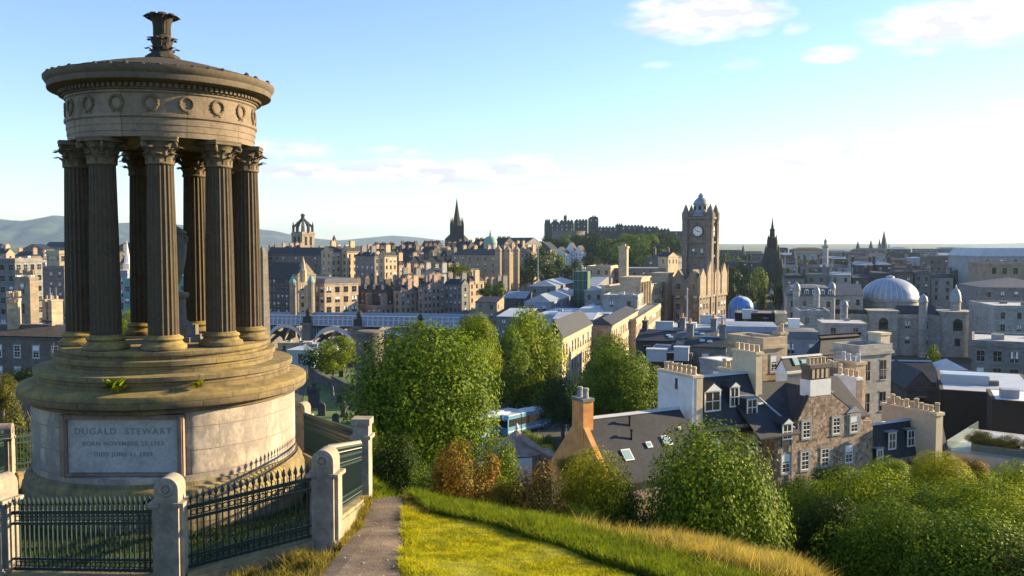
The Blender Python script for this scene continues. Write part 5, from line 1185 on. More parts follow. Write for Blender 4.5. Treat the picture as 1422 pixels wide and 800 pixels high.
# ---- classical street buildings beyond the trees
H('porticoed_block', 'sunlit classical corner block with columns between the two dark green trees', 'building', 752, 781, 470, 190, uR=822, yaw=15, zb=-36, wall='sandpale', roof='hip', rh=24, sx=3.0, sz=4.2, ns=4, ww=1.3, wh=2.4)
H('street_block', 'golden classical street block second along from the columned corner', 'building', 818, 850, 452, 226, uR=886, yaw=15, wall='sandpale', roof='hip', rh=9, sx=3.2, sz=4.2, ns=4, ww=1.3, wh=2.4)
H('street_block', 'golden classical street block farthest along next to the old post office', 'building', 858, 884, 446, 258, uR=918, yaw=15, wall='sandpale', roofm='felt', sx=3.2, sz=4.2, ns=4, ww=1.3, wh=2.4)
H('glazed_roof_block', 'grey rooflit block between the columned corner and the long market hall', 'building', 768, 824, 444, 240, dep=16, yaw=15, wall='lead', roofm='leadpale', ns=2, roof='gx', rh=7)
# ---- low roofs in the middle right
for a, b, v, D, dp, yw_, wl, rm, rf_, rh_, lb in [(1022, 1079, 436, 214, 9, 14, 'blackclad', 'felt', 'flat', 0, 'black clad box on the roofs right of the hotel'), (1078, 1094, 436, 211, 9, 15, 'sandpale', 'felt', 'flat', 0, 'pale block standing for the sunlit side of the black clad box'),  # second block: the box's sunlit side put into a pale stone colour
        (974, 1024, 448, 226, 10, 12, 'felt', 'feltpale', 'flat', 0, 'dark flat roof with pale units in front of the hotel'), (918, 990, 456, 205, 12, 12, 'lead', 'feltpale', 'flat', 0, 'grey flat roofed block below the hotel front'), (990, 1086, 462, 190, 14, 12, 'lead', 'lead', 'mans', 9, 'dark lead mansard roofed block below the black clad box'),
        (1086, 1144, 470, 170, 10, 12, 'lead', 'felt', 'mans', 10, 'blue grey roofed block with a small blue hatch'), (884, 948, 474, 170, 14, 16, 'dark', 'slate', 'gx', 10, 'dark slate roof behind the right hand tree'), (940, 996, 470, 160, 10, 16, 'grey', 'slatepale', 'gx', 8, 'grey slate roof left of the tall chimney stack'),
        (900, 962, 492, 138, 12, 16, 'dark', 'felt', 'flat', 0, 'dark flat roofed block with pale coping behind the tree'), (952, 1010, 482, 140, 9, 14, 'grey', 'slate', 'gx', 9, 'slate roofed block beyond the white gable'), (1094, 1118, 452, 205, 8, 12, 'paleg', 'leadpale', 'flat', 0, 'pale plant room on the roofs left of the record office'),
        (1144, 1206, 450, 220, 10, 12, 'paleg', 'feltpale', 'flat', 0, 'pale parapet block in front of the record office')]:
    H('flat_roofed_block' if rf_ == 'flat' else 'roofed_block', lb, 'building', a, b, v, D, dep=dp, yaw=yw_, zb=-40, wall=wl, roofm=rm, roof=rf_, rh=rh_, ns=2, sx=3.6, band=False, kind='far', chim=((.1, .5, 1.0, 2.2, 3.2, 3), (.9, .5, 1.0, 2.2, 3.2, 3)) if rf_ == 'gx' else ())
for k, (u, v, D, w_, h_, m) in enumerate([(986, 446, 216, 3.5, 1.6, 'leadpale'), (1003, 447, 215, 2.5, 1.2, 'white'), (925, 453, 203, 4, 1.2, 'leadpale'), (960, 453, 204, 3, 1.0, 'white'), (1040, 434, 212, 2, .9, 'leadpale'), (1106, 449, 204, 2.5, 1.2, 'white'), (950, 488, 136, 2.2, .8, 'leadpale'), (915, 489, 136, 3, .6, 'leadpale')]):
    p = at(u, v, D); q = thing('roof_unit', ['pale plant unit nearest the hotel on a dark flat roof', 'white vent box on the dark flat roof in front of the hotel', 'long pale unit on the grey roof below the hotel', 'white unit on the grey roof under the mast', 'small pale unit on top of the black clad box', 'white tank on the pale plant room', 'pale hatch on the dark roof behind the tree', 'low pale rooflight behind the tree top'][k], 'roof unit', (p.x, D + 2, p.z - .4), R(-14))
    MB().box(-w_ / 2, -1, -1.2, w_ / 2, 1, h_).box(-w_ / 2 - .1, -1.1, h_, w_ / 2 + .1, 1.1, h_ + .12).build('casing', m, q)

# ---- near houses on the slope: all share one street grid
def nhouse(name, label, uN, vt, D, uFar, uEnd, yaw=-28, **k):
    c, s = math.cos(R(yaw)), math.sin(R(yaw)); aN, aF, aE = [(u - CX) / F / 1.0012 for u in (uN, uFar, uEnd)]
    xN = aN * D; L = (xN - aF * D) / (aF * c - s); w = (aE * D - xN) / (c + aE * s)
    Cx, Cy = xN + w * c, D - w * s
    a = dict(dep=L, left=True, side=False); a.update(k)
    return house(name, label, a.pop('cat', 'house'), uN, CX + F * 1.0012 * Cx / Cy, vt, Cy, yaw=yaw, zt=a.pop('zt', at(uN, vt, D).z), **a)
# orange rendered house
A = at(803, 582, 75); gz_ = hz(A.x, A.y) - 2.5
oh = thing('orange_house', 'orange rendered gabled house with a tall orange chimney and slate roof', 'house', (A.x, A.y, gz_), R(29))
zr = A.z - gz_; ze = zr - 4.3; hw_ = 4.3; Lh = 10.6
mb = MB(); mb.prism_x([(-hw_, 0), (hw_, 0), (hw_, ze), (.7, zr - .45), (-.7, zr - .45), (-hw_, ze)], 0, .5); mb.build('gable_wall', 'orange', oh)
mb = MB(); mb.box(.5, -hw_ + .02, 0, Lh, hw_ - .02, ze - .02); mb.prism_x([(-hw_ + .05, ze - .02), (hw_ - .05, ze - .02), (0, zr - .25)], Lh - .4, Lh - .02); mb.build('wall', 'pink', oh)
mb = MB(); e = .35
mb.prism_x([(-hw_ - e, ze - e), (0, zr), (hw_ + e, ze - e), (hw_ + e, ze - e - .15), (0, zr - .15), (-hw_ - e, ze - e - .15)], .12, Lh + .2); rf = mb.build('roof', 'slate', oh)
mb = MB(); mb.prism_x([(-.22, zr - .1), (.22, zr - .1), (0, zr + .12)], 1.2, Lh + .22); mb.build('ridge_cap', 'leadpale', oh)
mb = MB(); mb.box(-.06, -.85, zr - 2.2, .95, .85, zr + 1.55, 0); mb.box(-.14, -.93, zr + 1.55, 1.03, .93, zr + 1.8, 1)
for y in (-.45, .45): mb.lathe([(.24, zr + 1.8), (.22, zr + 2.4), (.26, zr + 2.5), (.24, zr + 2.65), (.1, zr + 2.66)], 10, c=(.45, y), m=2)
mb.build('chimney', ['orange', 'grey', 'paleg'], oh)
for (y, z) in ((.7, zr - 4.6), (-1.6, zr - 5.4)):
    mb = MB(); mb.prism_x([(y - .32, z), (y + .32, z), (y + .32, z + 1.0), (y, z + 1.45), (y - .32, z + 1.0)], -.04, .02); mb.build('pointed_window', 'glass', oh)
sl_ = 4.3 / 4.3
for (x, t, w_, h_) in ((3.0, .66, .9, 1.1), (5.6, .55, .55, .6), (7.6, .52, .85, 1.0), (9.6, .35, .3, .3)):
    y = -hw_ * t; z = zr - 4.3 * t; Mk = Matrix.Translation((x, y, z)) @ Matrix.Rotation(R(45), 4, 'X')
    o = MB().box(-w_ / 2, -h_ / 2, .02, w_ / 2, h_ / 2, .12, 0, Mk).build('skylight', 'white', rf)
    MB().box(-w_ / 2 + .1, -h_ / 2 + .1, .121, w_ / 2 - .1, h_ / 2 - .1, .135, 0, Mk).build('pane', 'paleglass', rf)
for (x, t) in ((4.2, .42), (4.7, .2)):
    Mk = Matrix.Translation((x, -hw_ * t, zr - 4.3 * t)); MB().lathe([(.09, -.2), (.09, .7), (.16, .72), (.16, .85)], 8, M=Mk).build('vent_pipe', 'black', rf)
# white gabled house with slate roof and dormers
h2, w2, d2, hh2 = nhouse('white_gabled_house', 'slate roofed house with a white chimney gable at its left end', 968, 596, 80, 920, 1076, roof='gx', rh=62, wall='rubble', kind='sash', ns=1, sx=3.2, left=False, ww=1.0, wh=1.7, top0=.6, chim=())
mb = MB(); q = d2; zc_ = at(968, 525, 80).z - at(968, 596, 80).z
mb.box(-w2 - .35, -.05, 0, -w2 + .02, q + .05, hh2 + zc_); mb.build('white_gable', 'harl', h2)
mb = MB(); mb.box(-w2 + .021, -.1, 0, -w2 + .75, q + .1, hh2 + zc_); mb.box(-w2 - .42, -.15, hh2 + zc_, -w2 + .80, q + .15, hh2 + zc_ + .22)
for i in range(7): mb.lathe([(.24, hh2 + zc_ + .22), (.21, hh2 + zc_ + .7), (.26, hh2 + zc_ + .78), (.22, hh2 + zc_ + .95 + .1 * (i % 2)), (.1, hh2 + zc_ + .96)], 9, c=(-w2 + .2, .5 + (q - 1) * i / 6), m=1)
mb.build('chimney', ['stucco', 'buff'], h2)
MB().box(-w2 - .36, q * .42, hh2 + zc_ - 1.3, -w2 - .30, q * .5, hh2 + zc_ - .3).build('flue_slot', 'dark', h2)
rise = 62 * (80 + w2 * .41) / F
def h2dorm(x, yf, w_, h_, k): put('dormer', dorm_mesh(w_, h_, k), h2, (-w2 + x, d2 / 2 * yf, hh2 + rise * yf))
h2dorm(2.6, .30, 1.9, 1.9, 'gable'); h2dorm(5.3, .34, 1.15, 1.9, 'gable')
mb = MB(); zc2 = hh2 + rise + 1.9
mb.box(-.9, d2 * .26, hh2 - 1, -.1, d2 * .92, zc2); mb.box(-1.0, d2 * .24, zc2, 0, d2 * .94, zc2 + .25)
for i in range(5): mb.lathe([(.22, zc2 + .25), (.2, zc2 + .8), (.24, zc2 + .9), (.1, zc2 + .91)], 9, c=(-.5, d2 * (.32 + .55 * i / 4)), m=1)
mb.build('chimney', ['stucco', 'buff'], h2)
# rubble house
D0, xN = 82.0, (1085 - CX) / F * 82.0 / 1.0012
gz_ = -25.0; rh_ = thing('rubble_house', 'pink and brown rubble stone house with a gabled front and white chimney', 'house', (xN, D0, gz_), R(28))
def lz(z): return z - gz_
ev = lz(-17.35); Lr = 12.5; dr = 9.4; rg = lz(-13.6)
mb = MB(); mb.box(0, .5, 0, Lr, dr, ev - .02); mb.prism_y([(0, 0), (Lr, 0), (Lr, ev - .05), (11.2, ev), (6.75, lz(-14.35)), (3.85, lz(-14.35)), (2.45, lz(-16.5)), (2.45, ev), (0, ev)], 0, .52)
mb.prism_x([(.5, ev - .02), (dr - .02, ev - .02), (dr / 2, rg - .15)], Lr - .5, Lr)
mb.build('wall', 'rubble', rh_)
mb = MB(); mb.prism_x([(-.35, ev - .25), (dr / 2, rg), (dr + .35, ev - .25), (dr + .35, ev - .4), (dr / 2, rg - .15), (-.35, ev - .4)], -2.6, 2.40); mb.prism_x([(.54, ev + .35), (dr / 2, rg), (dr + .35, ev - .25), (dr + .35, ev - .4), (dr / 2, rg - .15), (.54, ev + .2)], 2.41, Lr + .15)
mb.prism_y([(2.2, lz(-16.9)), (5.3, lz(-13.75)), (11.6, ev - .25), (11.6, ev - .4), (5.3, lz(-13.95)), (2.2, lz(-17.1))], .53, dr / 2)
rfo = mb.build('roof', 'slate', rh_)
mb = MB()
for (p, q) in (((2.35, -.06, lz(-16.45)), (3.8, -.06, lz(-14.3))), ((6.8, -.06, lz(-14.3)), (11.3, -.06, ev + .05))): mb.tube([(p[0], .25, p[2] + .03), (q[0], .25, q[2] + .03)], .16, 4)
mb.build('skew_stone', 'slatebrown', rh_)
for s_ in (3.5, 7.45): window(rh_, s_, 0, lz(-18.25), 0, 1.0, 1.6, 'sash')
for s_ in (.95, 3.4, 6.0, 9.2): window(rh_, s_, 0, lz(-21.25), 0, 1.0, 1.75, 'sash')
for s_ in (2.2, 6.4, 10.4): window(rh_, s_, 0, lz(-24.2), 0, 1.0, 1.7, 'sash')
mb = MB(); mb.box(8.85, -.04, lz(-18.5), 10.75, 1.2, lz(-16.35)); mb.prism_y([(8.7, lz(-16.35)), (10.9, lz(-16.35)), (9.8, lz(-15.75))], -.1, 2.0); d_ = mb.build('wallhead_dormer', 'paleg', rh_); window(rh_, 9.8, -.05, lz(-18.3), 0, 1.0, 1.6, 'sash')
put('dormer', dorm_mesh(1.25, 1.5, 'gable'), rh_, (.95, -.12, lz(-18.1)))
put('dormer', dorm_mesh(1.0, 1.2, 'flat'), rh_, (8.1, 1.6, lz(-15.75)))
put('dormer', dorm_mesh(1.3, 1.7, 'flat'), rh_, (-1.4, 2.0, lz(-16.1)))
mb = MB(); c0 = lz(-14.4); mb.box(3.95, .02, c0, 6.65, 1.3, lz(-12.85), 0); mb.box(4.05, .1, lz(-12.85), 6.55, 1.25, lz(-11.75), 1); mb.box(3.9, 0, lz(-11.75), 6.7, 1.35, lz(-11.4), 1)
for i in range(5): mb.lathe([(.2, lz(-11.4)), (.18, lz(-10.9)), (.23, lz(-10.8)), (.1, lz(-10.79))], 9, c=(4.3 + i * .5, .66), m=2)
for i in range(4): mb.box(4.2 + i * .58, .02, lz(-12.7), 4.5 + i * .58, .099, lz(-11.85), 2)
mb.build('chimney', ['white', 'brown', 'buff'], rh_)
mb = MB(); mb.tube([(2.0, -.03, ev + .2), (.2, 3.2, rg - .8)], .09, 4); mb.tube([(1.55, -.1, ev - .3), (1.55, -.1, 2)], .06, 6); mb.build('drainpipe', 'leadpale', rh_)
MB().box(-.3, 2.4, rg - 1.55, .4, 2.6, rg - 1.4, 0).build('roof_hatch', 'white', rfo)
# low slate roofed range with two white dormers
h4, w4, d4, hh4 = nhouse('low_cottage', 'low slate cottage with two white framed dormers right of the rubble house', 1226, 640, 88.3, 1205, 1322, roof='gx', rh=46, wall='rubble', kind='sash', ns=1, ww=.9, wh=1.4, sx=3.6, left=False, top0=.5)
r4 = 46 * (88.3 + w4 * .41) / F
for x in (2.2, 5.0): put('dormer', dorm_mesh(1.15, 1.75, 'flat'), h4, (-w4 + x, d4 / 2 * .25, hh4 + r4 * .25))
put('dormer', dorm_mesh(.9, 1.7, 'flat'), h4, (-w4 + .1, -.05, hh4 - .5))
# beige gable stack behind it
def stack(label, uN, uFar, vtop, D, th, zbot, mats, pots, name='chimney_stack', yaw=28, edge=None):
    c, s = math.cos(R(-yaw)), math.sin(R(-yaw)); aN, aF = (uN - CX) / F / 1.0012, (uFar - CX) / F / 1.0012
    xn = aN * D; L = (xn - aF * D) / (aF * c - s); z1 = at(uN, vtop, D).z
    o = thing(name, label, 'chimney stack', (xn, D, zbot), R(yaw)); h_ = z1 - zbot
    MB().box(0, 0, 0, th, L, h_ - .35).box(-.12, -.12, h_ - .35, th + .12, L + .12, h_ - .05).build('stack', mats[0], o)
    if edge: MB().box(-.01, -.06, 0, th + .06, -.001, h_ - .36).build('quoin_edge', edge, o)
    mb = MB()
    jr = random.Random(int(uN))
    for i in range(pots):
        e = jr.uniform(-.25, .3); mb.lathe([(.24, h_ - .05), (.21, h_ + .45 + e), (.26, h_ + .55 + e), (.23, h_ + .72 + e), (.1, h_ + .73 + e)], 9, c=(th / 2 + jr.uniform(-.08, .08), .4 + (L - .8) * i / max(1, pots - 1) + jr.uniform(-.12, .12)))
    mb.build('chimney_pot_row', mats[1], o); return o
stack('broad beige gable stack with two rows of pots behind the low cottage', 1306, 1229, 573, 89, 1.0, -26, ('stucco', 'buff'), 11)
stack('white and grey harled stack with a brown lit edge behind the rubble house', 1193, 1163, 524, 96, .8, -26, ('harl', 'buff'), 4, edge='pink')
stack('sunlit yellow block of chimneys above the rubble house', 1192, 1164, 503, 101, 1.6, -26, ('sandpale', 'leadpale'), 4)
stack('dark stone stack standing behind the white chimney', 1170, 1146, 512, 100, .9, -26, ('brown', 'buff'), 5)
stack('long low stone stack left of the tall golden block', 1046, 1000, 517, 90, .7, -26, ('stucco', 'buff'), 7)
# taller blocks behind
nhouse('tall_stone_block', 'pale blue grey stone block with a golden sunlit front and stair tower', 1062, 476, 106, 1012, 1092, cat='building', roof='flat', roofm='feltpale', wall='sandpale', kind='sash', ns=3, sx=3, ww=1.0, wh=2.0, band=True, zb=-34, left=False)
stack('slim sunlit golden tower chimney on the tall stone block', 1086, 1076, 461, 108.5, 1.1, -30, ('sandpale', 'buff'), 2)
nhouse('flat_roofed_house', 'low house with white flat roof and dark ribbon window behind the white gable', 1022, 506, 96, 974, 1052, cat='house', roof='flat', roofm='white', wall='paleg', kind='sash', ns=1, sx=3, band=False, left=True, zb=-32)
nhouse('grey_stone_block', 'tall bluish grey stone block with narrow windows right of the chimney stacks', 1196, 486, 116, 1160, 1241, cat='building', roof='flat', roofm='felt', wall='paleg', kind='far', ns=4, sx=2.4, sz=4.2, ww=1.1, wh=2.5, zb=-34, left=False)
nhouse('dark_mansard_block', 'block with a big dark slate mansard and pale flat top', 1140, 493, 126, 1126, 1210, cat='building', roof='mans', rh=26, roofm='slate', wall='grey', ns=2, sx=3, zb=-36, left=False)
stack('leaning pale concrete stack at the corner of the dark mansard', 1226, 1208, 462, 121, 1.8, -24, ('stucco', 'leadpale'), 0)
nhouse('hipped_house', 'dark slate roofed house with a white pediment behind the rubble house', 1096, 515, 104, 1080, 1150, cat='house', roof='gx', rh=16, wall='harl', ns=1, sx=4, zb=-34, left=False)
# dark roofs and modern block on the right
H('dark_roofed_house', 'dark slate house with a white skewed gable left of the black modern block', 'house', 1264, 1304, 538, 136, dep=14, yaw=8, zb=-36, roof='gy', rh=22, wall='dark', roofm='slate', ns=2, sx=4)
H('dark_roofed_house', 'long dark slate roof below the record office', 'house', 1238, 1312, 530, 156, dep=12, yaw=8, zb=-36, roof='gx', rh=22, wall='dark', roofm='slate', ns=2, sx=4)
H('glazed_pavilion', 'small pavilion with a pale faceted glass roof below the record office', 'building', 1304, 1346, 514, 160, dep=5.5, yaw=8, zb=-36, roof='hip', rh=13, wall='paleg', roofm='leadpale', ns=1)
H('modern_block', 'large black clad modern block with a pale flat roof at the right edge', 'building', 1311, 1450, 550, 122, dep=22, yaw=24, zb=-34, wall='blackclad', roofm='leadpale', ns=0 or 1, front=False, side=False, band=False, rh=0)
H('modern_block', 'smaller black clad box with a white roof edge standing on the terrace', 'building', 1384, 1480, 562, 108, dep=9, yaw=24, zb=-34, wall='blackclad', roofm='white', ns=1, front=False, side=False, band=False)
p = at(1350, 521, 130); q = thing('roof_window', 'pale rooflight box on the large black modern block', 'rooflight', (p.x, 132, at(1450, 550, 122).z + .05), R(-24)); MB().box(-3.2, 0, 0, 3.2, 3, 1.3).build('frame', 'leadpale', q); MB().box(-3, .2, 1.301, 3, 2.8, 1.34).build('pane', 'blueglass', q)
tb, wt, dt, ht_ = H('terrace_block', 'pale concrete terrace block with glass balustrade and roof planting', 'building', 1318, 1450, 645, 88, dep=14, yaw=40, zb=-31, wall='concrete', roofm='leadpale', front=False, side=False, band=False)
for (x0, x1, z0, z1) in ((.9, 4.0, -4.4, -1.9), (7.1, 9.4, -5, -1.9)): MB().box(-wt + x0, -.05, ht_ + z0, -wt + x1, .02, ht_ + z1).build('dark_opening', 'glass', tb)
MB().box(-wt - .15, -.3, ht_ - .9, .2, -.11, ht_ + .15).build('fascia', 'concrete', tb)
for (x0, y0, x1, y1) in ((-wt + .15, .25, -.2, .29), (-wt + .15, .3, -wt + .19, dt - .3)): MB().box(x0, y0, ht_ + .13, x1, y1, ht_ + 1.15).build('balustrade', 'clearglass', tb)
MB().box(-wt + 2.2, 1.6, ht_ + .1, -.3, 3.6, ht_ + .65).build('planter', 'slate', tb)
# small stone outbuilding with faceted roof
A = at(722, 640, 92); gz_ = hz(A.x, A.y) - 1.5; ob = thing('stone_outbuilding', 'small stone outbuilding with faceted cone roof and white door', 'outbuilding', (A.x, A.y, gz_), R(10)); ze = at(722, 626, 92).z - gz_; za = at(708, 597, 92).z - gz_
mb = MB(); mb.lathe([(2.6, 0), (2.6, ze)], 10); mb.box(0, -1.6, 0, 3.6, 2.2, ze - .3); mb.build('wall', 'rubble', ob)
mb = MB(); mb.lathe([(2.9, ze), (.15, za)], 10, c=(-.3, 0)); mb.prism_y([(0, ze - .28), (3.8, ze - 1.0), (3.8, ze - .9), (0, za - .8)], -1.8, 2.4); mb.build('roof', 'pink', ob)
mb = MB(); mb.lathe([(.3, za - .3), (.15, za + .1), (.22, za + .3), (.04, za + .7)], 8, c=(-.3, 0)); mb.build('finial', 'harl', ob)
MB().box(-.7, -2.72, .2, .75, -2.4, ze - .15).build('white_door', 'white', ob)
for (u, v, D, lb) in [(664, 652, 70, 'dark ivy covered garden wall left of the outbuilding')]:
    pass
# coaches
def coach():
    o = thing('coach', 'pale blue and white touring coach, right one of two on the street below the trees', 'coach', (0, 0, 0), 0, 'touring coaches')
    mb = MB(); L, w_, h_ = 11.5, 2.55, 3.4
    pr = [(-L / 2, .38), (L / 2, .38), (L / 2, 1.5), (L / 2 - .25, 2.9), (L / 2 - .6, h_), (-L / 2 + .25, h_), (-L / 2, 2.8)]
    mb.prism_y(pr, -w_ / 2, w_ / 2); b = mb.build('body', 'coachblue', o)
    mb = MB(); mb.prism_y([(-L / 2 + .2, h_ + .002), (L / 2 - .6, h_ + .002), (L / 2 - .8, h_ + .12), (-L / 2 + .4, h_ + .12)], -w_ / 2 + .05, w_ / 2 - .05); mb.box(-1, -.7, h_ + .121, 1.4, .7, h_ + .36); mb.build('roof', 'coachwhite', o)
    for s_ in (-1, 1):
        MB().box(-L / 2 + .3, s_ * (w_ / 2 + .015) - .012, 1.65, L / 2 - .75, s_ * (w_ / 2 + .015) + .012, 2.85).build('side_window', 'glass', o)
        MB().box(-L / 2 + .1, s_ * (w_ / 2 + .01) - .012, .75, L / 2 - .5, s_ * (w_ / 2 + .01) + .012, .95).build('stripe', 'coachwhite', o)
        for x in (-3.2, 3.6):
            wh = MB().lathe([(.2, -.14), (.5, -.14), (.52, -.1), (.52, .1), (.5, .14), (.2, .14)], 18, M=Matrix.Translation((x, s_ * (w_ / 2 - .12), .52)) @ Matrix.Rotation(R(90), 4, 'X')).build('wheel', 'tyre', o); MB().lathe([(.26, -.16), (.26, .16)], 12, M=Matrix.Translation((x, s_ * (w_ / 2 - .11), .52)) @ Matrix.Rotation(R(90), 4, 'X')).build('rim', 'leadpale', wh)
    MB().box(-L / 2 - .02, -w_ / 2 + .15, 1.5, -L / 2 + .02, w_ / 2 - .15, 2.8).build('rear_window', 'glass', o)
    mb = MB(); mb.add([(L / 2 + .01, -w_ / 2 + .12, 1.45), (L / 2 + .01, w_ / 2 - .12, 1.45), (L / 2 - .23, w_ / 2 - .12, 2.9), (L / 2 - .23, -w_ / 2 + .12, 2.9)], [(0, 1, 2, 3)]); mb.build('windscreen', 'glass', o)
    return o
c1 = coach(); c2 = dup(c1); c2['label'] = 'pale blue and white touring coach, left one half hidden by the large tree'
for c_, (u, v, D, a) in ((c1, (728, 600, 150, 50)), (c2, (688, 604, 147, 52))):
    x, y = at(u, v, D).x, D; c_.location = (x, y, at(u, v, D).z - .6); c_.rotation_euler = (0, 0, R(a))
st_, _ = sheet('street', [(640, 640), (655, 600), (700, 572), (760, 558), (800, 570), (770, 600), (720, 640)], 'road', .05, step=8)
for c_ in (c1, c2): c_.location.z = hz(c_.location.x, c_.location.y) + .06

# a dark parked car and street lamps by the coaches
def car(label, u, v, D, rz, mat):
    x = at(u, v, D).x; o = thing('parked_car', label, 'car', (x, D, hz(x, D) + .06), R(rz)); L = 4.2
    mb = MB(); mb.prism_y([(-L / 2, .3), (L / 2, .3), (L / 2, .75), (L / 2 - .9, .92), (L / 2 - 1.5, 1.42), (-L / 2 + .9, 1.45), (-L / 2 + .15, .95), (-L / 2, .8)], -.85, .85); mb.build('body', mat, o)
    for s_ in (-1, 1):
        mb = MB(); mb.prism_y([(-L / 2 + .5, .95), (L / 2 - 1.15, .95), (L / 2 - 1.6, 1.36), (-L / 2 + .95, 1.38)], s_ * .86 - .01, s_ * .86 + .01); mb.build('side_window', 'glass', o)
        for q in (-1.3, 1.3): MB().lathe([(.15, -.1), (.31, -.1), (.31, .1), (.15, .1)], 14, M=Matrix.Translation((q, s_ * .78, .31)) @ Matrix.Rotation(R(90), 4, 'X')).build('wheel', 'tyre', o)
car('dark parked car on the street between the two coaches and the trees', 698, 582, 152, 48, 'blackclad')
lamp_m = MB().tube([(0, 0, 0), (0, 0, 3), (0, 0, 7.2), (.15, 0, 7.7), (.7, 0, 7.9)], [.11, .08, .06, .05, .05], 7).mesh('post', 'lead'); lamp_h = MB().lathe([(.12, 7.78), (.2, 7.82), (.16, 7.95), (.05, 8.0)], 10, c=(.85, 0)).mesh('lamp_head', 'leadpale')
for k, (u, v, D) in enumerate([(660, 560, 160), (716, 560, 166), (786, 566, 150)]):
    x = at(u, v, D).x; o = thing('street_lamp', ['street lamp on the street left of the coaches', 'street lamp behind the right hand coach', 'street lamp by the small dark tree left of the orange chimney'][k], 'street lamp', (x, D, hz(x, D)), R(130), 'street lamps'); put('post', lamp_m, o); put('lamp_head', lamp_h, o)
# ------------------------------------------------------------------ trees and shrubs: crowns of separate leaves
def crown_mesh(name, seed, n, leaf_len, nl=16, flat=1.0, shaggy=.10, fill=.22, even=False):
    r_ = np.random.default_rng(seed); C = []; RR = []
    for i in range(nl):
        d = r_.normal(size=3); d /= np.linalg.norm(d); d[2] = d[2] * .85 + .08
        C.append(d * r_.uniform(.46, .82)); RR.append(r_.uniform(.17, .37))
    if even:
        for i in range(nl):
            zf = 1 - 2 * (i + .5) / nl; a_ = i * 2.39996; q_ = math.sqrt(1 - zf * zf); C[i] = np.array([q_ * math.cos(a_), q_ * math.sin(a_), zf]) * r_.uniform(.56, .72); RR[i] = r_.uniform(.24, .36)
    C.append(np.zeros(3)); RR.append(.55); C = np.array(C); RR = np.array(RR)
    w = RR ** 2; idx = r_.choice(len(RR), n, p=w / w.sum())
    d = r_.normal(size=(n, 3)); d /= np.linalg.norm(d, axis=1, keepdims=True)
    rad = np.where(r_.random(n) < fill, r_.uniform(.3, .9, n), r_.normal(1.0, shaggy, n))
    P = C[idx] + d * (RR[idx] * rad)[:, None]
    # clumps: pull leaves towards nearby twig points so the surface is broken
    tw = P[r_.choice(n, max(30, n // 40))]
    near = tw[r_.integers(len(tw), size=n)]
    for k in range(3):
        alt = tw[r_.integers(len(tw), size=n)]; m = np.linalg.norm(alt - P, axis=1) < np.linalg.norm(near - P, axis=1); near[m] = alt[m]
    m = np.linalg.norm(near - P, axis=1) < .20; P[m] += (near[m] - P[m]) * r_.uniform(.3, .85, m.sum())[:, None]
    P /= max(1e-6, np.percentile(np.abs(P[:, :2]), 99.3)); P[:, 2] /= np.percentile(np.abs(P[:, 2]), 99); q_ = np.linalg.norm(P, axis=1, keepdims=True); P /= np.maximum(1, q_) ** .30
    cn = np.stack([np.sin(near[:, 0] * 37.1 + 5 * near[:, 1]), np.sin(near[:, 1] * 41.3 + 7 * near[:, 2]), np.sin(near[:, 2] * 33.7 + 3 * near[:, 0])], 1)
    nrm = d * .8 + P * .9 + cn * .45 + r_.normal(size=(n, 3)) * .30 + np.array([0, 0, .35]); nrm /= np.linalg.norm(nrm, axis=1, keepdims=True)
    t = np.cross(nrm, r_.normal(size=(n, 3))); t /= np.linalg.norm(t, axis=1, keepdims=True); b = np.cross(nrm, t)
    L = (leaf_len * r_.uniform(.6, 1.35, n))[:, None]; wd = L * r_.uniform(.26, .42, n)[:, None]
    dr = np.array([0, 0, -1.0]) * L * .18
    V = np.stack([P - t * L * .5, P - b * wd + nrm * L * .06, P + t * L * .5 + dr, P + b * wd + nrm * L * .06], 1).reshape(-1, 3)
    return npmesh(name, V, np.arange(4 * n).reshape(n, 4), ['leaf_mid'])
CR = {'big': [crown_mesh('crown', 20 + k, 40000, .043, 34, shaggy=.14) for k in range(2)], 'large': [crown_mesh('crown', 25, 44000, .040, 40, shaggy=.14)], 'round': [crown_mesh('crown', 26 + k, 44000, .040, 34, shaggy=.15, even=True) for k in range(2)], 'bush': [crown_mesh('crown', 30 + k, 20000, .052, 22, shaggy=.16) for k in range(3)],
      'mid': [crown_mesh('crown', 40 + k, 12000, .06, 26) for k in range(3)], 'far': [crown_mesh('crown', 50 + k, 1300, .16, 10) for k in range(3)],
      'tall': [crown_mesh('crown', 60, 20000, .05, 30, shaggy=.14)], 'fine': [crown_mesh('crown', 70 + k, 40000, .040, 26, shaggy=.17) for k in range(2)]}
def trunk_mesh(seed):
    r_ = np.random.default_rng(seed); mb = MB()
    mb.tube([(0, 0, 0), (.02, .01, .35), (-.01, .02, .7), (.02, 0, 1.0)], [.075, .055, .045, .03], 8)
    for i in range(7):
        z = r_.uniform(.45, .9); a = r_.uniform(0, 6.28); L = r_.uniform(.3, .5)
        mb.tube([(0, 0, z), (.45 * L * math.cos(a), .45 * L * math.sin(a), z + .22 * L), (L * math.cos(a), L * math.sin(a), z + .7 * L)], [.028, .02, .006], 5)
    return mb.mesh('trunk', 'trunk', True)
TM = [trunk_mesh(k) for k in range(2)]
tn = [0]
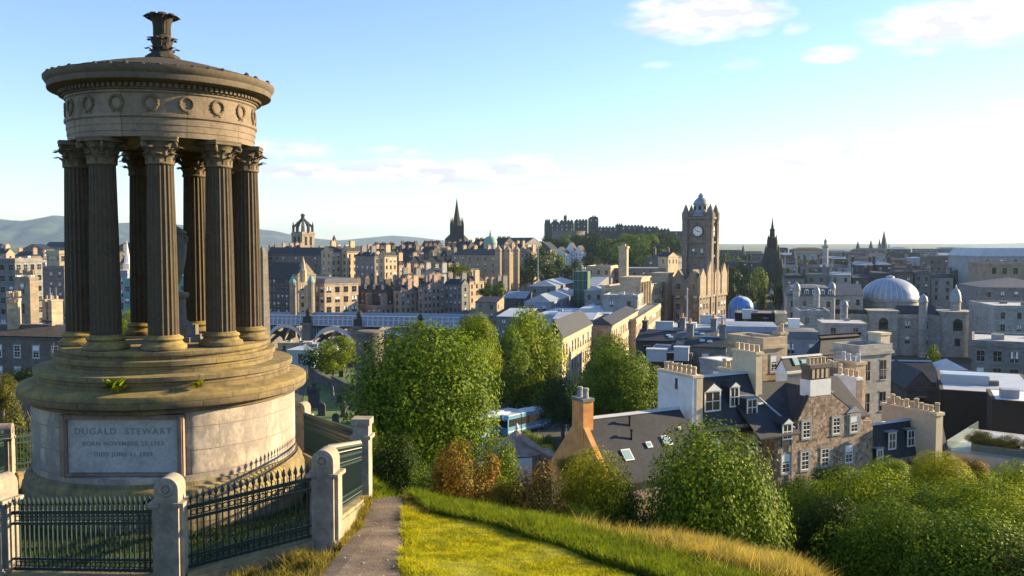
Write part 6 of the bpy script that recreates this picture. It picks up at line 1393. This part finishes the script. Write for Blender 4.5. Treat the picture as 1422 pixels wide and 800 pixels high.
def tree(name, label, u, vt, vb, hw, D, kind, mat, cat='tree', group=None, dy=None, trunk=True, rz=None, zg=None):
    pt, pb = at(u, vt, D), at(u, vb, D); hw = hw * (1.14 if D < 47 and cat == 'shrub' else 1.05); rx_ = hw / F * D; rzz = (pt.z - pb.z) / 2; x, y = pt.x, D
    g0 = hz(x, y) if zg is None else zg; g0 = min(g0, pb.z + .15)
    if D < 47 and cat in ('shrub', 'tree') and zg is None and hw > 12: pb.z = min(pb.z, g0 - .25 * (pt.z - pb.z) / 2) if pb.z - g0 < 4 else pb.z
    rzz = (pt.z - pb.z) / 2
    t = thing(name, label, cat, (x, y, g0), 0, group); tn[0] += 1
    me = CR[kind][tn[0] % len(CR[kind])]
    c = put('crown', me, t, (0, 0, (pt.z + pb.z) / 2 - g0), (tn[0] * 2.399 if rz is None else rz), (rx_, dy or rx_, rzz * .97))
    c.material_slots[0].link = 'OBJECT'; c.material_slots[0].material = MAT[mat]
    if trunk and not (cat == 'shrub' and D < 60):
        h_ = (pt.z + pb.z) / 2 - g0 + rzz * .25; put('trunk', TM[tn[0] % 2], t, (0, 0, -.3), tn[0], (min(h_ * .7, rx_ * 1.5), min(h_ * .7, rx_ * 1.5), h_ + .3))
    return t
T = tree
T('broadleaf_tree', 'largest tree, a broad green tree at the end of the path beside the railings', 586, 446, 668, 100, 48, 'round', 'leaf_mid', rz=2.6)
T('broadleaf_tree', 'bright green tree top rising behind the right shoulder of the largest tree', 660, 437, 540, 40, 78, 'tall', 'leaf_lime')
T('broadleaf_tree', 'tall green tree left of the sunlit corner block with columns', 736, 430, 578, 52, 165, 'tall', 'leaf_lime')
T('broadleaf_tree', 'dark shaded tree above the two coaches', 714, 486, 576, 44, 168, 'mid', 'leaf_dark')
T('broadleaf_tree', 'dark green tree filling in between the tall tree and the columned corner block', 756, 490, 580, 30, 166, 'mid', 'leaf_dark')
T('broadleaf_tree', 'green tree with lit top between the largest tree and the tall tree', 702, 452, 560, 34, 158, 'mid', 'leaf_mid')
T('broadleaf_tree', 'wide dark green tree behind the orange chimney and white gable', 856, 466, 608, 64, 118, 'large', 'leaf_mid')
T('broadleaf_tree', 'small dark rounded tree just left of the orange chimney', 782, 526, 600, 36, 142, 'mid', 'leaf_dark')
T('broadleaf_tree', 'small tree with lit top in the burial ground beneath the bridge', 463, 466, 516, 35, 232, 'mid', 'leaf_lime')
T('broadleaf_tree', 'low dark tree below the bridge at the back of the burial ground', 446, 488, 520, 30, 236, 'far', 'leaf_dark')
T('broadleaf_tree', 'yellow green tree seen low between the left hand columns', 178, 428, 478, 18, 110, 'mid', 'leaf_lime')
T('shrub', 'sunlit yellowish shrub beyond the railings at the left edge', 22, 562, 640, 34, 36, 'bush', 'leaf_olive', 'shrub')
T('shrub', 'dark shrub low behind the railings at the left edge', 6, 600, 668, 40, 31, 'bush', 'leaf_dark', 'shrub')
T('shrub', 'low dark shrub in front of the dark stone building on the left', 60, 500, 545, 50, 80, 'mid', 'leaf_dark', 'shrub')
T('shrub', 'dark green shrub at the left edge in front of the dark building', 4, 520, 570, 24, 60, 'mid', 'leaf_olive', 'shrub')
# slope in front
T('shrub', 'reddish brown shrub under the right side of the largest tree', 648, 618, 700, 50, 23, 'bush', 'leaf_brown', 'shrub')
T('shrub', 'brown and yellow shrub in the middle of the slope before the orange house', 737, 645, 722, 56, 22, 'bush', 'leaf_brown', 'shrub')
T('shrub', 'rich green shrub between the two brown shrubs', 690, 610, 680, 36, 25, 'bush', 'leaf_mid', 'shrub')
T('shrub', 'yellow green bushy tree in front of the orange house', 828, 624, 742, 58, 22.5, 'round', 'leaf_yellow', 'shrub')
T('shrub', 'dark green undergrowth at the foot of the yellow green bushy tree', 858, 684, 754, 46, 21.8, 'bush', 'leaf_dark', 'shrub')
T('shrub', 'small yellow green shrub left of the yellow bushy tree', 694, 664, 712, 24, 22, 'bush', 'leaf_lime', 'shrub')
T('shrub', 'small lime shrub at the edge of the long grass', 806, 700, 750, 32, 21, 'bush', 'leaf_lime', 'shrub')
T('round_tree', 'big rounded bright green tree in front of the stone houses', 988, 588, 800, 106, 22.5, 'round', 'leaf_mid', rz=1.0)
T('shrub', 'dark scrub under the left side of the largest tree', 548, 606, 690, 46, 31, 'bush', 'leaf_dark', 'shrub')
T('shrub', 'shaded scrub at the foot of the largest tree', 612, 636, 694, 50, 29, 'bush', 'leaf_mid', 'shrub')
T('shrub', 'green shrub behind the far pillar of the railings', 520, 596, 660, 24, 36, 'bush', 'leaf_mid', 'shrub')
for u, vt, vb, hw, D, k, m, lb in [(1128, 668, 830, 66, 26.5, 'round', 'leaf_mid', 'green shrub just right of the big rounded tree, left end of the thicket'), (1206, 652, 830, 75, 25.7, 'round', 'leaf_lime', 'bright green shrub of the thicket below the rubble house'),
        (1306, 628, 720, 43, 29.6, 'round', 'leaf_yellow', 'rounded yellow green small tree before the concrete terrace block'), (1278, 676, 850, 82, 23.4, 'round', 'leaf_mid', 'dense green shrub in the middle of the thicket below the yellow small tree'),
        (1372, 664, 850, 82, 22.6, 'round', 'leaf_lime', 'light green shrub of the thicket near the right edge'), (1416, 640, 760, 44, 31.2, 'bush', 'leaf_lime', 'yellowish shrub at the right edge below the terrace block'),
        (1236, 636, 700, 36, 35.9, 'bush', 'leaf_lime', 'yellow tipped shrub against the low cottage'), (1166, 650, 712, 40, 37.4, 'bush', 'leaf_dark', 'dark green hedge at the foot of the rubble house'),
        (1108, 660, 720, 26, 35.9, 'bush', 'leaf_dark', 'dark shrub squeezed between the big round tree and the rubble house'), (1352, 712, 900, 96, 19.5, 'round', 'leaf_mid', 'lowest green shrub of the thicket at the bottom right'),
        (1190, 732, 880, 87, 21.8, 'round', 'leaf_mid', 'dark green shrub at the bottom of the thicket right of the long grass'), (1440, 742, 900, 60, 18.7, 'bush', 'leaf_olive', 'olive shrub in the bottom right corner'),
        (1246, 700, 850, 69, 21.1, 'round', 'leaf_mid', 'broad green shrub filling the thicket left of its lowest shrub'), (1400, 690, 860, 69, 21.1, 'round', 'leaf_lime', 'leafy lime shrub low at the right edge of the photo'), (1150, 690, 830, 52, 23.4, 'round', 'leaf_dark', 'dark shaded shrub in the thicket beside the big rounded tree'), (1340, 668, 800, 57, 25.0, 'round', 'leaf_mid', 'green shrub right of the rounded yellow small tree'),
        (1348, 636, 690, 24, 40.6, 'bush', 'leaf_brown', 'rusty brown shrub in front of the terrace block opening')]:
    T('shrub', lb, u, vt, vb, hw, D, k, m, 'shrub')
for u, vt, vb, hw, D, m, lb in [(736, 598, 626, 20, 104, 'leaf_lime', 'lime green garden bush right of the coaches'), (762, 602, 640, 15, 100, 'leaf_olive', 'greyish garden bush beside the orange gable'), (752, 618, 650, 20, 95, 'leaf_lime', 'yellow green garden bush behind the stone outbuilding'), (822, 596, 640, 14, 88, 'leaf_mid', 'green creeper bush behind the orange house'),
        (792, 630, 668, 22, 66, 'leaf_olive', 'pale bush at the foot of the orange gable')]:
    T('shrub', lb, u, vt, vb, hw, D, 'mid', m, 'shrub')
for k, (lx, ly) in enumerate([(2.4, 2.6), (4.8, 2.6), (7.2, 2.6)]):
    w0 = tb.matrix_basis @ Vector((-wt + lx, ly, 0)); pz = tb.location.z + ht_ + .6; D_ = w0.y; u_ = CX + F * 1.0012 * w0.x / D_; vb_ = HZ - pz / D_ * F
    T('roof_shrub', ['left hand planting on the concrete roof terrace', 'middle planting on the concrete roof terrace', 'right hand planting on the concrete roof terrace'][k], u_, vb_ - 22, vb_, 20, D_, 'mid', 'leaf_olive', 'shrub', trunk=False, zg=pz)
# trees further off
far = [(832, 322, 366, 22, 960), (846, 332, 370, 22, 940), (815, 328, 352, 16, 1000), (870, 336, 372, 24, 900), (894, 332, 372, 22, 880), (914, 334, 366, 20, 840), (782, 333, 348, 20, 960), (800, 334, 346, 16, 980), (858, 330, 350, 18, 1020), (880, 326, 344, 14, 1080), (904, 322, 340, 14, 1060), (922, 324, 346, 14, 1000), (938, 332, 360, 14, 900),
       (740, 352, 400, 20, 640), (764, 362, 404, 22, 600), (784, 368, 402, 20, 560), (722, 368, 404, 16, 600), (800, 360, 396, 14, 620), (820, 352, 380, 14, 700), (752, 342, 372, 14, 780), (774, 350, 380, 14, 740),
       (642, 366, 390, 22, 500), (628, 372, 392, 14, 505), (690, 392, 412, 18, 410), (676, 400, 414, 14, 415), (712, 402, 416, 12, 405), (880, 350, 376, 16, 700), (900, 354, 378, 16, 680),
       (1018, 372, 422, 16, 560), (1036, 380, 424, 14, 540), (1050, 370, 424, 14, 600), (1092, 372, 426, 16, 560), (1108, 384, 420, 14, 480), (1012, 392, 430, 12, 470), (1082, 396, 432, 14, 470), (1058, 400, 434, 12, 480), (1004, 366, 400, 12, 640), (1124, 372, 398, 14, 520), (1030, 364, 396, 14, 640), (1076, 366, 400, 14, 660),
       (1008, 352, 372, 12, 900), (1020, 354, 372, 12, 880), (1046, 352, 372, 14, 860), (1100, 356, 374, 14, 820), (1116, 360, 380, 12, 700), (1180, 362, 378, 12, 640), (1370, 470, 500, 14, 205), (1296, 478, 506, 12, 210)]
wr = random.Random(5)
for k in range(85):
    u_ = wr.uniform(760, 945); f_ = (u_ - 760) / 185; vt_ = wr.uniform(325 - 2 * f_, 352); far.append((u_, vt_, vt_ + wr.uniform(16, 24), wr.uniform(9, 16), wr.uniform(960, 1075) - 60 * f_))
for (u, vt, vb, hw, D) in far:
    grp = 'trees on the castle slopes' if D > 780 and u < 960 else ('trees in the valley gardens' if u < 960 else 'trees round the gothic monument')
    lb = {'trees on the castle slopes': 'dark green tree on the wooded slope beneath the castle', 'trees in the valley gardens': 'dark green tree among the old stone tenements of the valley', 'trees round the gothic monument': 'dark green tree among the buildings round the gothic monument'}[grp]
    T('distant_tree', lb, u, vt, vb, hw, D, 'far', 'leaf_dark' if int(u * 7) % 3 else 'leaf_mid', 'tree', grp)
# ferns growing on the monument ledge
def tuft(name, label, phi_deg, r, z, s, n, mat):
    a = phi(phi_deg); x, y = MONX + r * math.cos(a), MONY + r * math.sin(a)
    t = thing(name, label, 'plant', (x, y, z)); r_ = np.random.default_rng(int(phi_deg * 10) + 500); V = []; 
    for i in range(n):
        b = r_.uniform(0, 6.28); L = s * r_.uniform(.5, 1.1); o = np.array([math.cos(b), math.sin(b), 0]); up = r_.uniform(.25, 1.1)
        p0 = np.array([0, 0, 0.0]) + r_.normal(size=3) * s * .22 * np.array([1, 1, .3]); tip = p0 + (o * .8 + np.array([0, 0, up])) * L; sd_ = np.cross(o, [0, 0, 1]) * L * .16; mid_ = (p0 + tip) / 2 + np.array([0, 0, .12 * L])
        V += [p0, mid_ - sd_, tip, mid_ + sd_]
    put('frond', npmesh('frond', np.array(V), np.arange(4 * n).reshape(n, 4), [mat]), t); return t
tuft('fern', 'bright green fern growing on the monument ledge above the inscription', -20, 3.02, -3.02, .26, 150, 'leaf_lime')
tuft('fern', 'small yellow green plant on the monument ledge near the middle', 11, 3.0, -3.04, .17, 70, 'leaf_yellow')

# ------------------------------------------------------------------ grass
def in_poly(P, x, y):
    c = np.zeros(len(x), bool); n = len(P)
    for i in range(n):
        (x0, y0), (x1, y1) = P[i], P[(i + 1) % n]
        if y0 == y1: continue
        m = ((y0 > y) != (y1 > y)) & (x < (x1 - x0) * (y - y0) / (y1 - y0) + x0); c ^= m
    return c
def grass(name, label, uv, n, h, wd, mat, lean=.5, seed=1, excl=(), world=False, clump=0, lift=.03):
    P = [p if world else ground_hit(*p) for p in uv]; r_ = np.random.default_rng(seed)
    xs = [p[0] for p in P]; ys = [p[1] for p in P]
    x = r_.uniform(min(xs), max(xs), n * 6); y = r_.uniform(min(ys), max(ys), n * 6)
    m = in_poly(P, x, y)
    for E in excl: m &= ~in_poly(E, x, y)
    if clump: 
        f = np.sin(x * 5.1 + 2 * np.sin(y * 3.7)) + np.sin(y * 6.3 + 2 * np.sin(x * 4.1)); m &= (f + r_.normal(0, .8, len(x))) > clump
    x, y = x[m][:n], y[m][:n]; n = len(x)
    z = hgt(x, y) + lift + np.clip((60 - y) / 30, 0, 1) * .05 * np.sin(x * 1.7 + np.sin(y * 1.1)) * np.sin(y * 1.9) - .02
    H_ = h[0] + (h[1] - h[0]) * r_.random(n) ** 1.3; H_ *= .75 + .5 * (np.sin(x * 2.1) * np.sin(y * 1.7) * .5 + .5)
    a = r_.uniform(0, 6.28, n); b = a + r_.normal(0, .6, n); ln = np.abs(r_.normal(lean, .3, n)) * H_
    ox, oy = np.cos(a) * wd / 2, np.sin(a) * wd / 2; lx, ly = -np.sin(b) * ln + .10 * H_, np.cos(b) * ln
    def pt(t, s): return np.stack([x + ox * s * (1 - t ** 2 * .8) + lx * t ** 2, y + oy * s * (1 - t ** 2 * .8) + ly * t ** 2, z + H_ * t * (1 - .12 * t)], 1)
    V = np.stack([pt(0, -1), pt(0, 1), pt(.5, 1), pt(.5, -1), pt(1, .5), pt(1, -.5)], 1).reshape(-1, 3)
    k = np.arange(n)[:, None] * 6
    Fq = np.concatenate([k + np.array([[0, 1, 2, 3]]), k + np.array([[3, 2, 4, 5]])])
    o = stuff(put(name, npmesh(name, V, Fq, [mat]))); o['label'] = label; o['category'] = 'grass'; return o
grass('lawn_grass', 'short mown yellow green grass of the bright lawn', LAWN_UV, 170000, (.025, .07), .013, 'grass_lawn', .5, 2)
grass('lawn_tufts', 'small clumps of longer grass scattered over the bright lawn', LAWN_UV, 40000, (.04, .095), .013, 'grass_lawn', .6, 12, clump=.9)
grass('long_grass', 'long green grass on the slope beyond the lawn', [(-2.35, 19.6), (-1.6, 17.0), (.1, 15.05), (1.8, 12.5), (2.5, 11.4), (3.6, 11.8), (2.3, 14.4), (2.4, 16.6), (.5, 18.8), (-2, 21.5)], 100000, (.08, .30), .014, 'grass_green', .5, 3, excl=[PATH], world=True)
grass('dry_grass', 'tall golden dry grass at the foot of the big rounded tree', [(2.2, 14.9), (3.0, 13.2), (4.0, 12.0), (5.4, 10.8), (6.4, 11.4), (6.2, 13.2), (4.8, 15.2), (3.0, 16.4), (2.2, 16.0)], 60000, (.14, .46), .010, 'grass_hay', .35, 4, world=True, clump=-1.2)
grass('dry_grass', 'thin straw coloured stalks mixed into the edge of the long green grass', [(.9, 16.2), (2.4, 13.2), (3.9, 11.2), (6.6, 10.6), (7.2, 13.2), (5.2, 16.0), (2.8, 17.6)], 16000, (.12, .50), .009, 'grass_hay', .4, 14, world=True, clump=.2)
grass('long_grass', 'green grass bank at the bottom right below the thicket', [(4.8, 12.0), (6.2, 10.6), (10, 11.5), (13, 16), (9, 17), (6.0, 14.0)], 60000, (.10, .32), .015, 'grass_green', .5, 5, world=True)
grass('dry_grass', 'pale tussocky grass strip above the lawn beside the path', [(-2.5, 19.8), (-1.9, 19.0), (-1.3, 17.8), (-1.2, 17.0), (-2.0, 16.6), (-2.1, 17.6)], 12000, (.03, .12), .013, 'grass_dry', .5, 6, excl=[PATH], world=True)
grass('verge_grass', 'dry tufted grass along the kerb of the railings', [(300, 812), (436, 772), (466, 752), (494, 716), (514, 688), (521, 688), (518, 708), (500, 738), (474, 772), (440, 806), (400, 860), (280, 860)], 14000, (.04, .20), .013, 'grass_dry', .6, 7, clump=.1)
grass('verge_grass', 'ragged grass along the right edge of the path', [(552, 880), (553, 800), (558, 740), (557, 708), (568, 708), (582, 722), (578, 800), (586, 880)], 12000, (.03, .16), .012, 'grass_lawn', .7, 8, clump=-.2)
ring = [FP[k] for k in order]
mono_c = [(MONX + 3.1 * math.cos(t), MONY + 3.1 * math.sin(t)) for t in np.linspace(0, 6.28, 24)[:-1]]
grass('enclosure_grass', 'rough grass growing inside the railings round the drum', ring, 22000, (.03, .13), .013, 'leaf_dark', .6, 9, world=True, excl=[mono_c])  # dark leaf colour puts the monument's shade into this grass
grass('slope_grass', 'rough grass on the steep slope among the shrubs', [(-3.2, 19.6), (-2, 20.8), (.5, 18.4), (2.6, 16.5), (4.8, 15.3), (7, 13.4), (13, 14), (17, 26), (10, 36), (-4, 34), (-4.5, 22)], 200000, (.12, .36), .022, 'grass_green', .5, 10, world=True)

# loose stones on the path
r_ = np.random.default_rng(77); xs = [p[0] for p in PATH]; ys = [p[1] for p in PATH]
x = r_.uniform(min(xs), max(xs), 9000); y = r_.uniform(min(ys), max(ys), 9000); m = in_poly(PATH, x, y); x, y = x[m][:2600], y[m][:2600]; n = len(x)
z = hgt(x, y) + .047 + .05 * np.sin(x * 1.7 + np.sin(y * 1.1)) * np.sin(y * 1.9); sz = r_.uniform(.006, .022, n) * (1 + 1.4 * (r_.random(n) < .06))
O = np.array([[1, 0, 0], [0, 1, 0], [-1, 0, 0], [0, -1, 0], [0, 0, .7], [0, 0, -.5]]); V = np.stack([x, y, z], 1)[:, None, :] + O[None] * sz[:, None, None] * r_.uniform(.6, 1.3, (n, 6, 1))
Fq = (np.arange(n)[:, None, None] * 6 + np.array([[0, 1, 4], [1, 2, 4], [2, 3, 4], [3, 0, 4], [1, 0, 5], [2, 1, 5], [3, 2, 5], [0, 3, 5]])[None]).reshape(-1, 3)
o = stuff(put('path_gravel', npmesh('path_gravel', V.reshape(-1, 3), Fq, ['concrete']))); o['label'] = 'small loose stones scattered over the dirt path'; o['category'] = 'gravel'
